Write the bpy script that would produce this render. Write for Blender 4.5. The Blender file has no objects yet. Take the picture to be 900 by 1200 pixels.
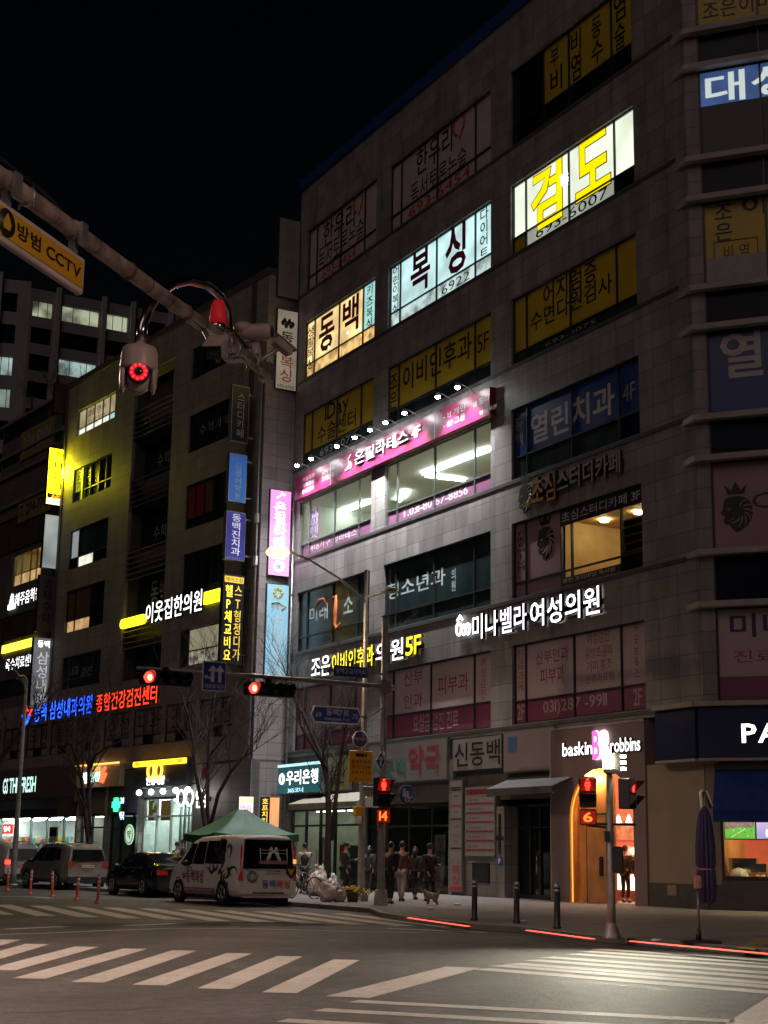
import bpy, math, random
from math import radians, sin, cos, pi, atan2, sqrt
from mathutils import Vector, Matrix, noise as mnoise

S = bpy.context.scene
COL = S.collection
rnd = random.Random(7)

# ------------------------------------------------------------------ camera
EYE = 1.45                      # metres above the road
F_PX, CX, CY = 1780.0, 450.0, 600.0
CAM_M = Matrix.Rotation(pi/2 + radians(12.77), 4, 'X') @ Matrix.Rotation(radians(.926), 4, 'Z')
cd = bpy.data.cameras.new('camera')
cam = bpy.data.objects.new('camera', cd); COL.objects.link(cam)
cam.matrix_world = Matrix.Translation((0, 0, EYE)) @ CAM_M
cd.sensor_fit = 'VERTICAL'; cd.sensor_height = 36.0; cd.lens = F_PX/1200*36.0
cd.clip_start = .1; cd.clip_end = 2000
S.camera = cam

# ------------------------------------------------------------------ world, night glow, exposure
W = bpy.data.worlds.new('World'); S.world = W; W.use_nodes = True
nt = W.node_tree
sky = nt.nodes.new('ShaderNodeTexSky'); sky.sky_type = 'NISHITA'; sky.sun_disc = False
sky.sun_elevation = radians(38); sky.sun_rotation = radians(205)
bg = nt.nodes['Background']; bg.inputs['Strength'].default_value = .00035
nt.links.new(sky.outputs[0], bg.inputs[0])
sd = bpy.data.lights.new('night_glow', 'SUN'); sd.energy = .19; sd.angle = radians(40); sd.color = (1, .73, .68)
so = bpy.data.objects.new('night_glow', sd); COL.objects.link(so)
so.rotation_euler = Vector((cos(radians(38))*sin(radians(205)), cos(radians(38))*cos(radians(205)), sin(radians(38)))).to_track_quat('Z', 'Y').to_euler()
S.view_settings.view_transform = 'Standard'; S.view_settings.look = 'None'
S.view_settings.exposure = .35; S.view_settings.gamma = 1; S.view_settings.use_curve_mapping = False
S.render.engine = 'CYCLES'
cy = S.cycles
cy.use_denoising = True; cy.use_light_tree = True; cy.max_bounces = 5; cy.diffuse_bounces = 3
cy.glossy_bounces = 3; cy.transmission_bounces = 4; cy.transparent_max_bounces = 12
cy.sample_clamp_indirect = 3; cy.caustics_reflective = False; cy.caustics_refractive = False

# ------------------------------------------------------------------ where things stand
def ray(px, py): return (CAM_M @ Vector((px-CX, -(py-CY), -F_PX, 0))).to_3d()
def ground(px, py, z=0.0):
    d = ray(px, py); t = (z-EYE)/d.z
    return Vector((d.x*t, d.y*t, z))
def at_depth(px, py, dist):
    d = ray(px, py); t = dist/d.y
    return Vector((d.x*t, dist, EYE+d.z*t))
class Frame:
    """an upright plane: local X runs along it, local Y into it, Z up"""
    def __init__(s, o, ang):
        s.o = Vector((o[0], o[1], 0)); s.ang = ang
        s.x = Vector((cos(ang), sin(ang), 0)); s.y = Vector((-sin(ang), cos(ang), 0))
    def hit(s, px, py, off=0.0):
        d = ray(px, py); o = s.o + s.y*off - Vector((0, 0, EYE)); t = o.dot(s.y)/d.dot(s.y)
        p = d*t + Vector((0, 0, EYE))
        return (p-s.o).dot(s.x), p.z
    def rect(s, x0, y0, x1, y1, off=0.0):
        """upper left and lower right corner -> (u0, z0, u1, z1)"""
        a = s.hit(x0, y0, off); b = s.hit(x1, y1, off)
        return (a[0], b[1], b[0], a[1])
    def pt(s, u, z=0, y=0): return s.o + s.x*u + s.y*y + Vector((0, 0, z))
    def perp(s, u): return Frame(s.pt(u), s.ang + pi/2)
FA = Frame((6.265, 50.155), radians(-61.31))          # street face of the corner building
FC = Frame(FA.pt(6.55), radians(-22))                 # its chamfered corner
FB = Frame(FA.pt(-22.0, 0, -1.6), radians(-55))       # clinic building further down the street
KERB = .12

# ------------------------------------------------------------------ materials
MATS = {}
def nodes_of(name):
    m = bpy.data.materials.new(name); m.use_nodes = True
    n = m.node_tree
    return m, n, n.nodes['Principled BSDF']
def M(name, rgb=(.5, .5, .5), rough=.6, metal=0.0, var=.12, scale=3.0, spec=.5, bump=0.0):
    """painted / moulded surface with uneven colour and gloss"""
    if name in MATS: return MATS[name]
    m, n, b = nodes_of(name)
    tc = n.nodes.new('ShaderNodeTexCoord'); nz = n.nodes.new('ShaderNodeTexNoise')
    nz.inputs['Scale'].default_value = scale; nz.inputs['Detail'].default_value = 5
    n.links.new(tc.outputs['Object'], nz.inputs['Vector'])
    mx = n.nodes.new('ShaderNodeMix'); mx.data_type = 'RGBA'
    mx.inputs[6].default_value = (*[c*(1-var) for c in rgb], 1); mx.inputs[7].default_value = (*[min(1, c*(1+var)) for c in rgb], 1)
    ct = n.nodes.new('ShaderNodeMapRange'); ct.inputs['From Min'].default_value = .33; ct.inputs['From Max'].default_value = .67
    n.links.new(nz.outputs['Fac'], ct.inputs['Value']); n.links.new(ct.outputs[0], mx.inputs[0]); n.links.new(mx.outputs[2], b.inputs['Base Color'])
    mr = n.nodes.new('ShaderNodeMapRange'); mr.inputs['To Min'].default_value = max(.02, rough-.08); mr.inputs['To Max'].default_value = min(1, rough+.08)
    n.links.new(nz.outputs['Fac'], mr.inputs['Value']); n.links.new(mr.outputs[0], b.inputs['Roughness'])
    b.inputs['Metallic'].default_value = metal; b.inputs['Specular IOR Level'].default_value = spec
    if bump:
        bp = n.nodes.new('ShaderNodeBump'); bp.inputs['Strength'].default_value = bump; bp.inputs['Distance'].default_value = .02
        n.links.new(nz.outputs['Fac'], bp.inputs['Height']); n.links.new(bp.outputs[0], b.inputs['Normal'])
    MATS[name] = m; return m
def E(name, rgb, strength, base=None, var=.0, scale=1.5):
    """something that gives off light"""
    if name in MATS: return MATS[name]
    m, n, b = nodes_of(name)
    b.inputs['Base Color'].default_value = (*(base or rgb), 1); b.inputs['Roughness'].default_value = .5
    b.inputs['Emission Strength'].default_value = strength
    b.inputs['Emission Color'].default_value = (*rgb, 1)
    tc = n.nodes.new('ShaderNodeTexCoord'); nz = n.nodes.new('ShaderNodeTexNoise'); nz.inputs['Scale'].default_value = scale
    n.links.new(tc.outputs['Object'], nz.inputs['Vector'])
    mx = n.nodes.new('ShaderNodeMix'); mx.data_type = 'RGBA'; v = max(var, .03)
    mx.inputs[6].default_value = (*[c*(1-v) for c in rgb], 1); mx.inputs[7].default_value = (*[c*(1+v) for c in rgb], 1)
    mr = n.nodes.new('ShaderNodeMapRange'); mr.inputs['From Min'].default_value = .36; mr.inputs['From Max'].default_value = .64
    n.links.new(nz.outputs['Fac'], mr.inputs['Value']); n.links.new(mr.outputs[0], mx.inputs[0]); n.links.new(mx.outputs[2], b.inputs['Emission Color'])
    MATS[name] = m; return m
def glass(name, tint=(.9, .95, .93), refl=.08):
    if name in MATS: return MATS[name]
    m, n, b = nodes_of(name); n.nodes.remove(b)
    t = n.nodes.new('ShaderNodeBsdfTransparent'); t.inputs[0].default_value = (*tint, 1)
    g = n.nodes.new('ShaderNodeBsdfGlossy'); g.inputs['Roughness'].default_value = .03
    tc = n.nodes.new('ShaderNodeTexCoord'); nz = n.nodes.new('ShaderNodeTexNoise'); nz.inputs['Scale'].default_value = 1.2
    mr = n.nodes.new('ShaderNodeMapRange'); mr.inputs['To Min'].default_value = refl*.7; mr.inputs['To Max'].default_value = refl*1.4
    n.links.new(tc.outputs['Object'], nz.inputs['Vector']); n.links.new(nz.outputs['Fac'], mr.inputs['Value'])
    x = n.nodes.new('ShaderNodeMixShader')
    n.links.new(mr.outputs[0], x.inputs[0]); n.links.new(t.outputs[0], x.inputs[1]); n.links.new(g.outputs[0], x.inputs[2])
    n.links.new(x.outputs[0], n.nodes['Material Output'].inputs[0])
    MATS[name] = m; return m
def tiles(name, rgb, tw, th, joint=.012, var=.18, rough=.55, grime=.25, shift=0.0, dark=.35):
    """stone cladding or paving: slabs with joints and weather streaks; x/z when upright, x/y when laid"""
    if name in MATS: return MATS[name]
    m, n, b = nodes_of(name)
    tc = n.nodes.new('ShaderNodeTexCoord'); sep = n.nodes.new('ShaderNodeSeparateXYZ'); cmb = n.nodes.new('ShaderNodeCombineXYZ')
    n.links.new(tc.outputs['Object'], sep.inputs[0])
    up = n.nodes.new('ShaderNodeMath'); up.operation = 'ADD'
    n.links.new(sep.outputs[0], up.inputs[0]); n.links.new(sep.outputs[1], up.inputs[1])
    n.links.new(up.outputs[0] if not name.startswith('paving') else sep.outputs[0], cmb.inputs[0])
    n.links.new(sep.outputs[2] if not name.startswith('paving') else sep.outputs[1], cmb.inputs[1])
    br = n.nodes.new('ShaderNodeTexBrick'); br.offset = shift; br.inputs['Scale'].default_value = 1
    br.inputs['Brick Width'].default_value = tw; br.inputs['Row Height'].default_value = th
    br.inputs['Mortar Size'].default_value = joint; br.inputs['Mortar Smooth'].default_value = .2; br.inputs['Bias'].default_value = 0
    br.inputs['Color1'].default_value = (*[c*(1-var) for c in rgb], 1); br.inputs['Color2'].default_value = (*[c*(1+var) for c in rgb], 1)
    br.inputs['Mortar'].default_value = (*[c*dark for c in rgb], 1)
    n.links.new(cmb.outputs[0], br.inputs['Vector'])
    mp = n.nodes.new('ShaderNodeMapping'); mp.inputs['Scale'].default_value = (1.1, 1.1, .25) if not name.startswith('paving') else (1, 1, 1)
    nz = n.nodes.new('ShaderNodeTexNoise'); nz.inputs['Scale'].default_value = 1.1; nz.inputs['Detail'].default_value = 8; nz.inputs['Roughness'].default_value = .65
    n.links.new(tc.outputs['Object'], mp.inputs[0]); n.links.new(mp.outputs[0], nz.inputs['Vector'])
    mr = n.nodes.new('ShaderNodeMapRange'); mr.inputs['From Min'].default_value = .3; mr.inputs['From Max'].default_value = .7
    mr.inputs['To Min'].default_value = 1-grime; mr.inputs['To Max'].default_value = 1+grime*.4
    n.links.new(nz.outputs['Fac'], mr.inputs['Value'])
    mu = n.nodes.new('ShaderNodeMix'); mu.data_type = 'RGBA'; mu.blend_type = 'MULTIPLY'; mu.inputs[0].default_value = 1
    n.links.new(br.outputs['Color'], mu.inputs[6]); n.links.new(mr.outputs[0], mu.inputs[7])
    n.links.new(mu.outputs[2], b.inputs['Base Color']); b.inputs['Roughness'].default_value = rough
    bp = n.nodes.new('ShaderNodeBump'); bp.inputs['Strength'].default_value = .4; bp.inputs['Distance'].default_value = .01; bp.invert = True
    n.links.new(br.outputs['Fac'], bp.inputs['Height']); n.links.new(bp.outputs[0], b.inputs['Normal'])
    MATS[name] = m; return m
def asphalt(name, rgb, paint=False):
    m, n, b = nodes_of(name); L = n.links.new
    tc = n.nodes.new('ShaderNodeTexCoord')
    def nz(scale, det, lo, hi, f0=.3, f1=.7):
        q = n.nodes.new('ShaderNodeTexNoise'); q.inputs['Scale'].default_value = scale; q.inputs['Detail'].default_value = det; q.inputs['Roughness'].default_value = .68
        L(tc.outputs['Object'], q.inputs['Vector']); r = n.nodes.new('ShaderNodeMapRange'); r.inputs['From Min'].default_value = f0; r.inputs['From Max'].default_value = f1
        r.inputs['To Min'].default_value = lo; r.inputs['To Max'].default_value = hi; L(q.outputs['Fac'], r.inputs['Value']); return r.outputs[0]
    def mul(a, c):
        q = n.nodes.new('ShaderNodeMath'); q.operation = 'MULTIPLY'; L(a, q.inputs[0]); L(c, q.inputs[1]); return q.outputs[0]
    grain = mul(nz(26, 8, .35, 1.75), nz(4.5, 9, .55, 1.4, .36, .64)); blot = nz(.45, 9, .55, 1.42, .34, .66); mp = n.nodes.new('ShaderNodeMapping'); mp.inputs['Scale'].default_value = (.9, .08, 1); mp.inputs['Rotation'].default_value = (0, 0, .25)
    st = n.nodes.new('ShaderNodeTexNoise'); st.inputs['Scale'].default_value = 1; st.inputs['Detail'].default_value = 4; L(tc.outputs['Object'], mp.inputs[0]); L(mp.outputs[0], st.inputs['Vector'])
    sr = n.nodes.new('ShaderNodeMapRange'); sr.inputs['From Min'].default_value = .35; sr.inputs['From Max'].default_value = .65; sr.inputs['To Min'].default_value = .78; sr.inputs['To Max'].default_value = 1.15; L(st.outputs['Fac'], sr.inputs['Value'])
    val = mul(mul(grain, blot), sr.outputs[0])
    mu = n.nodes.new('ShaderNodeMix'); mu.data_type = 'RGBA'; mu.blend_type = 'MULTIPLY'; mu.inputs[0].default_value = 1; mu.inputs[6].default_value = (.075, .068, .064, 1); L(val, mu.inputs[7]); out = mu.outputs[2]
    if paint:                                        # traffic paint, worn through to the asphalt in places
        pg = mul(nz(9, 6, .78, 1.1), nz(.7, 5, .82, 1.08)); pm = n.nodes.new('ShaderNodeMix'); pm.data_type = 'RGBA'; pm.blend_type = 'MULTIPLY'; pm.inputs[0].default_value = 1; pm.inputs[6].default_value = (*rgb, 1); L(pg, pm.inputs[7])
        wear = nz(5.5, 9, 0, 1, .56, .70); w2 = mul(wear, nz(.6, 3, .0, 1.0, .35, .62)); mx = n.nodes.new('ShaderNodeMix'); mx.data_type = 'RGBA'; L(w2, mx.inputs[0]); L(pm.outputs[2], mx.inputs[6]); L(out, mx.inputs[7]); out = mx.outputs[2]
    L(out, b.inputs['Base Color']); b.inputs['Roughness'].default_value = .6 if not paint else .5
    bp = n.nodes.new('ShaderNodeBump'); bp.inputs['Strength'].default_value = .6; bp.inputs['Distance'].default_value = .012
    L(grain, bp.inputs['Height']); L(bp.outputs[0], b.inputs['Normal'])
    MATS[name] = m; return m

# ------------------------------------------------------------------ text outlines (built-in font)
TXT = {}; GLYPHS = {}
TS = bpy.data.scenes.new('lettering_shop'); TC = bpy.data.curves.new('lettering', 'FONT'); TO = bpy.data.objects.new('lettering', TC)
TS.collection.objects.link(TO); TC.size = 1; TC.resolution_u = 2; TC.space_line = 3
def load_glyphs(chars):
    """outline of each new character, once: (verts, faces, outward direction of each rim vertex)"""
    TC.body = '\n'.join(chars); TS.view_layers[0].update()
    me = bpy.data.meshes.new_from_object(TO.evaluated_get(TS.view_layers[0].depsgraph))
    vs = [(p.co.x, p.co.y) for p in me.vertices]; cells = {}
    for p in me.polygons: cells.setdefault(round((.3-sum(vs[i][1] for i in p.vertices)/len(p.vertices))/3.0), []).append(tuple(p.vertices))
    bpy.data.meshes.remove(me)
    for k, fs in cells.items():
        m = {}
        for q in fs:
            for i in q: m.setdefault(i, len(m))
        pts = [(vs[i][0], vs[i][1]+3.0*k) for i in m]; fl = [tuple(m[i] for i in q) for q in fs]; rim = {}
        for q in fl:
            for i in range(len(q)):
                e = (q[i], q[(i+1) % len(q)])
                if (e[1], e[0]) in rim: rim.pop((e[1], e[0]))
                else: rim[e] = 1
        ar = sum(pts[q[0]][0]*(pts[q[1]][1]-pts[q[2]][1])+pts[q[1]][0]*(pts[q[2]][1]-pts[q[0]][1])+pts[q[2]][0]*(pts[q[0]][1]-pts[q[1]][1]) for q in fl)
        nn = [Vector((0, 0)) for _ in pts]; sg = 1 if ar > 0 else -1
        for i, j in rim:
            d = Vector((pts[j][1]-pts[i][1], pts[i][0]-pts[j][0]))
            if d.length > 1e-9: d = d.normalized()*sg; nn[i] += d; nn[j] += d
        GLYPHS[chars[k]] = (pts, fl, [tuple(n.normalized()) if n.length > 1e-6 else (0, 0) for n in nn])
def text_geo(body, bold=.02, spacing=1.0, line=1.0):
    k = (body, bold)
    if k in TXT: return TXT[k]
    new = sorted({c for c in body if c not in ' \n' and c not in GLYPHS})
    if new: load_glyphs(new)
    v, f, lines = [], [], []
    for ln in body.split('\n'):
        x, items = 0.0, []
        for ch in ln:
            g = GLYPHS.get(ch)
            if g is None: x += .30; continue
            gx0, gx1 = min(p[0] for p in g[0]), max(p[0] for p in g[0])
            if ord(ch) > 0x2000: items.append((g, x)); x += .93
            else: items.append((g, x-gx0)); x += gx1-gx0+.075
        lines.append((items, x))
    for r, (items, w) in enumerate(lines):
        for g, x in items:
            b0 = len(v); v += [(p[0]+n[0]*bold+x-w/2, p[1]+n[1]*bold-r*.98) for p, n in zip(g[0], g[2])]; f += [tuple(b0+i for i in q) for q in g[1]]
    x0 = min(p[0] for p in v); x1 = max(p[0] for p in v); y0 = min(p[1] for p in v); y1 = max(p[1] for p in v)
    v = [((p[0]-x0)/(x1-x0), (p[1]-y0)/(y1-y0)) for p in v]
    used = {}                                      # outline edges for the returns
    for q in f:
        for i in range(len(q)):
            e = (q[i], q[(i+1) % len(q)]); r = (e[1], e[0])
            if r in used: used.pop(r)
            else: used[e] = 1
    TXT[k] = (v, f, list(used), (x1-x0)/(y1-y0)); return TXT[k]

# ------------------------------------------------------------------ mesh collector
class MB:
    def __init__(s, *mats): s.v = []; s.f = []; s.m = []; s.mats = list(mats); s.sm = []
    def add(s, vs, fs, mi=0, smooth=False):
        b = len(s.v); s.v += [tuple(p) for p in vs]
        for q in fs: s.f.append(tuple(b+i for i in q)); s.m.append(mi); s.sm.append(smooth)
        return s
    def box(s, x0, x1, y0, y1, z0, z1, mi=0):
        if x0 > x1: x0, x1 = x1, x0
        if y0 > y1: y0, y1 = y1, y0
        if z0 > z1: z0, z1 = z1, z0
        vs = [(x, y, z) for z in (z0, z1) for y in (y0, y1) for x in (x0, x1)]
        return s.add(vs, [(0, 2, 3, 1), (4, 5, 7, 6), (0, 1, 5, 4), (2, 6, 7, 3), (0, 4, 6, 2), (1, 3, 7, 5)], mi)
    def bbox(s, x0, x1, y0, y1, z0, z1, b=.02, mi=0):
        """box with chamfered upright and front edges"""
        poly = [(x0+b, z0), (x1-b, z0), (x1, z0+b), (x1, z1-b), (x1-b, z1), (x0+b, z1), (x0, z1-b), (x0, z0+b)]
        i = b*.7
        inn = [(x0+b+i*.4, z0+i), (x1-b-i*.4, z0+i), (x1-i, z0+b+i*.4), (x1-i, z1-b-i*.4), (x1-b-i*.4, z1-i), (x0+b+i*.4, z1-i), (x0+i, z1-b-i*.4), (x0+i, z0+b+i*.4)]
        vs = [(x, y0, z) for x, z in inn] + [(x, y0+i, z) for x, z in poly] + [(x, y1, z) for x, z in poly]
        fs = [tuple(range(8)), tuple(range(23, 15, -1))]
        for r in (0, 8):
            for k in range(8): fs.append((r+k, r+8+k, r+8+(k+1) % 8, r+(k+1) % 8))
        return s.add(vs, fs, mi)
    def quad(s, pts, mi=0): return s.add(pts, [tuple(range(len(pts)))], mi)
    def slab(s, poly, y0, y1, mi=0):
        """upright outline [(x,z)] given depth"""
        k = len(poly)
        vs = [(x, y0, z) for x, z in poly]+[(x, y1, z) for x, z in poly]
        return s.add(vs, [tuple(range(k)), tuple(range(2*k-1, k-1, -1))]+[(i, k+i, k+(i+1) % k, (i+1) % k) for i in range(k)], mi)
    def plate(s, poly, z0, z1, mi=0):
        k = len(poly)
        vs = [(x, y, z1) for x, y in poly]+[(x, y, z0) for x, y in poly]
        return s.add(vs, [tuple(range(k)), tuple(range(2*k-1, k-1, -1))]+[(i, k+i, k+(i+1) % k, (i+1) % k) for i in range(k)], mi)
    def tube(s, pts, r, n=8, mi=0, caps=True, smooth=True):
        pts = [Vector(p) for p in pts]; rs = r if isinstance(r, (list, tuple)) else [r]*len(pts)
        vs = []; up = None
        for i, p in enumerate(pts):
            d = (pts[min(i+1, len(pts)-1)]-pts[max(i-1, 0)]).normalized()
            if up is None: up = d.orthogonal().normalized()
            up = (up - d*up.dot(d))
            up = up.normalized() if up.length > 1e-6 else d.orthogonal().normalized()
            w = d.cross(up)
            vs += [p+(up*cos(2*pi*k/n)+w*sin(2*pi*k/n))*rs[i] for k in range(n)]
        fs = [(i*n+k, i*n+(k+1) % n, (i+1)*n+(k+1) % n, (i+1)*n+k) for i in range(len(pts)-1) for k in range(n)]
        s.add(vs, fs, mi, smooth)
        if caps:
            b = len(s.v)-len(vs)
            s.f.append(tuple(b+k for k in range(n-1, -1, -1))); s.m.append(mi); s.sm.append(False)
            s.f.append(tuple(b+(len(pts)-1)*n+k for k in range(n))); s.m.append(mi); s.sm.append(False)
        return s
    def lathe(s, prof, n=16, c=(0, 0, 0), mi=0, axis='Z', smooth=True):
        vs = []
        for r, h in prof:
            for k in range(n):
                a = 2*pi*k/n; q = (r*cos(a), r*sin(a), h)
                if axis == 'Y': q = (q[0], h, q[1])
                if axis == 'X': q = (h, q[0], q[1])
                vs.append((q[0]+c[0], q[1]+c[1], q[2]+c[2]))
        fs = [(i*n+k, i*n+(k+1) % n, (i+1)*n+(k+1) % n, (i+1)*n+k) for i in range(len(prof)-1) for k in range(n)]
        fs += [tuple(range(n-1, -1, -1)), tuple((len(prof)-1)*n+k for k in range(n))]
        return s.add(vs, fs, mi, smooth)
    def ball(s, c, r, n=10, m=7, mi=0, jit=0.0, seed=0):
        rr = r if isinstance(r, (tuple, list)) else (r, r, r); vs = []
        for i in range(m+1):
            t = pi*i/m
            for k in range(n):
                a = 2*pi*k/n; d = Vector((sin(t)*cos(a), sin(t)*sin(a), cos(t)))
                q = 1+jit*mnoise.noise(d*1.7+Vector((seed*3.1, 0, 0))) + jit*.5*mnoise.noise(d*4.3+Vector((0, seed*2.1, 0)))
                vs.append((c[0]+d.x*rr[0]*q, c[1]+d.y*rr[1]*q, c[2]+d.z*rr[2]*q))
        fs = [(i*n+k, (i+1)*n+k, (i+1)*n+(k+1) % n, i*n+(k+1) % n) for i in range(m) for k in range(n)]
        return s.add(vs, fs, mi, True)
    def text(s, body, r, y, d=.01, mi=0, bold=.02, side=None, fit=True, spacing=1.0, line=1.0):
        """letters filling r=(u0,z0,u1,z1), front at y-d, back at y"""
        v, f, e, asp = text_geo(body, bold, spacing, line); u0, z0, u1, z1 = r
        if not fit:                                # keep the letters' own proportions, centred
            w = (z1-z0)*asp
            if w > u1-u0: h = (u1-u0)/asp; z0, z1 = (z0+z1-h)/2, (z0+z1+h)/2
            else: u0, u1 = (u0+u1-w)/2, (u0+u1+w)/2
        k = len(v)
        fr = [(u0+a*(u1-u0), y-d, z0+b*(z1-z0)) for a, b in v]
        s.add(fr, f, mi)
        if d > .004: s.add(fr+[(p[0], y, p[2]) for p in fr], [(q, p, p+k, q+k) for p, q in e], mi if side is None else side)
        return s
    def build(s, name, parent=None, loc=None, rz=0.0):
        me = bpy.data.meshes.new(name); me.from_pydata(s.v, [], s.f)
        for m in s.mats: me.materials.append(m)
        me.polygons.foreach_set('material_index', s.m); me.polygons.foreach_set('use_smooth', s.sm); me.update()
        o = bpy.data.objects.new(name, me); COL.objects.link(o)
        if parent: o.parent = parent
        if loc is not None: o.location = loc
        o.rotation_euler = (0, 0, rz); return o
def tag(o, label, cat, group=None, kind=None):
    if label: o['label'] = label
    if cat: o['category'] = cat
    if group: o['group'] = group
    if kind: o['kind'] = kind
    return o
def thing(name, label, cat, loc=(0, 0, 0), rz=0.0, group=None):
    o = bpy.data.objects.new(name, None); COL.objects.link(o); o.empty_display_size = .2
    o.location = loc; o.rotation_euler = (0, 0, rz); return tag(o, label, cat, group)
def thing_on(name, label, cat, fr, u, z=0, y=0, group=None): return thing(name, label, cat, fr.pt(u, z, y), fr.ang, group)
def copy_tree(o, parent=None):
    c = o.copy(); COL.objects.link(c)
    if parent: c.parent = parent
    for ch in list(o.children): copy_tree(ch, c)
    return c
def spot(name, parent, loc, target, power, size, color, blend=.6, rad=.05):
    l = bpy.data.lights.new(name, 'SPOT'); l.energy = power; l.spot_size = radians(size); l.spot_blend = blend; l.color = color; l.shadow_soft_size = rad
    o = bpy.data.objects.new(name, l); COL.objects.link(o); o.parent = parent; o.location = loc
    o.rotation_euler = (Vector(loc)-Vector(target)).to_track_quat('Z', 'Y').to_euler(); return o
def wall_with_holes(mb, u0, u1, z0, z1, holes, y=0.0, depth=.25, mi=0, ri=0):
    """wall face at y with rectangular openings and their reveals"""
    us = sorted({u0, u1, *[h[0] for h in holes], *[h[2] for h in holes]}); zs = sorted({z0, z1, *[h[1] for h in holes], *[h[3] for h in holes]})
    us = [u for u in us if u0 <= u <= u1]; zs = [z for z in zs if z0 <= z <= z1]
    for a, b in zip(us, us[1:]):
        for c, d in zip(zs, zs[1:]):
            m, n = (a+b)/2, (c+d)/2
            if any(h[0] < m < h[2] and h[1] < n < h[3] for h in holes): continue
            mb.quad([(a, y, c), (b, y, c), (b, y, d), (a, y, d)], mi)
    for h in holes:
        a, c, b, d = h[:4]; e = y+depth
        mb.quad([(a, y, c), (a, y, d), (a, e, d), (a, e, c)], ri); mb.quad([(b, y, c), (b, e, c), (b, e, d), (b, y, d)], ri)
        mb.quad([(a, y, c), (a, e, c), (b, e, c), (b, y, c)], ri); mb.quad([(a, y, d), (b, y, d), (b, e, d), (a, e, d)], ri)
# ================================================================== SETTING
m_asph = asphalt('asphalt', (.075, .068, .064)); m_paint = asphalt('road_paint', (.62, .57, .52), True)
m_pave = tiles('paving_blocks', (.20, .18, .17), .4, .2, .008, .16, .75, .3, .5)
m_kerb = tiles('kerb_granite', (.30, .28, .26), 1.0, 1.0, .01, .12, .7, .3)
MB(m_asph).quad([(-700, -200, 0), (700, -200, 0), (700, 1200, 0), (-700, 1200, 0)]).build('ground')['kind'] = 'structure'
# pavement in front of the shops: kerb line runs along the street, turns at the crossing and follows the chamfer
K0 = ground(352, 1062.5); KD = Vector((-sin(radians(30)), cos(radians(30)), 0)); KE = Vector((-sin(radians(35)), cos(radians(35)), 0))
kl = [ground(*p) for p in ((352, 1062.5), (440, 1070), (453, 1075.5), (478, 1079.5), (560, 1089.5), (617, 1093.5), (690, 1102.5), (740, 1107), (900, 1121))]
kerb_line = [K0+KD*11+KE*90, K0+KD*11] + kl + [kl[-1]+(kl[-1]-kl[-2]).normalized()*12]
back = [Vector((34, 60, 0)), Vector((30, 180, 0)), Vector((-40, 210, 0)), Vector((-70, 170, 0))]
poly = [(p.x, p.y) for p in kerb_line + back]
MB(m_pave).plate(poly, .0, KERB).build('pavement')['kind'] = 'structure'
kb = MB(m_kerb)
def offset_line(line, d):
    out = []
    for i, p in enumerate(line):
        t = (line[min(i+1, len(line)-1)]-line[max(i-1, 0)]).normalized(); out.append(p+Vector((t.y, -t.x, 0))*d)
    return out
for a, b, c, d in zip(kerb_line, kerb_line[1:], offset_line(kerb_line, .17), offset_line(kerb_line, .17)[1:]):
    kb.add([(a.x, a.y, 0), (b.x, b.y, 0), (d.x, d.y, 0), (c.x, c.y, 0)] + [(q.x, q.y, KERB+.004) for q in (a, b, d, c)], [(4, 5, 6, 7), (0, 1, 5, 4), (3, 2, 6, 7), (2, 3, 7, 6)])
kb.build('kerb')['kind'] = 'structure'
def stripe(mb, pts): mb.quad([(p.x, p.y, .004) for p in pts])
rp = MB(m_paint)
# crossing nearest the camera: bars 0.38 m wide and 5.7 m long
for i, (x0, y0, x1, y1) in enumerate([(-5.95, 22.2, -6.1, 26.2), (-5.32, 21.6, -5.4, 25.1), (-4.66, 19.6, -4.52, 24.6), (-4.03, 18.4, -3.72, 24.3), (-3.28, 18.0, -2.93, 24.05), (-2.55, 17.76, -2.05, 23.6), (-1.78, 17.43, -1.27, 23.1), (-1.04, 17.05, -.43, 22.55), (-.30, 16.68, 1.17, 21.4)]):
    t = Vector((x1-x0, y1-y0, 0)).normalized(); n = Vector((t.y, -t.x, 0))*(.19 if i < 8 else .24)
    a, b = Vector((x0, y0, 0)), Vector((x1, y1, 0)); stripe(rp, [a-n, a+n, b+n, b-n])
# crossing under the bright lamp, bars fanning to the right
d0 = Vector((3.1, -3.03, 0)).normalized()
le = [ground(450+x/2, 1000+y/2) for x, y in ((500, 225), (470, 230), (440, 236), (380, 243.5), (345, 250.5), (300, 258.5), (265, 263), (225, 271))]
for i, p in enumerate(le):
    n = Vector((d0.y, -d0.x, 0))*.2; stripe(rp, [p-n, p+n, p+d0*5.6+n, p+d0*5.6-n])
for a, b in (((415, 1173.5), (860, 1197)), ((374, 1183.5), (800, 1207)), ((331, 1196), (760, 1220))):
    p, q = ground(*a), ground(*b); t = (q-p).normalized(); n = Vector((t.y, -t.x, 0))*.15; stripe(rp, [p-n, p+n, q+n, q-n])
stripe(rp, [ground(850, 1200), ground(940, 1215), ground(940, 1160), ground(900, 1169)])
# far crossing over the side street
for i in range(11):
    a = Vector((-11.2+i*1.02, 42.9-i*.27, 0)); t = Vector((3.05, -7.9, 0)).normalized(); n = Vector((t.y, -t.x, 0))*.24
    stripe(rp, [a-n, a+n, a+t*7.3+n, a+t*7.3-n])
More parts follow.
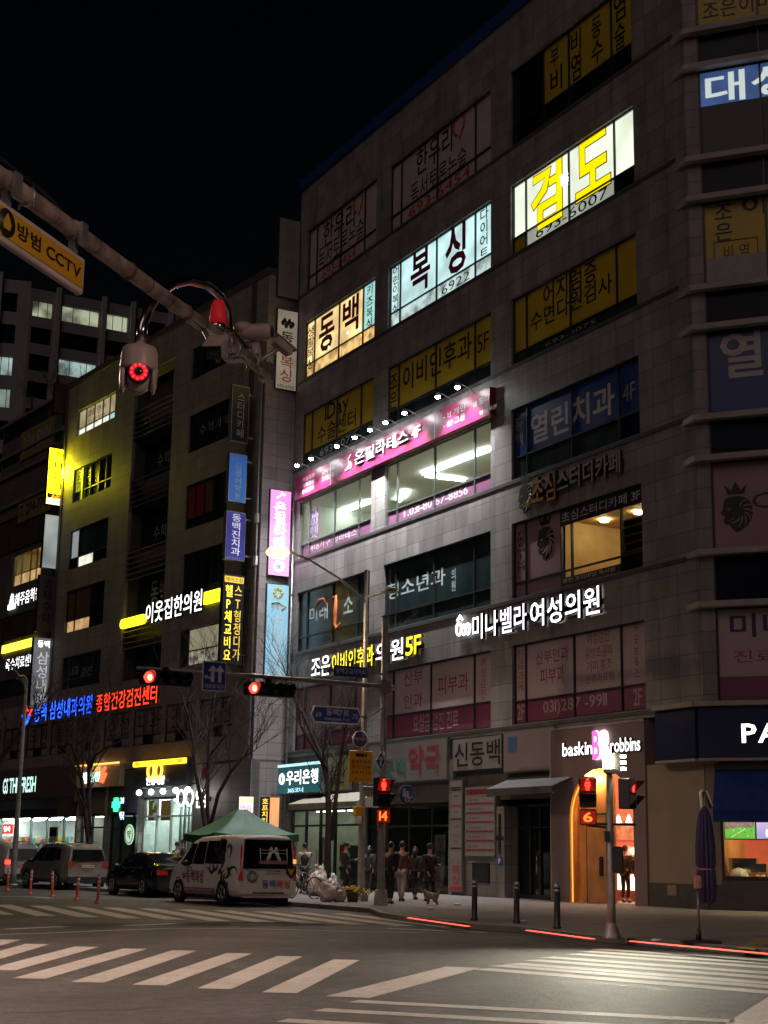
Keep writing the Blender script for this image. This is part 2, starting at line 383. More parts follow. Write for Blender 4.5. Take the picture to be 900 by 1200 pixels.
# worn guide lines
def band(px, w):
    ps = [ground(*p) for p in px]
    for a, b in zip(ps, ps[1:]):
        t = (b-a).normalized(); n = Vector((t.y, -t.x, 0))*w; stripe(rp, [a-n, a+n, b+n, b-n])
band([(-20, 1096), (60, 1093.5), (130, 1090.5), (200, 1088), (280, 1088), (350, 1090), (450, 1092.5), (540, 1094)], .06)
band([(8, 1089), (78, 1085.8)], .12); band([(145, 1085), (205, 1082.5)], .1)
band([(270, 1083), (330, 1084)], .1); band([(-10, 1050.5), (40, 1051), (60, 1053)], .12); band([(452, 1088), (570, 1093)], .12)
rp.build('road_markings')['kind'] = 'structure'
# repair patches and a long crack in the asphalt
m_patch = asphalt('asphalt_patch', (.05, .05, .05)); q = MB(M('crack_filler', (.022, .02, .02), .5))
for px in ([(450, 1137), (520, 1139), (600, 1143), (660, 1150), (720, 1153), (790, 1161), (850, 1172)], [(-10, 1188), (70, 1184), (150, 1183), (215, 1178)], [(120, 1128), (160, 1123), (190, 1118), (230, 1117)], [(330, 1112), (420, 1106), (500, 1104), (560, 1108)]):
    ps = [ground(*p) for p in px]; ps = [p+(r-p)*f+Vector((rnd.uniform(-.06, .06), rnd.uniform(-.1, .1), 0)) for p, r in zip(ps, ps[1:]) for f in (0, .25, .5, .75)]
    for a, b in zip(ps, ps[1:]): n = Vector(((b-a).y, -(b-a).x, 0)).normalized()*rnd.uniform(.012, .03); q.quad([(p.x, p.y, .002) for p in (a-n, a+n, b+n, b-n)])
q.build('road_crack')['kind'] = 'structure'


# ================================================================== MATERIALS OF THE STREET
m_stone = tiles('granite_cladding', (.285, .262, .255), .92, .62, .012, .17, .5, .45)
m_stoneB = tiles('sandstone_cladding', (.27, .25, .215), 1.1, .72, .014, .08, .6, .3)
m_stoneS = tiles('pale_cladding', (.33, .285, .285), .75, .58, .012, .1, .55, .2)
m_stoneD = M('dark_stone', (.085, .078, .072), .5, 0, .2)
m_frame = M('window_frame_dark', (.035, .037, .04), .4, .3); m_framel = M('window_frame_grey', (.16, .18, .17), .4, .5)
m_dark = M('dark_glazing', (.012, .016, .02), .16, 0, .3, 1.2, .22); m_dgreen = M('green_tinted_glazing', (.02, .035, .036), .22, 0, .3, 1, .6)
m_navy = M('navy_film', (.02, .05, .21), .35, 0, .12, 1); m_navyd = M('navy_panel', (.009, .012, .034), .25, 0, .2, 1, .12)
m_yel = M('yellow_film', (.52, .375, .025), .45, 0, .1, .8); m_white = M('white_film', (.50, .45, .44), .45, 0, .08, .9)
m_pinkw = M('pale_pink_film', (.47, .37, .385), .45, 0, .06, .9); m_mag = M('magenta_film', (.22, .06, .115), .4, 0, .1, .8)
m_pinkd = M('dusty_pink_film', (.33, .21, .235), .4, 0, .08, .8)
m_black = M('black_letter', (.012, .012, .013), .5); m_ink = M('ink_blue_letter', (.03, .02, .12), .5)
m_wht = M('white_letter', (.75, .74, .72), .5); m_grey = M('grey_letter', (.30, .30, .30), .5); m_orange = M('orange_letter', (.65, .17, .03), .5)
m_red = M('red_letter', (.42, .03, .03), .5); m_crim = M('crimson_letter', (.32, .03, .10), .5); m_teal = M('teal_letter', (.05, .2, .19), .5)
m_metal = M('galvanised_steel', (.36, .35, .34), .45, .7, .15, 6); m_pole = M('painted_steel', (.30, .29, .28), .5, .3, .2, 4)
m_chrome = M('chrome_pipe', (.62, .58, .55), .12, 1, .06, 3); m_bk = M('black_plastic', (.02, .02, .022), .45, 0, .2, 5)
m_rubber = M('rubber', (.014, .014, .015), .8); m_concrete = M('concrete', (.34, .31, .29), .8, 0, .2, 3, .3, .3)
e_white = E('white_sign_light', (1, 1, 1), 1.7); e_yel = E('yellow_sign_light', (1, .82, .02), 1.3); e_led = E('led_strip_light', (1, 1, .97), 17)
m_clear = glass('clear_glass'); m_shop = glass('shop_glass', (.82, .9, .88), .12)
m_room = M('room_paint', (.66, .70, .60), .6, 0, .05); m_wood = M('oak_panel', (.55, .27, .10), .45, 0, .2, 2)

def window(parent, u0, z0, u1, z1, mull=(), trans=None, panes=None, default=None, texts=(), label=None, y=.18, fm=None, glassy=None, sill=None):
    """frame with mullions at u positions, optional transom; panes[(col,row)] = film or glass; texts = (words, rect, material, bold)"""
    fm = fm or m_frame; default = default or m_dark; panes = panes or {}
    f = MB(fm); b = .055
    f.box(u0, u0+b, y-.09, y, z0, z1); f.box(u1-b, u1, y-.09, y, z0, z1)
    f.box(u0+b, u1-b, y-.088, y, z1-b, z1); f.box(u0+b, u1-b, y-.088, y, z0, z0+b)
    us = [u0, *[m for m in mull if u0 < m < u1], u1]; zs = [z0, z1] if trans is None else [z0, trans, z1]
    for m in us[1:-1]: f.box(m-.03, m+.03, y-.085, y, z0+b, z1-b)
    if trans is not None:
        for a, c in zip(us, us[1:]): f.box(a+.031, c-.031, y-.08, y, trans-.03, trans+.03)
    w = f.build('window', parent)
    if label: w['label'] = label
    p = MB(); idx = {}
    for i, (a, c) in enumerate(zip(us, us[1:])):
        for j, (d, e) in enumerate(zip(zs, zs[1:])):
            m = panes.get((i, j), panes.get(('*', j), default))
            if m not in idx: idx[m] = len(p.mats); p.mats.append(m)
            p.quad([(a, y-.02, d), (c, y-.02, d), (c, y-.02, e), (a, y-.02, e)], idx[m])
    p.build('pane', w)
    for t in texts:
        r = t[1]; low = trans and (r[1]+r[3])/2 < trans; dz = 0 if low else max(0, z0+.36-r[1]); r = (r[0], z0+.17, r[2], trans-.11) if low else r; q = MB(t[2]); q.text(t[0], (r[0], r[1]+dz, r[2], r[3]+dz), y-.022, .003, 0, t[3] if len(t) > 3 else .012); q.build('lettering', w)
    return w
def vert(s): return '\n'.join(s)
def room(name, parent, u0, u1, z0, z1, y0, y1, wall, floor=None, ceil=None):
    r = MB(wall, floor or wall, ceil or wall)
    r.quad([(u0, y1, z0), (u1, y1, z0), (u1, y1, z1), (u0, y1, z1)], 0)
    r.quad([(u0, y0, z0), (u0, y1, z0), (u0, y1, z1), (u0, y0, z1)], 0); r.quad([(u1, y0, z0), (u1, y0, z1), (u1, y1, z1), (u1, y1, z0)], 0)
    r.quad([(u0, y0, z0), (u1, y0, z0), (u1, y1, z0), (u0, y1, z0)], 1); r.quad([(u0, y0, z1), (u0, y1, z1), (u1, y1, z1), (u1, y0, z1)], 2)
    return r.build(name, parent)

# ================================================================== CORNER BUILDING (six floors of clinics over shops)
bA = thing('commercial_building', 'tall stone corner building with clinic windows over lit shops', 'building', FA.o, FA.ang)
TOPS = [30.92, 26.2, 21.68, 17.4, 13.15, 8.76]; BOTS = [27.8, 23.42, 19.1, 14.76, 10.42, 5.98]
CU = [(-21.2, -14.2), (-13.0, -4.88), (-3.5, 3.9)]
ROOF = 33.3; UL = -22.0; UR = 6.55
R = lambda x0, y0, x1, y1: FA.rect(x0, y0, x1, y1, .158)
U = lambda x, y: FA.hit(x, y, .158)[0]
holes = [(a, BOTS[k], b, TOPS[k]) for (a, b) in CU for k in range(6)]
w = MB(m_stone); wall_with_holes(w, UL, UR, 5.72, ROOF, holes, 0, .22)
# left side, back and roof slab
w.quad([(UL, 0, 0), (UL, 26, 0), (UL, 26, ROOF), (UL, 0, ROOF)]); cc = cos(FC.ang-FA.ang); ss = sin(FC.ang-FA.ang)
CW = 9.0; ce = (UR+CW*cc, CW*ss)
w.quad([(ce[0], ce[1], 5.7), (ce[0]+6, 26, 5.7), (ce[0]+6, 26, ROOF), (ce[0], ce[1], ROOF)])
w.quad([(UL, 26, 0), (ce[0]+6, 26, 0), (ce[0]+6, 26, ROOF), (UL, 26, ROOF)])
w.quad([(UL, 0, ROOF), (UR, 0, ROOF), (ce[0], ce[1], ROOF), (ce[0]+6, 26, ROOF), (UL, 26, ROOF)])
w.quad([(UL, .22, 5.72), (UR, .22, 5.72), (UR, .0, 5.72), (UL, 0, 5.72)])
w.build('wall', bA)
sb = MB(M('sill_metal', (.10, .095, .09), .5, .3))
for k in range(6): sb.box(UL-.02, UR-.55, -.035, 0, BOTS[k]-.16, BOTS[k]-.03)
sb.build('sill_band', bA)
rl = MB(M('blue_roof_rail', (.02, .06, .22), .45, .2))
rl.box(UL-.1, UR+.1, -.12, .1, ROOF, ROOF+.12); rl.box(UL-.08, UR+.08, -.04, 0, ROOF+.12, ROOF+.56)
for i in range(16): rl.box(UL+i*1.86, UL+i*1.86+.08, -.10, .04, ROOF+.12, ROOF+.66)
rl.build('parapet_rail', bA)

m3 = [U(617.5, 250), U(667.5, 200), U(721, 180)]; m2 = [U(470, 340), U(512.7, 300), U(558, 270)]; m1 = [U(369.6, 400), U(398.4, 380), U(426.6, 360)]
MU = [m1, m2, m3]; tr = lambda k: BOTS[k]+.24*(TOPS[k]-BOTS[k])
def winA(c, k, **kw): return window(bA, CU[c][0], BOTS[k], CU[c][1], TOPS[k], kw.pop('mull', MU[c]), kw.pop('trans', tr(k)), **kw)
W4 = lambda m: {(i, j): m for i in range(4) for j in range(2)}
# seventh floor
def hanuri(c, n1, n2, n3, ring):
    w = winA(c, 0, panes=W4(m_white), texts=[('한우리', R(*n1), m_black, .012), ('독서토론논술', R(*n2), m_black, .0), ('693-6454', R(*n3), m_red, .01)], label='dim window with white film and dark lettering under the roof')
    u, z = FA.hit(ring[0], ring[1], .15); q = MB(m_red)
    pts = [(u+ring[2]*cos(a*pi/10), .155, z+ring[2]*sin(a*pi/10)) for a in range(-3, 15)]
    q.tube(pts, .055, 6); q.tube([pts[0], (u+.05, .155, z-ring[2]*1.5)], .05, 6); q.build('emblem', w)
hanuri(0, (379.5, 262, 415.5, 265), (373.5, 292, 426, 281.5), (378, 313, 417, 301), (420, 238, .42))
hanuri(1, (488, 176.7, 530, 176.7), (481.7, 216.7, 546.7, 195), (479, 240, 551, 206), (538, 146.7, .42))
ch = lambda b, x0, y0, x1, y1, m, bold=.015: (b, R(x0, y0, x1, y1), m, bold)
winA(2, 0, mull=[U(638, 110), U(667.5, 70), U(717, 30)], trans=FA.hit(638, 121)[1], panes={(0, 0): m_dark, (0, 1): m_dark, (1, 1): m_yel, (2, 1): m_yel, (3, 1): m_yel, ('*', 0): m_dark},
     texts=[ch('부', 645, 58, 655, 76, m_black), ch('비', 669, 40, 681, 57, m_black), ch('동', 693, 24, 705, 40, m_black), ch('염', 719, -4, 733, 19, m_black),
            ch('비', 645, 84, 659, 103, m_black), ch('염', 669, 66, 681, 90, m_black), ch('수', 693, 52, 707, 69, m_black), ch('술', 720, 31, 733, 53, m_black)], label='dark window with yellow panels lettered in black')
# sixth floor: the boxing gym and the kendo hall, lit
e_warm = E('warm_lit_film', (1, .72, .30), .82, (.8, .7, .5), .28, .8); e_warm2 = E('warm_lit_low_pane', (1, .62, .22), .55, (.7, .6, .4), .5, 2.2); e_cool = E('cool_lit_film', (.52, .80, .80), .80, (.8, .8, .8), .22, .8)
e_cool2 = E('cool_lit_low_pane', (.50, .66, .64), .62, (.7, .7, .7), .5, 2.0); e_kend = E('white_lit_film', (.80, .88, .70), .85, (.8, .8, .8), .15, .6); e_kend2 = E('white_lit_low_pane', (.42, .46, .38), .6, (.8, .8, .8), .2, 1)
e_teal = E('teal_lit_film', (.35, .66, .62), .8, (.6, .8, .8), .15, 1)
w = winA(0, 1, panes={(0, 1): e_warm, (1, 1): e_warm, (2, 1): e_warm, (3, 1): e_teal, (0, 0): e_warm2, (1, 0): e_warm2, (2, 0): e_warm2, (3, 0): e_warm2},
     texts=[ch('동', 374.4, 374, 391.5, 405, m_crim, .034), ch('백', 402, 354.5, 420, 384.5, m_crim, .034), ch(vert('생활복싱'), 361, 385, 367.5, 430, m_black), ch(vert('키즈복싱'), 430, 336, 436.5, 383, m_black)], label='warm lit gym window with dark red lettering')
q = MB(m_bk)                                                     # bags and shelves standing behind the low panes
for k, (a, b, h) in enumerate(((-19.7, -18.9, .62), (-18.3, -18.0, .4), (-16.6, -15.4, .5), (-15.2, -14.9, .7))): q.box(a, b, .165, .2, BOTS[1]+.06, BOTS[1]+h)
q.build('shelf_silhouette', w)
q = MB(E('gym_spot', (1, .9, .7), 5), m_bk)
for u, z in ((-20.4, 24.6), (-18.9, 24.35), (-17.0, 24.5), (-15.9, 24.3)): q.ball((u, .15, z), (.07, .01, .07), 8, 5, 0)
for u in (-20.6, -17.6, -14.9): q.box(u, u+.02, .15, .157, 23.5, 24.4, 1)
q.build('gym_lights', w)
w = winA(1, 1, panes={(0, 1): e_cool, (1, 1): e_cool, (2, 1): e_cool, (3, 1): e_cool, ('*', 0): e_cool2},
     texts=[ch('복', 481.5, 300, 504, 335, m_crim, .034), ch('싱', 522, 272, 546, 313, m_crim, .034), ch(vert('다이어트'), 562.5, 247, 572.5, 299, m_black), ch(vert('어린이복싱'), 460.5, 314, 467.5, 364, m_black), ('6922', R(517.5, 338, 550.5, 334), m_grey, .0)], label='cool white lit gym window with dark red lettering')
q = MB(M('ring_blue', (.12, .25, .5), .5), m_orange, m_bk)
q.box(-7.6, -5.9, .165, .18, 24.6, 25.3, 0); q.box(-8.7, -8.0, .164, .18, 24.75, 25.1, 1); q.box(-12.4, -10.2, .164, .18, BOTS[1]+.2, BOTS[1]+.42, 2); q.box(-9.4, -9.2, .164, .18, BOTS[1]+.1, BOTS[1]+.9, 2); q.box(-5.8, -5.1, .164, .18, BOTS[1]+.1, BOTS[1]+.8, 2)
q.build('gym_poster', w)
e_sw = E('backlit_yellow_letter', (1, .78, .0), .9)
w = winA(2, 1, panes={(0, 0): m_yel, (0, 1): e_kend, (1, 1): e_kend, (2, 1): e_kend, (3, 1): e_kend, (1, 0): e_kend2, (2, 0): e_kend2, (3, 0): m_dark},
     texts=[('693-6007', R(627.9, 268, 712.3, 235.5), m_black, .0)], label='bright window with big yellow kendo lettering')
q = MB(m_black, e_sw)
for b, r in (('검', R(622.7, 206, 659, 253)), ('도', R(674.4, 169.5, 715.7, 214))):
    q.text(b, (r[0]-.05, r[1]-.05, r[2]+.05, r[3]+.05), .157, .003, 0, .06); q.text(b, r, .152, .003, 1, .038)
q.build('kendo_lettering', w)
q = MB(e_led)
for x, y in ((663, 210),): u, z = FA.hit(x, y, .2); q.box(u-.18, u+.18, .1, .13, z-.16, z+.16)
q.build('ceiling_lamp', w)
# fifth floor
winA(0, 2, panes={('*', 1): m_yel, ('*', 0): m_dgreen}, texts=[ch('1Day', 381, 475, 408.6, 485, m_black), ch('수술센터', 372, 501.5, 417, 499, m_black), ch('693-5075', 375, 527, 415.5, 520, m_grey, 0)], label='yellow panel window half hidden behind the pink sign')
winA(1, 2, panes={('*', 1): m_yel, ('*', 0): m_dark}, texts=[ch('이비인후과', 472.5, 430, 552.6, 419, m_black), ch('5F', 559.5, 394, 573, 408, m_black, 0), ch(vert('조은'), 457.5, 441, 465, 477, m_black)], label='yellow panel window with black lettering over the pink sign')
winA(2, 2, panes={('*', 1): m_yel, ('*', 0): m_dgreen}, trans=FA.hit(622, 404)[1], texts=[ch('어지럼증', 636.5, 335.4, 699.5, 327.5, m_black), ch('수면다원검사', 621.7, 368, 717.5, 342, m_black), ch('693-5075', 639, 392, 698.5, 383, m_grey, .005)], label='yellow panel window with two lines of black lettering')
# fourth floor: pilates studio with its ceiling lights, dental clinic
e_pilroom = M('studio_paint', (.70, .80, .68), .7, 0, .05, .7)
for c, (a, b) in ((0, CU[0]), (1, CU[1])):
    w = winA(c, 3, panes={('*', 1): m_clear, ('*', 0): M('lilac_film', (.26, .10, .20), .4, 0, .08, 1)}, fm=m_framel,
             texts=[('4대기구 필라테스', R(363.6, 638.5, 417.6, 630.5), m_wht, .01)] if c == 0 else [('T.031-80 67-8856', R(471, 598, 548.4, 581), m_wht, .015)], label='lit pilates studio window over a lilac strip')
    if c == 0: q = MB(M('violet_letter', (.35, .2, .5), .5)).text(vert('필라테스'), R(364, 599, 373, 632), .157, .003, 0, .02); q.build('lettering', w)
room('studio_room', bA, CU[0][0]-.6, CU[1][1]+.6, 14.3, 17.5, .27, 10.5, e_pilroom, M('studio_floor', (.42, .33, .22), .4))
q = MB(e_led)
def strip(a, b, z=17.44, wd=.09):
    p, r = ground(*a, z), ground(*b, z); M_ = lambda v: Vector(((v-FA.o).dot(FA.x), (v-FA.o).dot(FA.y), 0))
    p, r = M_(p), M_(r); t = (r-p).normalized(); n = Vector((t.y, -t.x, 0))*wd
    q.plate([tuple((p-n).xy), tuple((p+n).xy), tuple((r+n).xy), tuple((r-n).xy)], z-.06, z)
strip((497, 555.5), (577, 525)); strip((499, 557), (544, 562.5)); strip((467, 587), (476, 575)); strip((400, 600), (435, 587)); strip((400.5, 600.5), (433, 604.5))
q.build('ceiling_light', bA)
q = MB(m_bk, m_framel)
for u in (-19.5, -17.2, -10.5, -7.5):
    q.box(u, u+.1, 5, 5.1, 14.3, 16.2, 1); q.box(u+.9, u+1, 5, 5.1, 14.3, 16.2, 1); q.box(u, u+1, 5, 5.1, 16.1, 16.2, 1); q.box(u-.2, u+1.2, 4.6, 5.4, 14.6, 14.9, 0)
q.build('exercise_frame', bA)
winA(2, 3, panes={('*', 1): m_navy, ('*', 0): m_dgreen, (3, 0): m_navyd}, trans=FA.hit(600, 537)[1], texts=[ch('열린치과', 621.7, 488, 720.2, 484, m_white, .025), ch('4F', 729.5, 452, 745, 466, m_grey, 0), ch(vert('동백'), 603.8, 492, 613.4, 521, m_grey)], label='navy dental clinic window with pale lettering')
# third floor
m_frost = M('frosted_letter', (.55, .58, .58), .5)
w = winA(0, 4, default=m_dgreen, texts=[ch('미래', 363, 712.5, 384, 724.5, m_frost), ch('소', 403, 697.5, 413.4, 717, m_frost)], label='dark green glazing with pale letters and an orange mark')
u, z = FA.hit(394, 718, .15); q = MB(m_orange); q.tube([(u-.3, .155, z+.7), (u, .155, z+.75), (u-.05, .155, z), (u-.1, .155, z-.5), (u+.1, .155, z-.75), (u+.4, .155, z-.5)], [.07, .1, .12, .11, .09, .03], 6); q.ball((u+.1, .155, z+1.35), (.14, .03, .16))
u, z = FA.hit(375, 703, .15); q.tube([(u-.5, .155, z-.35), (u-.1, .155, z), (u+.45, .155, z+.0), (u+.7, .155, z-.3)], [.03, .08, .08, .03], 6); q.build('emblem', w)
winA(1, 4, default=m_dgreen, texts=[ch('청소년과', 453.6, 684, 522, 685, m_frost), ch(vert('의원'), 529, 667.5, 534, 692, m_frost)], label='dark green glazing with four pale letters')
us = [CU[2][0], U(617.5, 650), U(659, 640), U(671, 630), U(729, 610), CU[2][1]]
w = winA(2, 4, mull=us[1:-1], trans=FA.hit(662, 668)[1], panes={(0, 0): m_pinkd, (0, 1): m_pinkd, (1, 0): m_pinkd, (1, 1): m_pinkd, (2, 0): m_clear, (2, 1): m_clear, (3, 0): m_clear, (3, 1): m_clear, (4, 0): m_dark, (4, 1): m_clear},
     texts=[(vert('PREMIUM'), R(606.5, 624, 614.8, 667), m_black, 0)], label='study cafe window with lion emblem and warm lit room')
def strip_panel(mb, r, y0, y1, mi=0): mb.box(r[0], r[2], y0, y1, r[1], r[3], mi)
q = MB(m_bk); zt = TOPS[4]; q.box(us[2]+.03, CU[2][1]-.06, .07, .1, zt-.62, zt-.08); q.box(us[2]+.03, us[4]-.03, .07, .1, BOTS[4]+.06, BOTS[4]+.3); q.build('letter_board', w)
q = MB(m_frost); q.text('초심스터디카페 3F', (us[2]+.1, zt-.52, CU[2][1]-.15, zt-.16), .068, .003, 0, .01); q.text('무인 프리미엄 독서실', (us[2]+.15, BOTS[4]+.11, us[4]-.3, BOTS[4]+.26), .068, .003, 0, 0); q.build('lettering', w)
def lion(mb, u, z, s, y, mi=0):
    """lion head in profile on a shield, small crown above"""
    mb.slab([(u+s*a, z+s*b) for a, b in ((-.40, .30), (-.34, .44), (-.18, .50), (.05, .52), (.28, .46), (.44, .30), (.50, .05), (.46, -.22), (.32, -.45), (.10, -.60), (-.02, -.64), (-.16, -.52), (-.20, -.40), (-.36, -.36), (-.42, -.24), (-.36, -.14), (-.50, -.02), (-.42, .12))], y-.006, y, mi)
    mb.slab([(u+s*a, z+s*b) for a, b in ((-.26, .58), (.26, .58), (.36, .90), (.15, .70), (0, 1.0), (-.15, .70), (-.36, .90))], y-.006, y, mi)
def mane(mb, u, z, s, y, mi=0):
    for k in range(7):
        b0 = radians(100-k*32); pts = []
        for j in range(6): r = s*(.12+.065*j); a = b0-.16*j; pts.append((u+s*.12+r*cos(a)*.95, y, z-s*.02+r*sin(a)*1.1))
        mb.tube(pts, [.012*s, .03*s, .036*s, .034*s, .026*s, .008*s], 5, mi)
    mb.ball((u-s*.22, y, z+s*.10), (s*.07, .004, s*.03), 8, 5, mi); mb.tube([(u-s*.30, y, z-s*.26), (u-s*.12, y, z-s*.24), (u-s*.05, y, z-s*.14)], [.01*s, .022*s, .01*s], 5, mi)
q = MB(m_black, m_pinkd); u, z = FA.hit(639, 635, .15); lion(q, u, z, 1.05, .157); mane(q, u, z, 1.05, .149, 1); q.build('emblem', w)
e_study = M('study_wall', (.74, .52, .22), .7, 0, .08)
rm = room('study_room', bA, us[2]+.02, CU[2][1]+.5, 10.2, 12.75, .27, 4.5, e_study, m_wood)
q = MB(E('downlight', (1, .80, .48), 26)); 
for u, y in ((us[2]+1.0, 1.2), (us[2]+2.6, 1.4), (us[4]+.4, 1.2), (us[2]+1.4, 3.4), (us[4]-.3, 3.2)): q.lathe([(.15, 12.66), (.15, 12.748)], 12, (u, y, 0))
q.build('downlight', rm)
q = MB(M('shelf_wood', (.10, .06, .035), .5), m_bk); x0 = us[3]+1.3
for k in range(9): q.box(x0, CU[2][1]+.3, 1.3, 1.65, 10.35+k*.27, 10.39+k*.27)
q.box(x0-.05, x0, 1.2, 1.7, 10.2, 12.7); q.box(x0, CU[2][1]+.3, 1.66, 1.7, 10.2, 12.7, 0); q.box(us[3]+.1, us[3]+.9, 2.5, 3.0, 10.2, 11.3, 1); q.build('shelf', rm)
# second floor: the women's clinic
winA(0, 5, panes={('*', 1): m_pinkd, ('*', 0): m_mag}, label='dim pink panel window behind the bare tree')
winA(1, 5, mull=[U(462, 830), U(506, 815), U(557, 795)], trans=FA.hit(462, 838)[1], panes={('*', 1): m_pinkw, ('*', 0): m_mag, (0, 1): m_pinkd},
     texts=[ch('산부', 473.4, 787.5, 495, 801, m_crim, .0), ch('인과', 473.4, 814.5, 495, 828, m_crim, .0), ch('피부과', 513, 793.5, 549, 809, m_crim, .005), ch(vert('여성검진'), 563.4, 771, 569, 818, m_crim, 0), ch('요실금 검진 진료', 484.5, 849, 537, 852.5, m_pinkw, 0)], label='pale pink clinic window with two columns of lettering')
winA(2, 5, mull=[U(617.5, 800), U(674, 770), U(729, 750)], trans=FA.hit(604, 822)[1], panes={('*', 1): m_pinkw, ('*', 0): m_mag},
     texts=[ch(vert('진료과목'), 606.5, 762, 614.8, 810, m_crim, 0), ch('산부인과', 627.9, 763.3, 666.5, 773, m_crim, .005), ch('피부과', 633, 784, 661.6, 798.5, m_crim, .005), ch('여성검진', 688, 741, 714, 751.3, m_crim, 0), ch('유방초음파', 685.8, 760, 718, 767.5, m_crim, 0),
            ch('기미·홍조', 687.5, 775.4, 717.5, 783, m_crim, 0), ch('탄력리프팅', 686.5, 791, 719.2, 797, m_crim, 0), ch(vert('제모보톡스'), 742.3, 730.6, 749.5, 793, m_crim, 0), ch('031)287 -9911', 636.5, 825.4, 711.3, 824, m_pinkw, 0),
            ch('2F', 742.3, 808, 752, 819, m_pinkw, 0), ch('2F', 606, 829, 615, 837, m_pinkw, 0)], label='pale pink clinic window with phone number strip')

# chamfered corner: one tall strip of panels between projecting ledges
cz = lambda y, x=812: FA.hit(x, y)[1]
q = MB(m_stone); crz = FC.ang-FA.ang
wall_with_holes(q, 0, CW, 5.7, ROOF, [(.42, 5.9, 7.2, 33.0)], 0, .15); cw = q.build('corner_wall', bA, (UR, 0, 0), crz)
LED = [cz(y) for y in (33, 76, 186, 233, 339, 386, 492, 540, 650, 711)]
q = MB(M('ledge_stone', (.36, .32, .31), .55, 0, .15, 2))
for z in LED:
    q.plate([(-.62*cc, .62*ss), (-.0, -.26), (7.4, -.26), (7.4, 0), (0, 0)], z-.1, z+.08)
q.build('ledge', bA, (UR, 0, 0), crz)
cells = [(LED[0], ROOF-.4, m_yel), (LED[1], LED[0], m_navyd), (LED[2], LED[1], m_dark), (LED[3], LED[2], m_navyd), (LED[4], LED[3], m_yel), (LED[5], LED[4], m_navyd), (LED[6], LED[5], m_navy), (LED[7], LED[6], m_navyd), (LED[8], LED[7], m_pinkd), (LED[9], LED[8], m_navyd), (5.9, LED[9], m_pinkw)]
e_dae = E('blue_lit_film', (.06, .13, .34), .38, (.1, .2, .5), .25, 1); e_daew = E('white_lit_letter', (.70, .80, .76), .6)
RC = lambda x0, y0, x1, y1: FC.rect(x0, y0, x1, y1, .12)
TX = {0: [('조은이비인후과', (.62, cz(20), 4.6, cz(-2)), m_black, .015)], 4: [(vert('조은'), RC(837, 240.7, 858.7, 281), m_black, .015), ('이비인후과', (RC(869, 237, 895, 262)[0], cz(258), 6.2, cz(234)), m_black, .025), ('비 염', RC(848, 288, 878, 301), m_black, 0)],
      6: [('열린치과', (RC(843, 395, 896, 452)[0], cz(447), 6.6, cz(393)), m_white, .025)], 8: [('CHOSIM', (RC(881, 585, 899, 603)[0], cz(601), 5.0, cz(583)), m_black, 0)],
      10: [('미나벨라', (RC(855, 724, 879, 752)[0], cz(750), 4.6, cz(722)), m_ink, .02), ('진료과목', (RC(859.7, 765, 899, 779)[0], cz(779), 3.4, cz(765)), m_crim, .005), ('상담문의', (RC(859, 797, 899, 808)[0], cz(809), 3.2, cz(797)), m_white, 0)]}
for i, (a, b, m) in enumerate(cells):
    w = window(cw, .42, a+.08, 7.2, b-.1, [2.35, 4.6], None, default=m, texts=TX.get(i, ()), y=.14)
    if i == 2:
        q = MB(e_dae, e_daew); zz = cz(121); q.box(.48, 7.14, .10, .115, zz, b-.16, 0); u0 = RC(826, 90, 882, 121)
        q.text('대성학원', (u0[0], zz+.02, 6.4, cz(84)), .099, .003, 1, .025); q.build('lit_banner', w)
    if i == 4:
        q = MB(m_black); r = RC(836, 285, 888, 303)
        for z in (r[1], r[3]): q.box(r[0], r[2], .108, .112, z, z+.03)
        for u in (r[0], r[2]): q.box(u, u+.03, .107, .113, r[1], r[3]+.03)
        q.build('lettering_border', w)
        q = MB(m_grey); q.box(.48, 7.14, .1, .112, a+.1, cz(303)); q.build('grey_strip', w)
    if i == 8:
        q = MB(m_black, m_pinkd); u, z = FC.hit(863, 600, .1); lion(q, u, z, .95, .112); mane(q, u, z, .95, .104, 1); q.build('emblem', w)
    if i == 10: q = MB(m_mag); q.box(.48, 7.14, .1, .112, a+.1, cz(795)); q.build('magenta_strip', w)
# ------------------------------------------------------------------ shops in the foot of the corner building
G = lambda x, y, o=0: FA.hit(x, y, o)
gu = lambda x, y=1050: FA.hit(x, y)[0]
uBK, uPH, uDR, uEN, uBR, uPB = -21.9, gu(422, 1043), gu(527, 1047), gu(581, 1051), gu(651, 1056), gu(763, 1063)
m_brown = M('taupe_panel', (.25, .175, .17), .5, 0, .08, 1.2); m_beige = M('beige_panel', (.34, .27, .20), .55, 0, .08, 1)
q = MB(m_stoneD, m_stone)
for a, b in ((UL, uBK+.25), (uPH-.25, uPH+.1), (uDR-.1, uDR+.15)): q.box(a, b, 0, .5, KERB, 5.0, 1)
q.box(UL, uBR-.02, .12, .5, 3.45, 5.72, 0); q.box(UL, uPB, 8.9, 9.0, KERB, 5.7, 0); q.box(UL, UL+.1, .5, 9, KERB, 5.7, 0)
for u in (uPH, uDR, uEN, uBR): q.box(u-.08, u+.08, .5, 8.9, KERB, 5.7, 0)
q.box(UL, uPB, .5, 8.9, 5.5, 5.7, 0)
q.build('shop_base', bA)
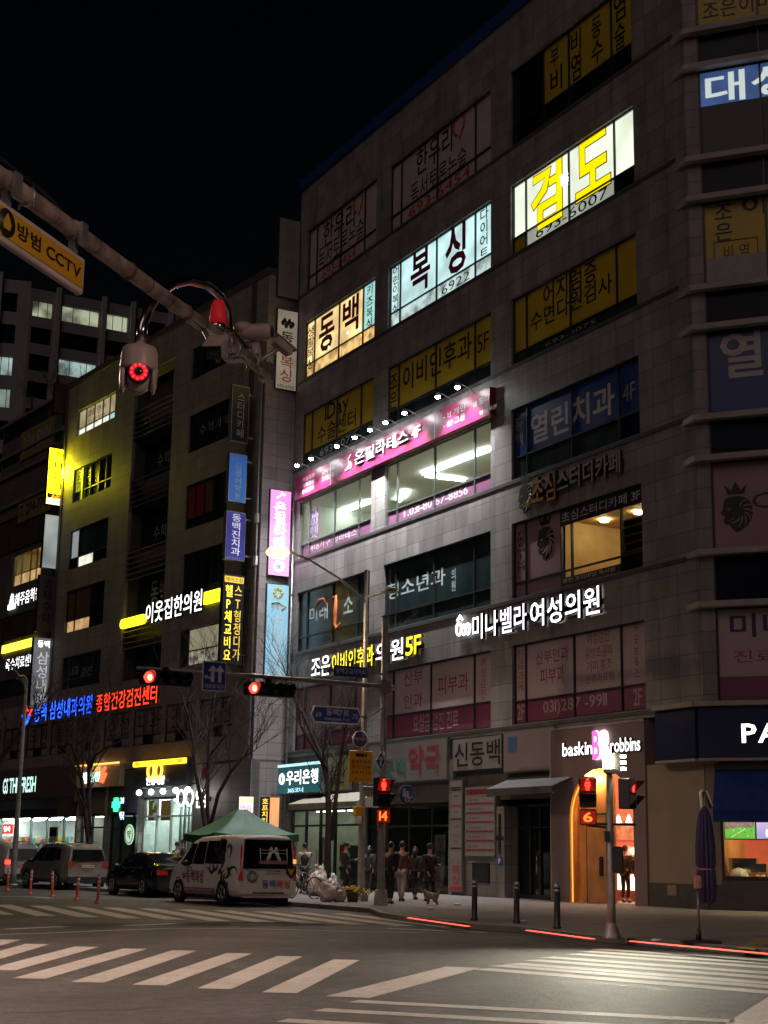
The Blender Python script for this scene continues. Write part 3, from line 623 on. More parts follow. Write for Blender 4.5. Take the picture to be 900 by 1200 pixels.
# bank: lit glazing
sh = room('bank_room', bA, uBK+.3, uPH-.3, KERB+.02, 3.4, .4, 6, M('bank_wall', (.62, .62, .50), .6), M('shop_floor', (.4, .38, .34), .3))
q = MB(E('bank_ceiling_light', (.92, 1, .85), 4)); 
for k in range(4): q.box(uBK+.8+k*1.5, uBK+1.7+k*1.5, 1.2, 1.4, 3.32, 3.38); q.box(uBK+.8+k*1.5, uBK+1.7+k*1.5, 3.2, 3.4, 3.32, 3.38)
q.build('ceiling_light', sh)
q = MB(m_bk, M('poster_paper', (.5, .45, .3), .6), M('poster_red', (.4, .06, .05), .6)); q.box(uBK+1.6, uBK+2.4, 2.2, 2.6, KERB, 1.9, 0); q.box(uBK+3.0, uBK+3.9, .36, .38, 1.1, 2.2, 1); q.box(uBK+4.8, uBK+5.4, .36, .38, 1.2, 1.9, 2); q.build('bank_machine', sh)
def shopfront(parent, u0, u1, z0, z1, ms, y=.3, gl=None, fm=None, tr=None, name='shopfront', doors=()):
    f = MB(fm or m_frame)
    for u in [u0+.04, *ms, u1-.04]: f.box(u-.04, u+.04, y-.06, y+.06, z0, z1)
    f.box(u0, u1, y-.055, y+.055, z1-.1, z1-.002); f.box(u0, u1, y-.055, y+.055, z0+.002, z0+.12)
    if tr: f.box(u0, u1, y-.05, y+.05, tr-.04, tr+.04)
    w = f.build(name, parent); MB(gl or m_shop).quad([(u0, y, z0), (u1, y, z0), (u1, y, z1), (u0, y, z1)]).build('pane', w)
    for u in doors: MB(m_chrome).tube([(u, y-.12, .9), (u, y-.12, 1.7)], .02, 6).build('door_handle', w)
    return w
shopfront(bA, uBK+.28, uPH-.28, KERB+.02, 3.42, [uBK+1.7, uBK+3.1, uBK+4.5], tr=2.7, doors=(uBK+3.0,))
# pharmacy: closed, dim behind its glass
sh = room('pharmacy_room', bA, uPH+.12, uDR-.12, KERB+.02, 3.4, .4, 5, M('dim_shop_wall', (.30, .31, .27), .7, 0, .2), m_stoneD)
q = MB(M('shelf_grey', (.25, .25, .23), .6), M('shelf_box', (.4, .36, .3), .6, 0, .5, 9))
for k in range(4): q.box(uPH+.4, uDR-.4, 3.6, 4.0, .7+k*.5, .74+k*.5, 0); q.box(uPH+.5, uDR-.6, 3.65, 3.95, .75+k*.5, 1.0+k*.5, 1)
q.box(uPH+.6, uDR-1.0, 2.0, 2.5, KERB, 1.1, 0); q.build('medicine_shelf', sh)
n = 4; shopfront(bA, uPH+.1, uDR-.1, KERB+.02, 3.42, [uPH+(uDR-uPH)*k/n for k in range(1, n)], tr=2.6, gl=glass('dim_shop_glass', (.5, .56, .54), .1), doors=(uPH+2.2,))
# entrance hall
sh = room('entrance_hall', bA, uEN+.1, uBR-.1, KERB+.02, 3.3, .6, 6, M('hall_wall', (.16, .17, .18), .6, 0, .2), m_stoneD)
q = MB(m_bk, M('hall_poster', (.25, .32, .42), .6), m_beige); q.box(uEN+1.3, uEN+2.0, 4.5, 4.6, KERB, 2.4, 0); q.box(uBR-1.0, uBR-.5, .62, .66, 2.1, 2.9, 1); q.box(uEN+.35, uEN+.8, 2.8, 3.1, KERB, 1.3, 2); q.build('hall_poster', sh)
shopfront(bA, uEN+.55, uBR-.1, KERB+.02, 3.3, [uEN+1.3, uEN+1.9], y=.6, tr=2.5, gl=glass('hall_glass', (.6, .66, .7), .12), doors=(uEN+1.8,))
q = MB(m_stone); q.box(uEN+.02, uEN+.62, -.05, .5, KERB, 3.2); q.build('entrance_column', bA)
q = MB(m_bk, M('parking_blue', (.04, .08, .3), .5), m_wht); q.box(uEN+.26, uEN+.42, -.065, -.05, 1.6, 2.95, 0); q.box(uEN+.1, uEN+.58, -.068, -.05, 2.05, 2.2, 0); q.box(uEN+.2, uEN+.5, -.07, -.05, 1.2, 1.5, 1); q.text('P', (uEN+.28, 1.25, uEN+.42, 1.45), -.07, .005, 2); q.build('column_sign', bA)
# ice cream shop: taupe wall with an arched opening
z1 = 5.68; aw0, aw1 = gu(672, 1057), gu(748, 1062); spring = 2.75; rad = (aw1-aw0)/2; am = (aw0+aw1)/2
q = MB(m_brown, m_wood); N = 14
arch = [(am-rad*cos(pi*k/N), spring+rad*.92*sin(pi*k/N)) for k in range(N+1)]
yb = -.12
q.quad([(uBR, yb, KERB), (aw0, yb, KERB), (aw0, yb, spring), (uBR, yb, spring)]); q.quad([(aw1, yb, KERB), (uPB, yb, KERB), (uPB, yb, spring), (aw1, yb, spring)])
q.quad([(uBR, yb, spring), (aw0, yb, spring), (aw0, yb, z1), (uBR, yb, z1)]); q.quad([(aw1, yb, spring), (uPB, yb, spring), (uPB, yb, z1), (aw1, yb, z1)])
for (a, b), (c, d) in zip(arch, arch[1:]): q.quad([(a, yb, b), (c, yb, d), (c, yb, z1), (a, yb, z1)])
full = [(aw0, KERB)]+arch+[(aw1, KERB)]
for (a, b), (c, d) in zip(full, full[1:]): q.quad([(a, yb, b), (c, yb, d), (c, .35, d), (a, .35, b)], 1)  # reveal given orange wood, the glow on it put into the colour
q.quad([(uBR, yb, KERB), (uBR, yb, z1), (uBR, .5, z1), (uBR, .5, KERB)]); q.quad([(uPB, yb, KERB), (uPB, .5, KERB), (uPB, .5, z1), (uPB, yb, z1)]); q.quad([(uBR, yb, z1), (uPB, yb, z1), (uPB, .5, z1), (uBR, .5, z1)])
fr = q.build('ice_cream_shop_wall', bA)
q = MB(M('cool_trim', (.45, .42, .40), .4, .3)); q.box(uBR-.05, uBR, yb-.03, yb+.3, KERB, z1); q.box(uBR, uPB, yb-.03, yb, z1-.06, z1+.004); q.build('wall_trim', bA)
m_pinkroom = M('coral_wall', (.75, .20, .18), .6, 0, .06)
sh = room('ice_cream_room', bA, uBR+.15, uPB-.15, KERB+.02, 4.3, .36, 6.5, m_pinkroom, M('wood_floor', (.3, .17, .09), .35), M('cream_ceiling', (.7, .55, .45), .6))
q = MB(E('warm_ceiling_light', (1, .62, .30), 26)); 
for k in range(3): q.box(aw0-.3, aw1+.3, .8+k*1.9, 1.0+k*1.9, 4.2, 4.26)
q.build('ceiling_light', sh)
dm = aw0+(aw1-aw0)*.60
q = MB(m_wood, m_bk)
pl = [(aw0+.02, KERB+.03)]+[(a, b) for a, b in arch if a < dm]+[(dm, spring+rad*.9)]+[(dm, KERB+.03)]
q.slab(pl, .2, .25, 0); q.slab([(aw0+.5, .3), (dm-.45, .3), (dm-.45, spring+.1), (aw0+.5, spring+.1)], .185, .2, 0)
for u in (aw0+.5, dm-.45): q.box(u-.015, u+.015, .18, .2, KERB, spring+.1, 1)
q.box(aw0+.5, dm-.45, .178, .2, spring+.1, spring+.14, 1); dr = q.build('wood_door', bA)
MB(m_bk).bbox(dm-.75, dm-.62, .1, .18, .95, 1.55).build('door_handle', dr)
q = MB(E('lit_edge_glow', (1, .36, .05), 1.5)); q.tube([(aw0+.03, -.04, KERB)]+[(am+(a-am)*.985, -.04, b-.03) for a, b in arch]+[(aw1-.03, -.04, KERB)], .02, 6); q.build('arch_edge_glow', bA); MB(E('arch_fill_light', (1, .56, .2), 110)).box(am-.9, am-.2, .0, .12, spring+rad*.72, spring+rad*.74).build('arch_fill_light', bA)  # glowing edge stands for the lit reveal; unseen light added to brighten the door
MB(m_shop).quad([(dm, .22, KERB), (aw1, .22, KERB), (aw1, .22, spring), (dm, .22, spring+rad*.75)]).build('pane', bA)
q = MB(M('counter_red', (.35, .08, .07), .4), E('display_glow', (1, .72, .5), 3.5), m_chrome, M('menu_board', (.6, .3, .28), .5, 0, .5, 6), M('pale_tile', (.75, .55, .48), .4))
q.box(-.6, 2.3, 2.2, 2.9, KERB, 1.1, 0); q.box(-.5, 2.2, 2.15, 2.2, .5, 1.0, 1); q.box(-.6, 2.3, 2.1, 3.0, 1.1, 1.16, 2); q.box(uBR+.17, uBR+.2, .8, 4.5, 2.1, 2.9, 3); q.box(uBR+.16, uBR+.19, .6, 5, 1.2, 1.9, 4)
for k in range(9): q.ball((uBR+.3, .9+k*.42, 1.75), (.08, .1, .12), 8, 5, 1)
for k in range(4): q.lathe([(.03, 2.9), (.11, 2.66), (.11, 2.64)], 10, (.2+k*.55, 1.7, 0), 1)
q.build('ice_cream_counter', sh)
# bakery on the chamfer: fascia, beige pier, window
CHM = lambda o, name, loc=(UR, 0, 0): o.build(name, bA, loc, crz)
q = MB(M('navy_fascia', (.012, .02, .085), .35, 0, .1, 1), M('trim_stone', (.42, .36, .33), .5)); zf0, zf1 = G(790, 892)[1], G(790, 833)[1]
uF = FA.hit(765, 860, -.45)[0]; q.box(uF, UR+.0, -.35, .4, zf0, zf1, 0); q.box(uF, UR+.05, -.5, .3, zf1, zf1+.14, 1); q.box(uF, UR+.02, -.4, .3, zf0-.07, zf0, 1); q.build('bakery_fascia', bA)
q = MB(M('navy_fascia'), M('trim_stone'), m_beige, m_stoneD); q.box(-.12, CW, -.33, .4, zf0, zf1, 0); q.box(-.2, CW, -.48, .3, zf1+.001, zf1+.141, 1); q.box(-.14, CW, -.38, .3, zf0-.071, zf0, 1)
zs = FC.hit(850, 1037)[1]; wx = FC.hit(845, 1000)[0]; q.box(-.02, wx, -.01, .3, zs, zf0-.07, 2); q.box(-.03, CW, -.04, .3, KERB, zs, 3); q.box(wx, CW, .0, .3, zs, zs+.12, 3); q.box(4.6, 5.0, 0, .3, zs, zf0, 2); CHM(q, 'bakery_wall')
q = MB(m_beige, m_stoneD); q.box(uPB+.002, UR, -.06, .3, zs, zf0-.07, 0); q.box(uPB+.002, UR+.01, -.08, .3, KERB, zs, 1); q.box(uPB+.9, uPB+1.3, -.1, -.06, zs-.35, zs-.05, 0); q.build('bakery_pier', bA)
sh = room('bakery_room', bA, .3, 7.5, KERB+.3, 3.2, .35, 5.5, M('bakery_wall_paint', (.55, .30, .13), .6), M('wood_floor'), M('cream_ceiling')); sh.location = (UR, 0, 0); sh.rotation_euler = (0, 0, crz)
q = MB(E('bakery_light', (1, .70, .34), 26))
for k in range(4): q.box(.8+k*1.6, 1.7+k*1.6, 1.0, 1.15, 3.12, 3.18); q.box(.8+k*1.6, 1.7+k*1.6, 3.0, 3.15, 3.12, 3.18)
q.box(.4, 7.2, .42, .52, 3.10, 3.16); q.build('ceiling_light', sh)  # long strip by the window added to brighten the counter front
zt, zb = FC.hit(846, 966)[1], FC.hit(846, 982)[1]
q = MB(E('green_screen', (.10, .36, .06), 1.0), E('violet_screen', (.28, .26, .55), 1.0), E('pale_screen', (.75, .72, .78), 1.0), m_bk, E('pitch_line', (.5, .7, .45), 1), E('crowd_screen', (.16, .12, .14), .8, None, .7, 14))
for k, m in enumerate((0, 1, 2, 1, 0)):
    a = .35+k*.78+(.12 if k else 0); q.box(a, a+(.85 if k == 0 else .72), .9, .95, zb, zt+.1, m); q.box(a-.03, a+.88, .95, .98, zb-.03, zt+.13, 3)
q.slab([(.5, zb+.03), (.53, zb+.03), (.95, zt-.1), (.92, zt-.1)], .885, .899, 4); q.box(.36, 1.19, .888, .899, zt-.06, zt+.09, 5); q.slab([(.36, zb+.25), (.7, zt-.06), (.36, zt-.06)], .887, .899, 5)
for k in range(7): q.ball((.5+.1*k, .885, zb+.08+.05*(k*3 % 5)), (.012, .006, .02), 6, 4, 4 if k % 2 else 3)
for k in range(3): q.box(2.2, 2.6, .885, .899, zb+.08+.11*k, zb+.13+.11*k, 1); q.ball((1.55+.12*k, .885, zb+.16), (.05, .008, .12), 8, 6, 2 if k != 1 else 5)
q; q.build('menu_screen', sh)
q = MB(M('counter_wood', (.45, .22, .09), .5), m_chrome, M('bread_tray', (.5, .42, .1), .5, 0, .4, 8), m_bk, M('bread', (.55, .30, .10), .7, 0, .3, 9), m_wht)
q.box(.32, 7.3, .9, 1.5, KERB+.3, zs+.35, 0); q.box(.4, 1.2, 1.0, 1.4, zs+.35, zs+.75, 1)
for k in range(7):
    u = .55+k*.62; q.box(u, u+.5, .55, .85, zs+.14, zs+.18, 2); q.box(u+.02, u+.3, 1.0, 1.3, zs+.36, zs+.6, 1 if k % 2 else 3)
    for j in range(3): q.ball((u+.1+j*.15, .7, zs+.24), (.07, .12, .06), 8, 5, 4 if j != 1 else 5)
q.lathe([(.28, 0), (.27, .12), (.2, .26), (.02, .32)], 14, (.75, .62, zs+.16), 5); q.build('bread_counter', sh)
w = shopfront(bA, wx, 4.6, zs+.12, zf0-.1, [2.6], y=.1); w.location = (UR, 0, 0); w.rotation_euler = (0, 0, crz)

# ------------------------------------------------------------------ signs on the corner building
def pA(px, py, off=-.2): return FA.hit(px, py, off)
SG = 'signs fixed to the corner building'
# long pink board of the pilates studio
r = (pA(348.5, 562)[0], pA(348.5, 586)[1], pA(576.5, 487)[0], pA(576.5, 453.5)[1])
zb = (pA(349, 586)[1]+pA(576.5, 487)[1])/2; zt = (pA(349, 561)[1]+pA(576.5, 453)[1])/2; u0, u1 = r[0], r[2]
t = thing_on('shop_sign', 'long pink board of the pilates studio lit by small lamps', 'sign', FA, u0, zb)
L = u1-u0; Hh = zt-zb
q = MB(M('pink_board', (.25, .014, .075), .4, 0, .06, .6), M('pink_board_edge', (.20, .02, .06), .4)); q.box(0, L, -.3, -.28, 0, Hh, 0); q.box(0, L, -.28, -.02, 0, Hh, 1)
pu = lambda x, y: pA(x, y, -.3)[0]-u0; bd = q.build('sign_board', t)
q = MB(m_wht); a, b = pu(394, 560), pu(408, 552); q.box(a-.6, a-.57, -.303, -.3, 0, Hh); q.build('seam', bd); q = MB(m_wht); a2 = pu(509, 495); q.box(a2-.02, a2+.02, -.303, -.3, 0, Hh); q.build('seam', bd)
m_letter = E('white_channel_letter', (1, .97, .98), .5, (.75, .72, .73))
x1, x2 = pu(417, 540), pu(480, 515)
q = MB(m_letter, M('letter_side', (.35, .32, .33), .5)); q.text('온필라테스', (x1, .32*Hh, x2, .86*Hh), -.3, .08, 0, .02, 1); q.text('4F', (x2+.25, .36*Hh, pu(494, 508), .78*Hh), -.3, .06, 0, .02, 1); q.build('channel_letter', t)
def board_line(w, r, b=.008): MB(m_wht).text(w, r, -.3, .004, 0, b).build('lettering', t)
for k, s in enumerate(('재활교정', '체형교정', '통증완화')): board_line('- '+s, (.55, Hh*(.68-.27*k), 2.0, Hh*(.86-.27*k)))
for k, s in enumerate(('다이어트', '코어운동')): board_line('- '+s, (2.55, Hh*(.6-.3*k), 4.0, Hh*(.8-.3*k)))
for k, s in enumerate(('- 1:1 개인', '- 6:1 그룹')): board_line(s, (a2+.7, Hh*(.55-.33*k), a2+2.3, Hh*(.8-.33*k)))
board_line('1:1 필라', (a2+2.9, Hh*.5, a2+4.0, Hh*.74)); board_line('평생회원', (a2+3.3, Hh*.12, a2+4.5, Hh*.28), .005)
q = MB(m_wht); uu = x1-.75; q.tube([(uu, -.31, .3*Hh), (uu+.2, -.31, .5*Hh), (uu+.05, -.31, .75*Hh), (uu+.3, -.31, .9*Hh)], .04, 5); q.tube([(uu-.2, -.31, .3*Hh), (uu+.45, -.31, .35*Hh), (uu+.25, -.31, .6*Hh)], .035, 5); q.build('emblem', t)
# its nine little lamps on arms
e_bulb = E('lamp_bulb', (.97, .99, 1), 120); SPY = -.95
proto = thing_on('sign_lamp', 'x', 'lamp', FA, u0+.3, zt, 0, 'small lamps on arms along the top of the pink board')
q = MB(m_metal); q.tube([(0, -.1, .02), (0, -.25, .16), (0, -.75, .34), (0, SPY+.06, .32)], .018, 6); q.box(-.05, .05, -.14, -.06, -.02, .08); q.build('arm', proto)
q = MB(m_metal); q.lathe([(.03, .14), (.06, .12), (.11, .0), (.115, -.03)], 12, (0, SPY, .24)); hd = q.build('lamp_head', proto)
MB(e_bulb).ball((0, SPY-.0, .19), (.10, .10, .07), 10, 6).build('bulb', hd)
spot('lamp_light', hd, (0, SPY-.05, .12), (0, SPY+.12, -3), 1800, 106, (.96, .98, 1), 1, .06)
for i, (x, y) in enumerate(((348, 549), (364.5, 540.5), (394.5, 526), (415.5, 515), (433.5, 506.5), (451.5, 498), (474, 486.5), (513, 468), (536, 457))):
    o = proto if i == 0 else copy_tree(proto); u = FA.hit(x, y, SPY)[0]
    o.location = FA.pt(min(max(u, u0+.1), u1-.1), zt)
    o['label'] = 'small sign lamp on an arm over the pink board, ' + ['leftmost of nine', 'second from the left', 'third from the left', 'fourth from the left', 'middle one of nine', 'sixth from the left', 'third from the right', 'second from the right', 'rightmost of nine'][i]
def raceway(name, label, x0, y0, x1, y1, dy, parts, depth=.12, off=-.12, light=None):
    """channel letters on a rail; parts = (words, start fraction, end fraction, material)"""
    a = FA.hit(x0, y0, off); b = FA.hit(x1, y1, off); z0 = (FA.hit(x0, y0+dy[0], off)[1] + FA.hit(x1, y1+dy[1], off)[1])/2; z1 = (a[1]+b[1])/2
    t = thing_on(name, label, 'sign', FA, a[0], z0); L = b[0]-a[0]; H = z1-z0
    q = MB(m_bk); q.box(0, L, -.06, -.02, H*.35, H*.55); q.build('rail', t)
    for w, f0, f1, m, *g in parts:
        h0, h1 = g[0] if g else (0, 1)
        q = MB(m, m_bk); q.text(w, (f0*L, h0*H, f1*L, h1*H), -.06, depth, 0, .014, 1); q.build('channel_letter', t)
    return t, L, H
raceway('lettered_sign', 'white and yellow glowing letters ending in 5F above the second floor', 366.5, 770, 495, 744, (24, 25),
        [('조은', 0, .19, e_white), ('이비인후과', .21, .60, e_yel), ('의원', .62, .855, e_white), ('5F', .875, 1, e_yel, (.1, .95))])
t, L, H = raceway('lettered_sign', 'white glowing clinic letters with a round emblem over the pale pink windows', 535, 727, 704, 685, (28, 34),
        [('미나', .135, .325, e_white), ('벨라', .345, .53, E('violet_white_light', (.86, .80, 1), 1.6)), ('여성의원', .555, 1, e_white)])
q = MB(e_white)
for (cx_, cz_, w_, h_) in ((.12, .6, .17, .26), (.47, .52, .14, .2), (.75, .52, .14, .22)): q.tube([(.05+cx_+w_*cos(k*pi/6), -.12, H*cz_+H*h_*sin(k*pi/6)) for k in range(13)], .045, 6)
q.tube([(.05, -.12, H*.95), (.25, -.12, H*1.12), (.4, -.12, H*.95)], .05, 6); q.build('emblem', t)
# unlit study cafe letters
a = FA.hit(606, 572, -.15); b = FA.hit(727, 528, -.15); z0 = FA.hit(625, 595, -.15)[1]
t = thing_on('lettered_sign', 'unlit study cafe letters with a lion shield on the dark stone', 'sign', FA, a[0], z0); L = b[0]-a[0]; H = 1.12
q = MB(m_bk, M('shield_gold', (.32, .25, .14), .35, .4)); lion(q, .45, H*.42, .95, -.1, 0); mane(q, .45, H*.42, .95, -.11, 1); q.build('emblem', t)
q = MB(M('amber_letter', (.38, .17, .04), .45), m_bk); q.text('초심', (.95, .04, L*.40, H*.95), -.05, .14, 0, .022, 1); q.build('channel_letter', t)
q = MB(M('grey_channel_letter', (.34, .32, .31), .45), m_bk); q.text('스터디카페', (L*.41, .22, L, H*.88), -.05, .12, 0, .02, 1); q.build('channel_letter', t)
q = MB(m_bk); q.box(.9, L, -.05, -.0, H*.35, H*.6); q.build('rail', t)
# ice cream shop letters on the taupe wall
a = FA.hit(659, 869, -.2); b = FA.hit(750, 862, -.2); zc = FA.hit(704, 875, -.2)[1]
e_logo = E('soft_white_light', (1, .95, 1), 1.5)
t = thing_on('lettered_sign', 'glowing ice cream shop letters with pink centre on the taupe wall', 'sign', FA, a[0], zc-.4); L = b[0]-a[0]
q = MB(e_logo, m_bk); q.text('baskin', (0, .18, L*.40, .62), -.12, .08, 0, .02, 1); q.text('robbins', (L*.63, .18, L, .62), -.12, .08, 0, .02, 1); q.build('channel_letter', t)
q = MB(E('pink_sign_light', (1, .10, .42), 1.5), e_logo); q.text('BR', (L*.41, 0, L*.62, .92), -.13, .1, 0, .035, 1); q.text('R', (L*.525, .03, L*.615, .89), -.235, .01, 1, .0); q.build('channel_letter', t)
# bakery letters on the chamfer fascia
a = FC.hit(869, 848, -.36); b = FC.hit(888, 871, -.36); 
t = thing_on('lettered_sign', 'white glowing bakery letters on the navy fascia at right', 'sign', FC, a[0], b[1]); MB(e_white, m_bk).text('PARIS', (0, 0, (b[0]-a[0])*5.1, a[1]-b[1]), -.335, .09, 0, .022, 1).build('channel_letter', t)
# bakery awning
q = MB(M('navy_canvas', (.02, .05, .26), .8, 0, .15, 4, .3, .2), m_frame); zt, zb = zf0-.1, FC.hit(850, 964)[1]
t = thing_on('awning', 'dark navy canvas awning over the bakery window', 'awning', FC, wx-.1, zb); Ha = zt-zb
q.add([(0, 0, Ha*.9), (5, 0, Ha*.9), (5, -.55, .35), (0, -.55, .35), (0, -.55, 0), (5, -.55, 0)], [(0, 1, 2, 3), (3, 2, 5, 4)]); q.add([(0, 0, Ha*.9), (0, -.55, .35), (0, -.55, 0), (0, 0, .35)], [(0, 1, 2, 3)]); q.build('canvas', t)
q = MB(m_frame); q.box(0, 5, -.08, 0, Ha*.88, Ha*.98); q.tube([(0, -.54, .02), (5, -.54, .02)], .02, 6); q.build('awning_frame', t)
# panels over the other shops
def panel_sign(name, label, px, mat, texts, off=-.1, edge=None, thick=.2, frame=None):
    r = FA.rect(*px, off); t = thing_on(name, label, 'sign', FA, r[0], r[1]); L, H = r[2]-r[0], r[3]-r[1]
    q = MB(edge or m_framel); q.box(0, L, off+.01, off+thick, 0, H); q.build('sign_case', t)
    q = MB(mat); q.box(.05, L-.05, off-.005, off+.01, .05, H-.05); q.build('sign_face', t)
    for w, (f0, g0, f1, g1), m, *bo in texts: MB(m).text(w, (f0*L, g0*H, f1*L, g1*H), off-.006, .008, 0, bo[0] if bo else .01).build('lettering', t)
    return t, L, H
panel_sign('shop_sign', 'grey pharmacy panel with green and dark red lettering', (431, 874, 524, 914), M('grey_panel', (.20, .185, .175), .5, 0, .08, 1), [('신동백', (.07, .14, .50, .62), m_teal, 0), ('약국', (.54, .18, .92, .86), M('maroon_letter', (.30, .03, .08), .5), .02)])
panel_sign('shop_sign', 'framed white panel with thick black brush lettering over the entrance', (530, 866, 588.5, 901), M('warm_white_panel', (.25, .225, .215), .5, 0, .06, 1), [('신동백', (.06, .14, .96, .86), m_black, .01)], edge=M('dark_green_frame', (.02, .035, .03), .5))
t, L, H = panel_sign('shop_sign', 'blank pinkish panel with a small blue square beside the taupe wall', (589.5, 857, 650, 902), M('faded_panel', (.24, .185, .19), .5, 0, .08, 1), [('부동산 상담 매매 임대', (.3, .06, .95, .12), m_pinkd, 0)])
MB(M('blue_square', (.06, .13, .25), .5)).box(L*.1, L*.28, -.112, -.104, H*.5, H*.85).build('blue_square', t)
panel_sign('shop_sign', 'dull olive sign panel behind the street tree', (376, 888, 408, 926), M('olive_panel', (.22, .21, .08), .5), [('부동산', (.12, .2, .88, .75), m_black)])
e_bk = E('teal_sign_glow', (.02, .09, .10), .7, (.02, .07, .08), .2)
t, L, H = panel_sign('shop_sign', 'dark teal bank sign with glowing white letters', (325.5, 900, 375, 929), e_bk, [('우리은행', (.22, .34, .95, .86), e_white, .02), ('365코너', (.26, .06, .62, .24), E('pale_blue_light', (.5, .8, 1), 1.2), .01)], off=-.6, thick=.6)
MB(E('sign_top_tube', (.45, .75, .8), 1.0)).box(.02, L-.02, -.62, -.5, H, H+.12).build('top_light', t)
q = MB(e_bk, e_white); q.tube([(L*.12+.2*cos(k*pi/8), -.62, H*.58+.2*sin(k*pi/8)) for k in range(17)], .05, 6, 1); q.build('emblem', t)
# canopy over the bank door, awning over the entrance
r0 = FA.hit(337, 953, -1.3); r1 = FA.hit(418, 937, -1.3)
t = thing_on('canopy', 'beige canvas canopy over the bank windows behind the tree', 'canopy', FA, r0[0], r1[1]-.5); L = r1[0]-r0[0]
q = MB(M('beige_canvas', (.33, .30, .24), .8, 0, .12, 4, .3, .2)); q.add([(0, 0, .9), (L, 0, .9), (L, -1.3, .45), (0, -1.3, .45), (0, -1.3, .22), (L, -1.3, .22)], [(0, 1, 2, 3), (3, 2, 5, 4)]); q.add([(L, 0, .9), (L, -1.3, .45), (L, -1.3, .22), (L, 0, .22)], [(0, 1, 2, 3)]); q.build('canvas', t)
q = MB(m_frame); q.tube([(0, -1.3, .2), (L, -1.3, .2)], .03, 6)
for u in (0.03, L*.5, L-.03): q.tube([(u, -1.28, .22), (u, -.02, .5)], .02, 6)
q.build('canopy_frame', t)
r0 = FA.hit(570, 926, -.9); r1 = FA.hit(647, 913, -.9)
t = thing_on('awning', 'short dark awning over the glass entrance doors', 'awning', FA, r0[0], r1[1]-.55); L = r1[0]-r0[0]
q = MB(M('grey_canvas', (.075, .065, .065), .7, 0, .15, 4)); q.add([(0, .1, .75), (L, .1, .75), (L, -.9, .35), (0, -.9, .35), (0, -.9, .12), (L, -.9, .12)], [(0, 1, 2, 3), (3, 2, 5, 4)]); q.add([(0, .1, .75), (0, -.9, .35), (0, -.9, .12)], [(0, 1, 2)]); q.build('canvas', t)
MB(m_bk).tube([(0, -.88, .12), (L, -.88, .12)], .03, 6).build('awning_frame', t)
# directory boards beside the entrance
def board(name, label, x0, y0, x1, y1, off=-.12):
    r = FA.rect(x0, y0, x1, y1, off); t = thing_on(name, label, 'sign', FA, r[0], r[1]); return t, r[2]-r[0], r[3]-r[1]
t, L, H = board('directory_board', 'narrow white shop directory with a red boxing panel at its foot', 527, 914, 541.5, 1046)
q = MB(m_framel, M('board_white', (.26, .235, .23), .5, 0, .08, 2)); q.box(0, L, -.11, .1, 0, H); q.box(.06, L-.06, -.12, -.11, .06, H-.06, 1); q.build('sign_board', t)
q = MB(m_black, m_red, M('olive_band', (.2, .2, .1), .5)); 
for f, m in ((.90, 0), (.92, 0), (.76, 1), (.64, 0), (.5, 2), (.38, 0)): q.box(.1, L-.1, -.124, -.119, f*H, (f+.012)*H, m)
for f in (.84, .70, .57, .44): q.text('의원', (L*.35, f*H, L*.65, (f+.02)*H), -.12, .003, 0, 0)
q.box(.06, L-.06, -.125, -.119, .02*H, .05*H, 1); q.text(vert('복싱'), (L*.2, .06*H, L*.85, .24*H), -.12, .004, 1, .02); q.text('ㅣㅣ', (L*.3, .255*H, L*.7, .28*H), -.12, .004, 0, 0); q.build('lettering', t)
t, L, H = board('directory_board', 'wide shop directory with red rows next to the entrance', 544.5, 922, 580, 1005)
q = MB(m_framel, M('board_white')); q.box(0, L, -.1, .1, 0, H); q.box(.05, L-.05, -.11, -.1, .05, H-.05, 1); q.build('sign_board', t)
q = MB(M('dark_red_band', (.22, .03, .04), .5), m_black); q.box(.1, L-.1, -.115, -.11, H*.88, H*.96); q.text('층별안내', (L*.15, H*.895, L*.6, H*.945), -.116, .003, 1, 0)
for k, s in enumerate(('6층 복싱', '5층 이비인후과', '4층 필라테스', '3층 스터디카페', '2층 여성의원', '1층 약국')): q.box(.1, L-.1, -.114, -.11, H*(.74-.13*k), H*(.765-.13*k)); q.text(s, (L*.1, H*(.785-.13*k), L*(.3+.03*len(s)), H*(.825-.13*k)), -.11, .003, 1, 0)
q.build('lettering', t)
t, L, H = board('vent_panel', 'dark mesh vent in the wall under the wide directory', 553, 1011, 572, 1035, -.03)
q = MB(m_bk, m_frame); q.box(0, L, -.02, .15, 0, H, 0)
for k in range(7): q.box(.04, L-.04, -.035, -.02, .05+k*H/7.2, .08+k*H/7.2, 1)
q.build('vent_grille', t)
q = MB(m_stone); q.box(uDR+.15, uEN+.02, .05, .45, KERB, 3.45); q.build('directory_wall', bA)

# ------------------------------------------------------------------ blade signs standing out from the left edge
def blade(fr, name, label, px, mat, texts, thick=.3, case=None, group=None):
    """box sign at right angles to the wall; px corners lie on its visible face"""
    r = fr.rect(*px); t = thing(name, label, 'sign', fr.pt(r[2], r[1]), fr.ang, group); L, H = r[2]-r[0], r[3]-r[1]
    q = MB(case or m_frame); q.box(-L, 0, .012, thick, 0, H)
    for f in (.12, .88): q.box(0, .35, .1, .18, f*H-.04, f*H+.04)
    q.build('sign_case', t)
    q = MB(mat); q.box(-L+.03, -.03, 0, .012, .03, H-.03); q.build('sign_face', t)
    for w, (f0, g0, f1, g1), m, *bo in texts: MB(m).text(w, (-L+f0*L, g0*H, -L+f1*L, g1*H), -.001, .006, 0, bo[0] if bo else .012).build('lettering', t)
    return t, L, H
PA = FA.perp(UL+.1)
e_pink = E('pink_blade_light', (.90, .30, .72), .85, (.7, .3, .5), .08, .5)
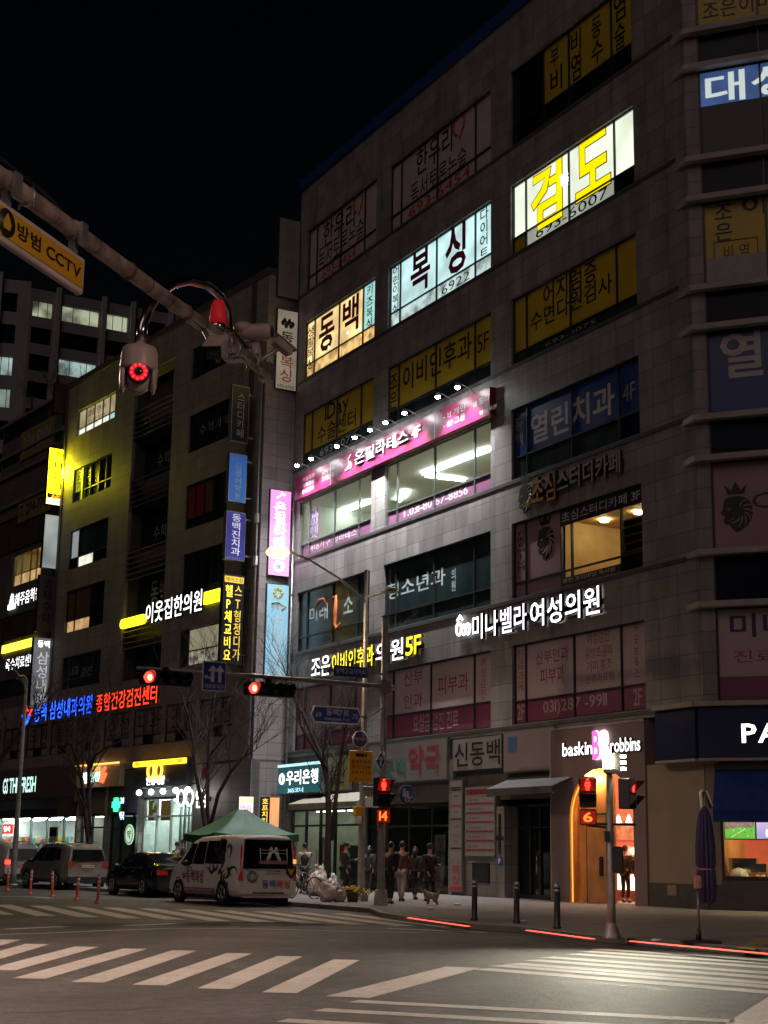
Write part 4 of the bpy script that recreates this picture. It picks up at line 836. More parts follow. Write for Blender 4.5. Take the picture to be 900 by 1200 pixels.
t, L, H = blade(PA, 'blade_sign', 'glowing pink vertical sign at the edge of the pilates studio', (317, 572.5, 339, 676.5), e_pink, [(vert('온필라테스'), (.22, .2, .78, .86), e_white, .025)])
q = MB(e_white, E('blue_badge', (.15, .35, .8), .8)); q.tube([(-L*.5+.22*cos(k*pi/8), -.01, H*.11+.22*sin(k*pi/8)) for k in range(17)], .05, 6, 0); q.ball((-L*.5, -.01, H*.11), (.1, .02, .1), 8, 6, 1); q.tube([(-L*.7, -.01, H*.90), (-L*.45, -.01, H*.95), (-L*.5, -.01, H*.97), (-L*.3, -.01, H*.94)], .03, 5, 0); q.build('emblem', t)
e_skyb = E('sky_blue_blade_light', (.14, .36, .50), .55, (.3, .5, .6), .1, .5)
t, L, H = blade(PA, 'blade_sign', 'sky blue vertical children clinic sign under the pink one', (313, 683, 336, 795), e_skyb, [(vert('소아청소년과'), (.24, .03, .82, .66), m_wht, .0), ('미래', (.2, .72, .55, .79), m_orange, 0)])
q = MB(M('emblem_yellow', (.6, .45, .1), .5), M('emblem_green', (.1, .35, .2), .5)); u = -L*.5
for a in range(8): q.ball((u+.2*cos(a*pi/4), -.01, H*.9+.2*sin(a*pi/4)), (.08, .015, .08), 6, 5, 0)
q.tube([(u+.2, -.01, H*.72), (u+.4, -.01, H*.76), (u+.15, -.01, H*.79)], .04, 5, 0); q.tube([(u-.3, -.01, H*.78), (u-.1, -.01, H*.805), (u+.1, -.01, H*.79)], .04, 5, 1); q.build('emblem', t)
blade(PA, 'blade_sign', 'faded white vertical sign, topmost on the edge of the tall building', (328, 254, 350, 352), M('faded_sign', (.30, .27, .26), .5, 0, .12, 1), [(vert('어린이체육관'), (.25, .1, .75, .92), m_pinkd, 0)])
t, L, H = blade(PA, 'blade_sign', 'pale vertical boxing sign with black and orange letters', (325.5, 361, 347, 459), E('dim_lit_sign', (.40, .33, .26), .32, (.5, .45, .4), .2, 1), [(vert('복싱'), (.2, .1, .8, .42), m_orange, .01), (vert('동백'), (.2, .45, .8, .72), m_black, .02), ('693-6922', (.1, .02, .9, .06), m_black, 0)])
q = MB(m_black); u = -L*.5
for a in range(7): q.ball((u-.25+.085*a, -.01, H*.83+.14*sin(a*2.1)), (.1, .014, .13), 7, 5, 0, .4, a)
q.build('emblem', t)
# drain pipe and conduit on the left edge
t = thing_on('drain_pipe', 'grey drain pipe running down the left edge of the tall building', 'pipe', FA, UL+.35, KERB)
q = MB(m_metal); q.tube([(0, -.08, 0), (0, -.08, 17.8)], .055, 8); q.build('pipe', t)
q = MB(m_metal)
for k in range(9): q.box(-.08, .08, -.14, 0, 1+k*2, 1.06+k*2)
q.build('bracket', t)
# ================================================================== CLINIC BUILDING DOWN THE STREET
bB = thing('commercial_building', 'six floor stone clinic building with louvred balconies left of the tall one', 'building', FB.o, FB.ang)
BT = [23.3, 19.6, 16.05, 12.2]; BB = [21.3, 17.3, 13.6, 10.35]; BR_ = 28.9; BL = -23.6; PL = -35.0; PZ = 9.85
ca, cb, cc_ = (-21.9, -16.7), (-14.2, -9.5), (-7.6, -3.3)
RB = lambda x0, y0, x1, y1: FB.rect(x0, y0, x1, y1, .158)
hb = [(ca[0], b, ca[1], t) for t, b in zip(BT, BB)] + [(ca[0], 25.35, ca[1], 26.9)] + [(cc_[0], b, cc_[1], t) for t, b in zip(BT, BB)] + [(cc_[0], 25.2, cc_[1], 26.9)] + [(cb[0], 10.2, cb[1], 27.0)]
q = MB(m_stoneB, m_stoneS); wall_with_holes(q, BL, 0, PZ, BR_, hb, 0, .22)
q.quad([(0, 0, 0), (0, 26, 0), (0, 26, BR_), (0, 0, BR_)], 1); q.quad([(BL, 0, PZ), (BL, 0, BR_), (BL, 26, BR_), (BL, 26, PZ)]); q.quad([(BL, 0, BR_), (0, 0, BR_), (0, 26, BR_), (BL, 26, BR_)]); q.quad([(PL, 26, 0), (PL, 26, BR_), (0, 26, BR_), (0, 26, 0)])
q.build('wall', bB)
q = MB(m_stoneD); q.box(BL, .06, -.06, 0, BR_-.25, BR_+.1); q.box(0.003, .06, 0, 26, BR_-.25, BR_+.1); q.box(BL, BL+.3, -.05, 0, PZ, BR_-.3); q.box(-1.55, -1.1, -.04, .0, PZ, BR_-.3); q.build('coping', bB)
# recessed balcony column with slats
q = MB(m_stoneD); q.box(cb[0], cb[1], .9, 1.0, 10.2, 27); q.box(cb[0]-.05, cb[0], .2, 1, 10.2, 27); q.box(cb[1], cb[1]+.05, .2, 1, 10.2, 27); q.build('balcony_recess', bB)
for z in (BB[0]-.2, BB[1]-.2, BB[2]-.2, 25.0):
    q = MB(M('louvre_metal', (.20, .18, .17), .5, .2))
    for k in range(6): q.add([(cb[0], .02, z-k*.30), (cb[1], .02, z-k*.30), (cb[1], .2, z+.1-k*.30), (cb[0], .2, z+.1-k*.30), (cb[0], .03, z-.03-k*.30), (cb[1], .03, z-.03-k*.30)], [(0, 1, 2, 3), (0, 4, 5, 1)])
    q.build('louvre', bB)
for z in (10.2, BT[0]+.1, BT[1]+.1, BT[2]+.1): MB(m_bk).box(cb[0], cb[1], .1, .16, z-.02, z+.02).build('balcony_rail', bB)
for k, (t, b) in enumerate(zip(BT, BB)):
    w = window(bB, cb[0]+.02, b+.1, cb[1]-.02, t-.1, [cb[0]+1.2, cb[0]+3.0], None, y=.9, default=m_navyd if k == 1 else m_dark,
           texts=[('동백진', (cb[0]+1.4, b+.5, cb[1]-.4, t-.5), m_grey, .01)] if k == 2 else ([('수학학원', (cb[0]+1.4, b+.2, cb[1]-.2, b+.9), m_grey, 0)] if k < 2 else ()))
e_bwin = E('dim_lit_film', (.62, .52, .30), .42, (.5, .45, .3), .3, .9); e_bpane = E('bright_low_pane', (.85, .85, .70), .8, (.7, .7, .7), .25, 2)
e_gwin = E('dim_green_lit_pane', (.22, .30, .16), .32, (.3, .4, .3), .3, 1); e_amber = E('amber_lit_pane', (.8, .5, .2), .5, (.6, .5, .3), .3, 2)
def fr4(a, b): return [a+(b-a)*f for f in (.2, .42, .64, .82)]
window(bB, ca[0], 25.35, ca[1], 26.9, fr4(*ca), 25.78, {('*', 1): e_bwin, ('*', 0): e_bpane, (4, 0): e_teal}, texts=[('과외', (ca[0]+1.2, 26.2, ca[0]+2.2, 26.7), m_red, .01), ('영수', (ca[0]+2.4, 26.2, ca[0]+3.6, 26.7), m_red, .01), ('전문학원', (ca[0]+1.3, 25.85, ca[0]+3.6, 26.1), m_black, 0)], label='small lit window with red lettering over bright low panes', fm=m_framel)
w = window(bB, ca[0], BB[0], ca[1], BT[0], fr4(*ca), BB[0]+.6, {('*', 1): m_dgreen, ('*', 0): m_dgreen, (0, 1): E('yellow_tint_glow', (.75, .85, .02), .35, (.6, .6, .02)), (0, 0): m_framel, (3, 0): m_dark}, texts=[(vert('요가'), (ca[0]+.2, BB[0]+.7, ca[0]+.85, BT[0]-.2), m_black, .0)], label='window tinted by the yellow sign beside it', fm=m_framel)  # left pane and strip glow with the sign's yellow light put into them
MB(E('yellow_tint_glow', (1, 1, 0), 1)).box(ca[0]+1.02, ca[0]+1.2, .07, .09, BB[0]+.05, BT[0]-.05).build('yellow_strip', w)
window(bB, ca[0], BB[1], ca[1], BT[1], [ca[0]+1.1, ca[0]+3.2], BB[1]+.65, {(0, 1): E('pale_blue_lit_pane', (.45, .52, .50), .4, (.4, .4, .4)), ('*', 1): m_dgreen, (0, 0): m_dark, (1, 0): e_bpane, (2, 0): m_dark}, label='dark green window with a few bright low panes')
window(bB, ca[0], BB[2], ca[1], BT[2], [ca[0]+1.1, ca[0]+3.2], BB[2]+.7, {(0, 1): M('brown_film', (.12, .07, .04), .5), (1, 1): M('brown_film'), ('*', 1): m_dark, (0, 0): e_amber, (1, 0): e_amber, (2, 0): m_dark}, label='brown film window with amber low panes')
window(bB, ca[0], BB[3], ca[1], BT[3], [ca[0]+.9, ca[0]+4], BB[3]+.55, {('*', 1): m_dark}, texts=[('내과', (ca[0]+.9, BB[3]+.7, ca[0]+2, BB[3]+1.3), m_grey, 0), ('검진', (ca[0]+2.4, BB[3]+.6, ca[0]+3.8, BB[3]+1.1), m_grey, 0)])
for k, (t, b) in enumerate(zip([26.9]+BT, [25.2]+BB)):
    if k == 0: window(bB, cc_[0], b, cc_[1], t, fr4(*cc_), None)
    if k == 1: window(bB, cc_[0], b, cc_[1], t, fr4(*cc_), b+.6, texts=[('수학과학', (cc_[0]+.9, b+.75, cc_[1]-.3, b+1.3), m_grey, 0)])
    if k == 2: window(bB, cc_[0], b, cc_[1], t, fr4(*cc_), b+.55, {(0, 1): M('dark_red_film', (.22, .02, .03), .5), (1, 1): M('dark_red_film'), (2, 1): M('brown_film'), (4, 1): m_dgreen}, label='window with dark red film panels')
    if k == 3: window(bB, cc_[0], b, cc_[1], t, fr4(*cc_), b+.6)
    if k == 4: window(bB, cc_[0], b, cc_[1], t, [cc_[0]+.8], b+.75, {(1, 1): E('dim_cream_lit_pane', (.46, .44, .28), .40, (.5, .5, .4), .15, .5), (1, 0): E('dim_cream_low_pane', (.5, .48, .34), .3, (.5, .5, .4), .8, 3)}, label='cream lit window behind the lane sign')
window(bB, cb[1]-1.7, 25.1, cb[1]-.9, 26.8, [], 25.6, {('*', '*'): e_bpane, (0, 1): E('pale_lit_pane', (.5, .52, .46), .5, (.5, .5, .5)), (0, 0): e_bpane}, y=.88, label='narrow lit window under the dome camera')
# podium
q = MB(M('podium_stone', (.22, .18, .165), .55, 0, .15, 1.5), m_stoneD)
ph = [(-33.5+i*3.55, 6.75, -33.5+i*3.55+3.2, 8.6) for i in range(9)]
wall_with_holes(q, PL, 0.0, 5.6, PZ, ph, -.05, .2); q.quad([(PL, -.05, PZ), (0, -.05, PZ), (0, .3, PZ), (PL, .3, PZ)]); q.quad([(PL, 0, 0), (PL, 0, PZ), (PL, 26, PZ), (PL, 26, 0)])
q.box(PL, 0, .4, 9, 5.5, 5.62, 1); q.box(PL, -.02, 8.9, 9.0, KERB, 5.6, 1); q.build('podium_wall', bB)
for i, h in enumerate(ph):
    window(bB, *h, [h[0]+1.1, h[0]+2.1], 7.25, {('*', 1): M('dusky_film', (.20, .15, .135), .5, 0, .1, 1), (0, 0): M('pale_low_pane', (.26, .22, .20), .5), (2, 0): M('pale_low_pane')}, y=.1,
           texts=[(['삼성', '내과', '건강', '검진', '삼성', '내과', '의원', '물리', '치료'][(i+4) % 9], (h[0]+.4, 7.4, h[0]+2.8, 8.45), m_black, .0)])
# shops of the podium: (u0,u1) walls, lit rooms
gB = lambda x, y=1000: FB.hit(x, y)[0]
s0, s1, s2, s3, s4, s5 = PL+.2, gB(88), gB(122), gB(160), gB(226), -.3
q = MB(m_stone, m_stoneD)
for u in (s1, s2+.0, s3, s4): q.box(u-.12, u+.12, -.04, 8.9, KERB, 5.5, 0)
q.box(s4+.12, -1.0, -.03, .4, KERB, 5.55, 0); q.box(-1.0, 0, -.06, .4, KERB, 5.6, 0); q.box(PL, s3, .0, .4, 3.4, 5.55, 1); q.box(s3, s4, .0, .4, 4.12, 5.55, 1); q.build('shop_pier', bB)
e_cold = E('cold_ceiling_light', (.86, 1, .97), 42)
def shop(name, u0, u1, wall, depth, em, n, goods, h=3.35):
    r = room(name, bB, u0+.14, u1-.14, KERB+.02, h, .36, depth, wall, M('shop_floor'))
    q = MB(em)
    for k in range(n): a = u0+.4+(u1-u0-.8)*k/n; q.box(a, a+(u1-u0)/n*.55, .9, 1.1, h-.08, h-.03); q.box(a, a+(u1-u0)/n*.55, 2.9, 3.1, h-.08, h-.03)
    q.build('ceiling_light', r); goods(r, u0, u1); return r
def shelves(r, u0, u1):
    g = random.Random(5); q = MB(m_white, M('goods_red', (.5, .08, .06), .5), M('goods_green', (.06, .3, .12), .5), M('goods_yellow', (.6, .45, .06), .5), M('goods_blue', (.08, .15, .45), .5))
    n = int((u1-u0)/1.1)
    for k in range(n):
        a = u0+.4+k*1.08; q.box(a, a+.9, 2.0, 2.4, KERB, 2.3, 0)
        for j in range(4):
            for i in range(4): q.box(a+.05+i*.21, a+.22+i*.21, 1.8, 1.99, .4+j*.5, .4+j*.5+g.uniform(.15, .38), g.randrange(5))
    q.build('goods_shelf', r)
def frames(r, u0, u1):
    q = MB(m_white, m_bk, M('goods_blue'), m_chrome); g = random.Random(8)
    q.box(u0+.6, u1-.6, 3.0, 3.4, KERB, 1.0, 0); q.box(u0+.4, u1-.4, 5.0, 5.1, 1.0, 2.9, 0)
    for k in range(16): q.box(u0+.7+k*.35, u0+.9+k*.35, 4.9, 4.98, 1.2+(k % 4)*.42, 1.3+(k % 4)*.42, 1)
    q.box(u0+3.2, u0+3.9, .8, 1.2, KERB, 1.4, 2); q.box(u0+4.6, u0+4.8, .7, .9, KERB, 2.5, 3); q.build('display_case', r)
shop('supermarket_room', s0, s1, M('store_wall', (.62, .64, .62), .6), 6, e_cold, 6, shelves)
shop('restaurant_room', s1, s2, M('restaurant_wall', (.42, .42, .38), .6), 5, E('soft_ceiling_light', (.9, .95, .88), 12), 2, shelves)
shop('pharmacy_room', s2, s3, M('pharmacy_wall', (.2, .23, .22), .6), 5, E('green_ceiling_light', (.5, .8, .65), .5), 2, shelves)
shop('optician_room', s3, s4, M('optician_wall', (.60, .68, .64), .6), 5.5, E('bright_ceiling_light', (.86, 1, .96), 42), 5, frames, 4.08)
shopfront(bB, s0, s1-.13, KERB+.02, 3.38, [s0+(s1-s0)*k/7 for k in range(1, 7)], fm=m_framel, doors=(s0+6,)); shopfront(bB, s1+.13, s2-.13, KERB+.02, 3.38, [s1+1.4, s1+2.9], tr=2.7, doors=(s1+1.6,))
shopfront(bB, s2+.13, s3-.13, KERB+.02, 3.38, [s2+1.3, s2+2.7], tr=2.6); shopfront(bB, s3+.13, s4-.13, KERB+.02, 4.1, [s3+1.5, s3+3.0, s3+5.2], tr=3.2, fm=M('white_frame', (.6, .62, .6), .4), doors=(s3+3.2,))
q = MB(M('orange_shade', (.55, .26, .05), .6)); q.box(s3+.25, s3+1.4, .42, .44, 3.0, 4.0); q.box(s3+1.6, s3+2.9, .42, .44, 3.0, 4.0); q.build('blind', bB)
for k in range(6): MB(M('sheer_curtain', (.62, .70, .66), .7)).tube([(s3+3.5+k*.42, .62, KERB), (s3+3.52+k*.42, .60, 2), (s3+3.5+k*.42, .62, 4.0)], .12, 8).build('curtain', bB)

# ------------------------------------------------------------------ neighbour at the far left
bC = thing('commercial_building', 'narrow dark building with signs stacked up its front at the left', 'building', FB.pt(-24.4, 0, .35), FB.ang)
FN = Frame(FB.pt(-24.4, 0, .35), FB.ang); hN = lambda x, y: FN.hit(x, y, .1); NR = FN.hit(47, 478)[1]; NL = -10.4
lit = FN.rect(18, 651, 49, 677, .1)
lw = (max(NL+.3, lit[0]), lit[1], min(-.4, lit[2]), lit[3])
q = MB(M('dark_render', (.10, .095, .085), .6, 0, .2, 1)); wall_with_holes(q, NL, 0, PZ-.3, NR, [lw], 0, .25)
q.quad([(NL, 0, PZ), (NL, 0, NR), (NL, 20, NR), (NL, 20, PZ)]); q.quad([(0, 0, PZ), (0, 20, PZ), (0, 20, NR), (0, 0, NR)]); q.quad([(NL, 0, NR), (0, 0, NR), (0, 20, NR), (NL, 20, NR)]); q.build('wall', bC)
q = MB(M('ledge_dark', (.18, .17, .14), .55))
zr = [FN.hit(47, y)[1] for y in (478, 517, 541, 577)]
for z in zr: q.box(NL-.1, 0, -.22, 0, z-.12, z+.05)
q.build('ledge', bC)
w = window(bC, *lw, [lw[0]+1.2, lw[0]+2.6, lw[2]-1.0], lw[1]+.75, {('*', 1): m_clear, ('*', 0): e_amber}, fm=m_framel, label='warm lit window of the narrow building')
r = room('lit_room', bC, lw[0]-.2, lw[2]+.2, lw[1]-.2, lw[3]+.3, .27, 4, M('lit_room_wall', (.7, .58, .36), .6)); q = MB(E('room_lamp', (1, .85, .5), 9)); q.box(lw[0]+1.5, lw[0]+2.1, 1.2, 1.6, lw[3]+.2, lw[3]+.25); q.box(lw[2]-1.8, lw[2]-1.2, 1.2, 1.6, lw[3]+.2, lw[3]+.25); q.build('ceiling_light', r)
for k, (y0, y1) in enumerate(((487, 505), (522, 534), (600, 640), (716, 745), (792, 812))):
    z1, z0 = hN(35, y0)[1], hN(35, y1)[1]
    window(bC, NL+.4, z0, -.5, z1, [NL+2.5, -3.0], None, default=M('brown_panel', (.13, .06, .03), .5) if k in (2, 3) else m_dark, y=.02,
           texts=[('영 어', (NL+2.2, z0+.3, NL+6.2, z1-.3), m_black, .0)] if k == 3 else ())

def nsign(name, label, x0, y0, x1, y1, build, off=-.1):
    a, b = FN.hit(x0, y0, off), FN.hit(x1, y1, off); t = thing_on(name, label, 'sign', FN, a[0], b[1]); build(t, b[0]-a[0], a[1]-b[1]); return t
def b1(t, L, H):
    q = MB(M('olive_board', (.20, .17, .05), .5)); q.box(0, L, -.1, .2, 0, H); q.build('sign_board', t); MB(m_grey).text('274-8836', (.4, .2*H, L-.3, .8*H), -.1, .02, 0, 0).build('lettering', t)
nsign('sign_board', 'olive sign board with large numerals high on the narrow building', 25, 508, 62, 521, b1)
def b2(t, L, H):
    q = MB(M('olive_board')); q.box(0, L, -.1, .2, 0, H); q.build('sign_board', t); MB(m_black).text('T. 274-7745', (.3, .25*H, L-.3, .75*H), -.1, .02, 0, .01).build('lettering', t)
nsign('sign_board', 'olive telephone sign board beside the yellow blade sign', 22, 588, 59, 597, b2)
def b3(t, L, H):
    q = MB(m_bk); q.box(0, L, -.02, .1, .3*H, .6*H); q.build('rail', t)
    q = MB(e_white, m_bk); q.text('해주음학원', (.24*L, .05*H, L, .9*H), -.02, .1, 0, .008, 1); q.build('channel_letter', t)
    q = MB(e_white); q.slab([(0, 0), (.2*L, 0), (.2*L, .3*H), (.16*L, .35*H), (.13*L, .8*H), (.1*L, H), (.07*L, .8*H), (.04*L, .35*H), (0, .3*H)], -.1, 0); q.build('emblem', t)
nsign('lettered_sign', 'white glowing academy letters under the warm lit window', 10, 697, 46.5, 703, b3)
def b4(t, L, H):
    q = MB(E('yellow_neon', (1, .85, .05), 2.2)); q.box(0, L, -.12, -.02, 0, H); q.build('light_tube', t); MB(m_bk).box(0, L, -.02, .1, 0, H).build('rail', t)
nsign('light_bar', 'yellow glowing bar above white letters at the far left', 2.7, 757, 41, 756, b4)
def b5(t, L, H):
    MB(m_bk).box(0, L, 0, .1, .3*H, .6*H).build('rail', t); MB(e_white, m_bk).text('특수치료센터', (0, 0, L, H), 0, .1, 0, .008, 1).build('channel_letter', t)
nsign('lettered_sign', 'white glowing letters under the yellow bar at far left', 7, 773, 39.5, 779, b5)
PN = FB.perp(-24.15)
def bladeN(label, px, mat, texts, case=None): return blade(PN, 'blade_sign', label, px, mat, texts, .3, case)
bladeN('dark brown blank blade sign at the top of the column of signs', (65, 448, 80, 486), M('blank_brown', (.10, .07, .06), .5), [])
e_yb = E('yellow_blade_light', (1, .90, .006), 5)
t, L, H = bladeN('bright yellow glowing yoga blade sign with a white foot', (58, 524, 77, 594), e_yb, [(vert('ᄉH요가'), (.24, .28, .80, .95), M('olive_letter', (.06, .05, .0), .5), .022)])
spot('sign_glow', t, (-L*.5, -.5, H*.55), (3.2, -4.0, H*.4), 2400, 172, (1, .88, .02), .8, .5)
q = MB(E('white_foot_light', (.95, .95, .9), 1.1), E('orange_badge', (1, .30, .05), 1.4), m_white, m_bk); q.box(-L+.05, -.05, -.012, 0, .03, .11*H, 0); q.box(-L+.05, -.05, -.013, 0, .12*H, .2*H, 3); q.text('6F', (-L*.75, .11*H, -L*.3, .2*H), -.014, .01, 1, .02); q.text('강남요가', (-L*.92, .04*H, -L*.08, .1*H), -.013, .006, 3, 0); q.build('sign_foot', t)
bladeN('blank silver lit blade sign below the yellow one', (53, 602, 72, 668), E('silver_sign_light', (.50, .58, .56), .42, (.5, .5, .5), .5, .35), [])
bladeN('dull blade sign with vertical dark characters', (46.5, 673, 62, 742), M('dull_sign', (.16, .14, .13), .5, 0, .15, 2), [(vert('영재수학'), (.25, .15, .8, .95), m_black, .01)])
t, L, H = bladeN('vertical clinic blade sign lit at its top', (40, 746, 58, 832), E('grey_sign_light', (.20, .20, .22), .5, (.2, .2, .22), .4, .3), [(vert('삼성내과'), (.22, .05, .8, .8), E('pale_letter_light', (.62, .62, .66), .6), .01), ('동백', (.2, .86, .8, .96), e_white, .01)])

# ------------------------------------------------------------------ signs on the clinic building
def bsign(name, label, x0, y0, x1, y1, off=-.12):
    a, b = FB.hit(x0, y0, off), FB.hit(x1, y1, off); t = thing_on(name, label, 'sign', FB, a[0], b[1]); return t, b[0]-a[0], a[1]-b[1]
t, L, H = bsign('lettered_sign', 'white clinic letters between two yellow glowing lozenges', 140.5, 728, 257.5, 712)
z0 = -.1
q = MB(E('yellow_lozenge', (1, .92, .02), 2.0), m_bk); n = 8; hh = .5; l1 = L*.27
q.slab([(hh/2+hh/2*cos(pi/2+pi*k/n), .42+hh/2*sin(pi/2+pi*k/n)) for k in range(n+1)] + [(l1-hh/2+hh/2*cos(-pi/2+pi*k/n), .42+hh/2*sin(-pi/2+pi*k/n)) for k in range(n+1)], -.12, 0); q.text('한방신경과', (.35, .27, l1-.35, .57), -.122, .008, 1, .0); q.box(L*.85, L, -.12, 0, .35, .95, 0); q.text('비염치료', (L*.865, .45, L*.985, .85), -.122, .008, 1, 0); q.build('lozenge', t)
MB(e_white, m_bk).text('이웃집한의원', (l1+.12, .08, L*.835, 1.15), 0, .12, 0, .012, 1).build('channel_letter', t); MB(m_bk).box(0, L, 0, .1, .4, .6).build('rail', t)
a, b = FB.hit(25, 838, -.2), FB.hit(184, 811, -.2); zc = (FB.hit(35, 839, -.2)[1]+FB.hit(182, 811, -.2)[1])/2
t = thing_on('lettered_sign', 'long clinic sign of blue then red glowing letters', 'sign', FB, a[0], zc-.5); L = b[0]-a[0]; xB = FB.hit(108, 824, -.2)[0]-a[0]; xR = FB.hit(113, 823, -.2)[0]-a[0]; xl = FB.hit(40, 837, -.2)[0]-a[0]
MB(E('blue_sign_light', (.02, .10, 1), 2.4), m_bk).text('동백 삼성내과의원', (xl, 0, xB, 1.05), -.08, .12, 0, .012, 1).build('channel_letter', t)
MB(E('red_sign_light', (1, .045, .015), 2.0), m_bk).text('종합건강검진센터', (xR, .02, L, .98), -.08, .12, 0, .012, 1).build('channel_letter', t)
q = MB(E('red_sign_light', (1, .04, .01), 2), E('blue_sign_light', (0, 0, 1), 2)); q.tube([(xl*.25+.25*cos(k*pi/6), -.14, .75+.3*sin(k*pi/6)) for k in range(9)], .08, 6, 0); q.tube([(xl*.7+.15*cos(k*pi/6), -.14, .65+.18*sin(k*pi/6)) for k in range(10)], .06, 6, 0); q.tube([(.05*xl, -.14, .55), (xl*.3, -.14, .0), (xl*.6, -.14, .5)], .1, 6, 1); q.build('emblem', t)
q = MB(m_bk); q.box(0, L, -.08, -.06, .3, .7); q.build('rail', t)
PB = FB.perp(-.55)
blade(PB, 'blade_sign', 'black vertical study cafe sign with pale letters', (273, 450, 290.5, 520), M('black_face', (.012, .012, .016), .35), [(vert('스터디카페'), (.3, .08, .75, .86), M('lavender_letter', (.4, .38, .45), .5), 0)], case=m_metal)
blade(PB, 'blade_sign', 'blue vertical academy sign between a black and a navy one', (269.5, 530, 288, 590), E('blue_blade_light', (.02, .12, .42), .42, (.03, .12, .4), .1, .6), [(vert('김영어학원'), (.35, .06, .7, .82), m_wht, 0), ('NO.1', (.15, .87, .85, .95), m_grey, 0)], case=m_metal)
blade(PB, 'blade_sign', 'navy vertical dental sign with white characters', (266, 598, 286.5, 658), E('navy_blade_light', (.03, .03, .26), .45, (.03, .03, .2), .1, .6), [(vert('동백진치과'), (.28, .1, .75, .95), E('white_blade_letter', (.75, .75, .85), .55), .0), ('693-2877', (.1, .02, .9, .06), m_grey, 0)], case=m_metal)
e_yl = E('amber_sign_letter', (1, .72, .05), 1.2); e_yl2 = E('amber_sign_letter_dim', (.9, .62, .08), .45)
t, L, H = blade(PB, 'blade_sign', 'black vertical gym sign with yellow glowing letters in two rows', (262.5, 672, 283, 780), M('black_face'), [(vert('헬P체교비요'), (.1, .05, .45, .88), e_yl, .015), (vert('스T형정디가'), (.55, .05, .9, .88), e_yl2, .01)], case=m_bk)
q = MB(e_yl2, m_bk); q.box(-L+.05, -.05, -.01, 0, .91*H, .98*H, 0); q.text('에이스짐', (-L*.9, .92*H, -L*.1, .97*H), -.011, .005, 1, 0); q.build('sign_head', t)
# conduit with two small lamps on the return wall
t = thing_on('drain_pipe', 'thin pipe on the corner behind the blue and navy signs', 'pipe', FB, -.12, KERB); q = MB(m_metal); q.tube([(0, -.12, 5.5), (0, -.12, 24)], .05, 8); q.build('pipe', t)
for z in (16.3, 14.3): MB(m_wht).box(-.12, .12, -.2, -.08, z, z+.42).build('junction_box', t)
# shop signs of the podium
def pod(name, label, x0, y0, x1, y1, mat, off=-.3, thick=.28, cat='sign'):
    a, b = FB.hit(x0, y0, off), FB.hit(x1, y1, off); t = thing_on(name, label, cat, FB, a[0], b[1]); L, H = b[0]-a[0], a[1]-b[1]; MB(mat).bbox(0, L, off, off+thick, 0, H, .03).build('sign_board', t); return t, L, H, off
t, L, H, o = pod('shop_sign', 'brown supermarket fascia with pale green glowing letters', -40, 907, 87.5, 940, M('fascia_brown', (.10, .075, .07), .5, 0, .1, 1))
x0 = FB.hit(4, 930, o)[0]-FB.hit(-40, 907, o)[0]; x1 = FB.hit(42.5, 927, o)[0]-FB.hit(-40, 907, o)[0]
q = MB(E('mint_letter', (.62, 1, .92), 1.0), m_bk); q.text('GS', (x0, H*.32, x0+(x1-x0)*.16, H*.76), o, .06, 0, .022, 1); q.text('THE FRESH', (x0+(x1-x0)*.2, H*.32, x1, H*.76), o, .06, 0, .024, 1); q.build('channel_letter', t)
t, L, H, o = pod('shop_sign', 'beige restaurant sign with a lit orange top and white letters', 89.5, 899, 139.5, 921, M('beige_sign', (.46, .36, .25), .5, 0, .06, 1))
q = MB(E('orange_edge_light', (1, .52, .12), 1.6)); q.box(.05, L-.05, o-.1, o-.02, H, H+.08); q.build('top_light', t); spot('sign_wash', t, (L/2, o-.5, H+.2), (L/2, o, H*.2), 60, 160, (1, .62, .28), 1, .3)
q = MB(e_white, E('red_orange_letter', (1, .16, .05), 1.4), E('aqua_letter', (.45, .9, .9), 1.2)); q.text('김', (.75, .22*H, 1.55, .72*H), o, .06, 0, .024); q.text('선생', (1.6, .25*H, 3.1, .7*H), o, .06, 2, .022); q.tube([(3.2, o-.05, .25*H), (3.6, o-.05, .75*H), (3.8, o-.05, .85*H)], .09, 6, 1); q.tube([(3.5, o-.05, .2*H), (3.9, o-.05, .6*H)], .08, 6, 1); q.build('channel_letter', t)
t, L, H, o = pod('shop_sign', 'dark optician sign with orange bar, glowing spectacles and white letters', 158.5, 893, 218, 921, M('dark_fascia', (.03, .032, .036), .45))
q = MB(E('orange_bar_light', (1, .55, .02), 2.4), E('deep_orange_light', (1, .24, .02), 2)); q.bbox(.0, L, o-.14, o-.02, H*.80, H*.99, .04, 0); q.box(.3, .8, o-.15, o-.138, H*.83, H*.96, 1); q.box(L-.7, L-.2, o-.15, o-.138, H*.83, H*.96, 1); q.build('light_bar', t)
q = MB(E('gold_light', (1, .50, .05), 2.2)); uc = L*.42
for s in (-1, 1): q.tube([(uc+s*.42+.33*cos(k*pi/8)*(1+.12*sin(k*pi/8)), o-.06, H*.59+.36*sin(k*pi/8)) for k in range(17)], .07, 6)
q.tube([(uc-.1, o-.06, H*.66), (uc+.1, o-.06, H*.66)], .07, 6); q.build('spectacles_emblem', t)
q = MB(e_white, m_grey); q.text('안경매장', (L*.25, H*.10, L*.60, H*.42), o, .03, 0, .01); q.text(vert('동백'), (L*.63, H*.18, L*.68, H*.42), o, .02, 1, 0); q.build('channel_letter', t)
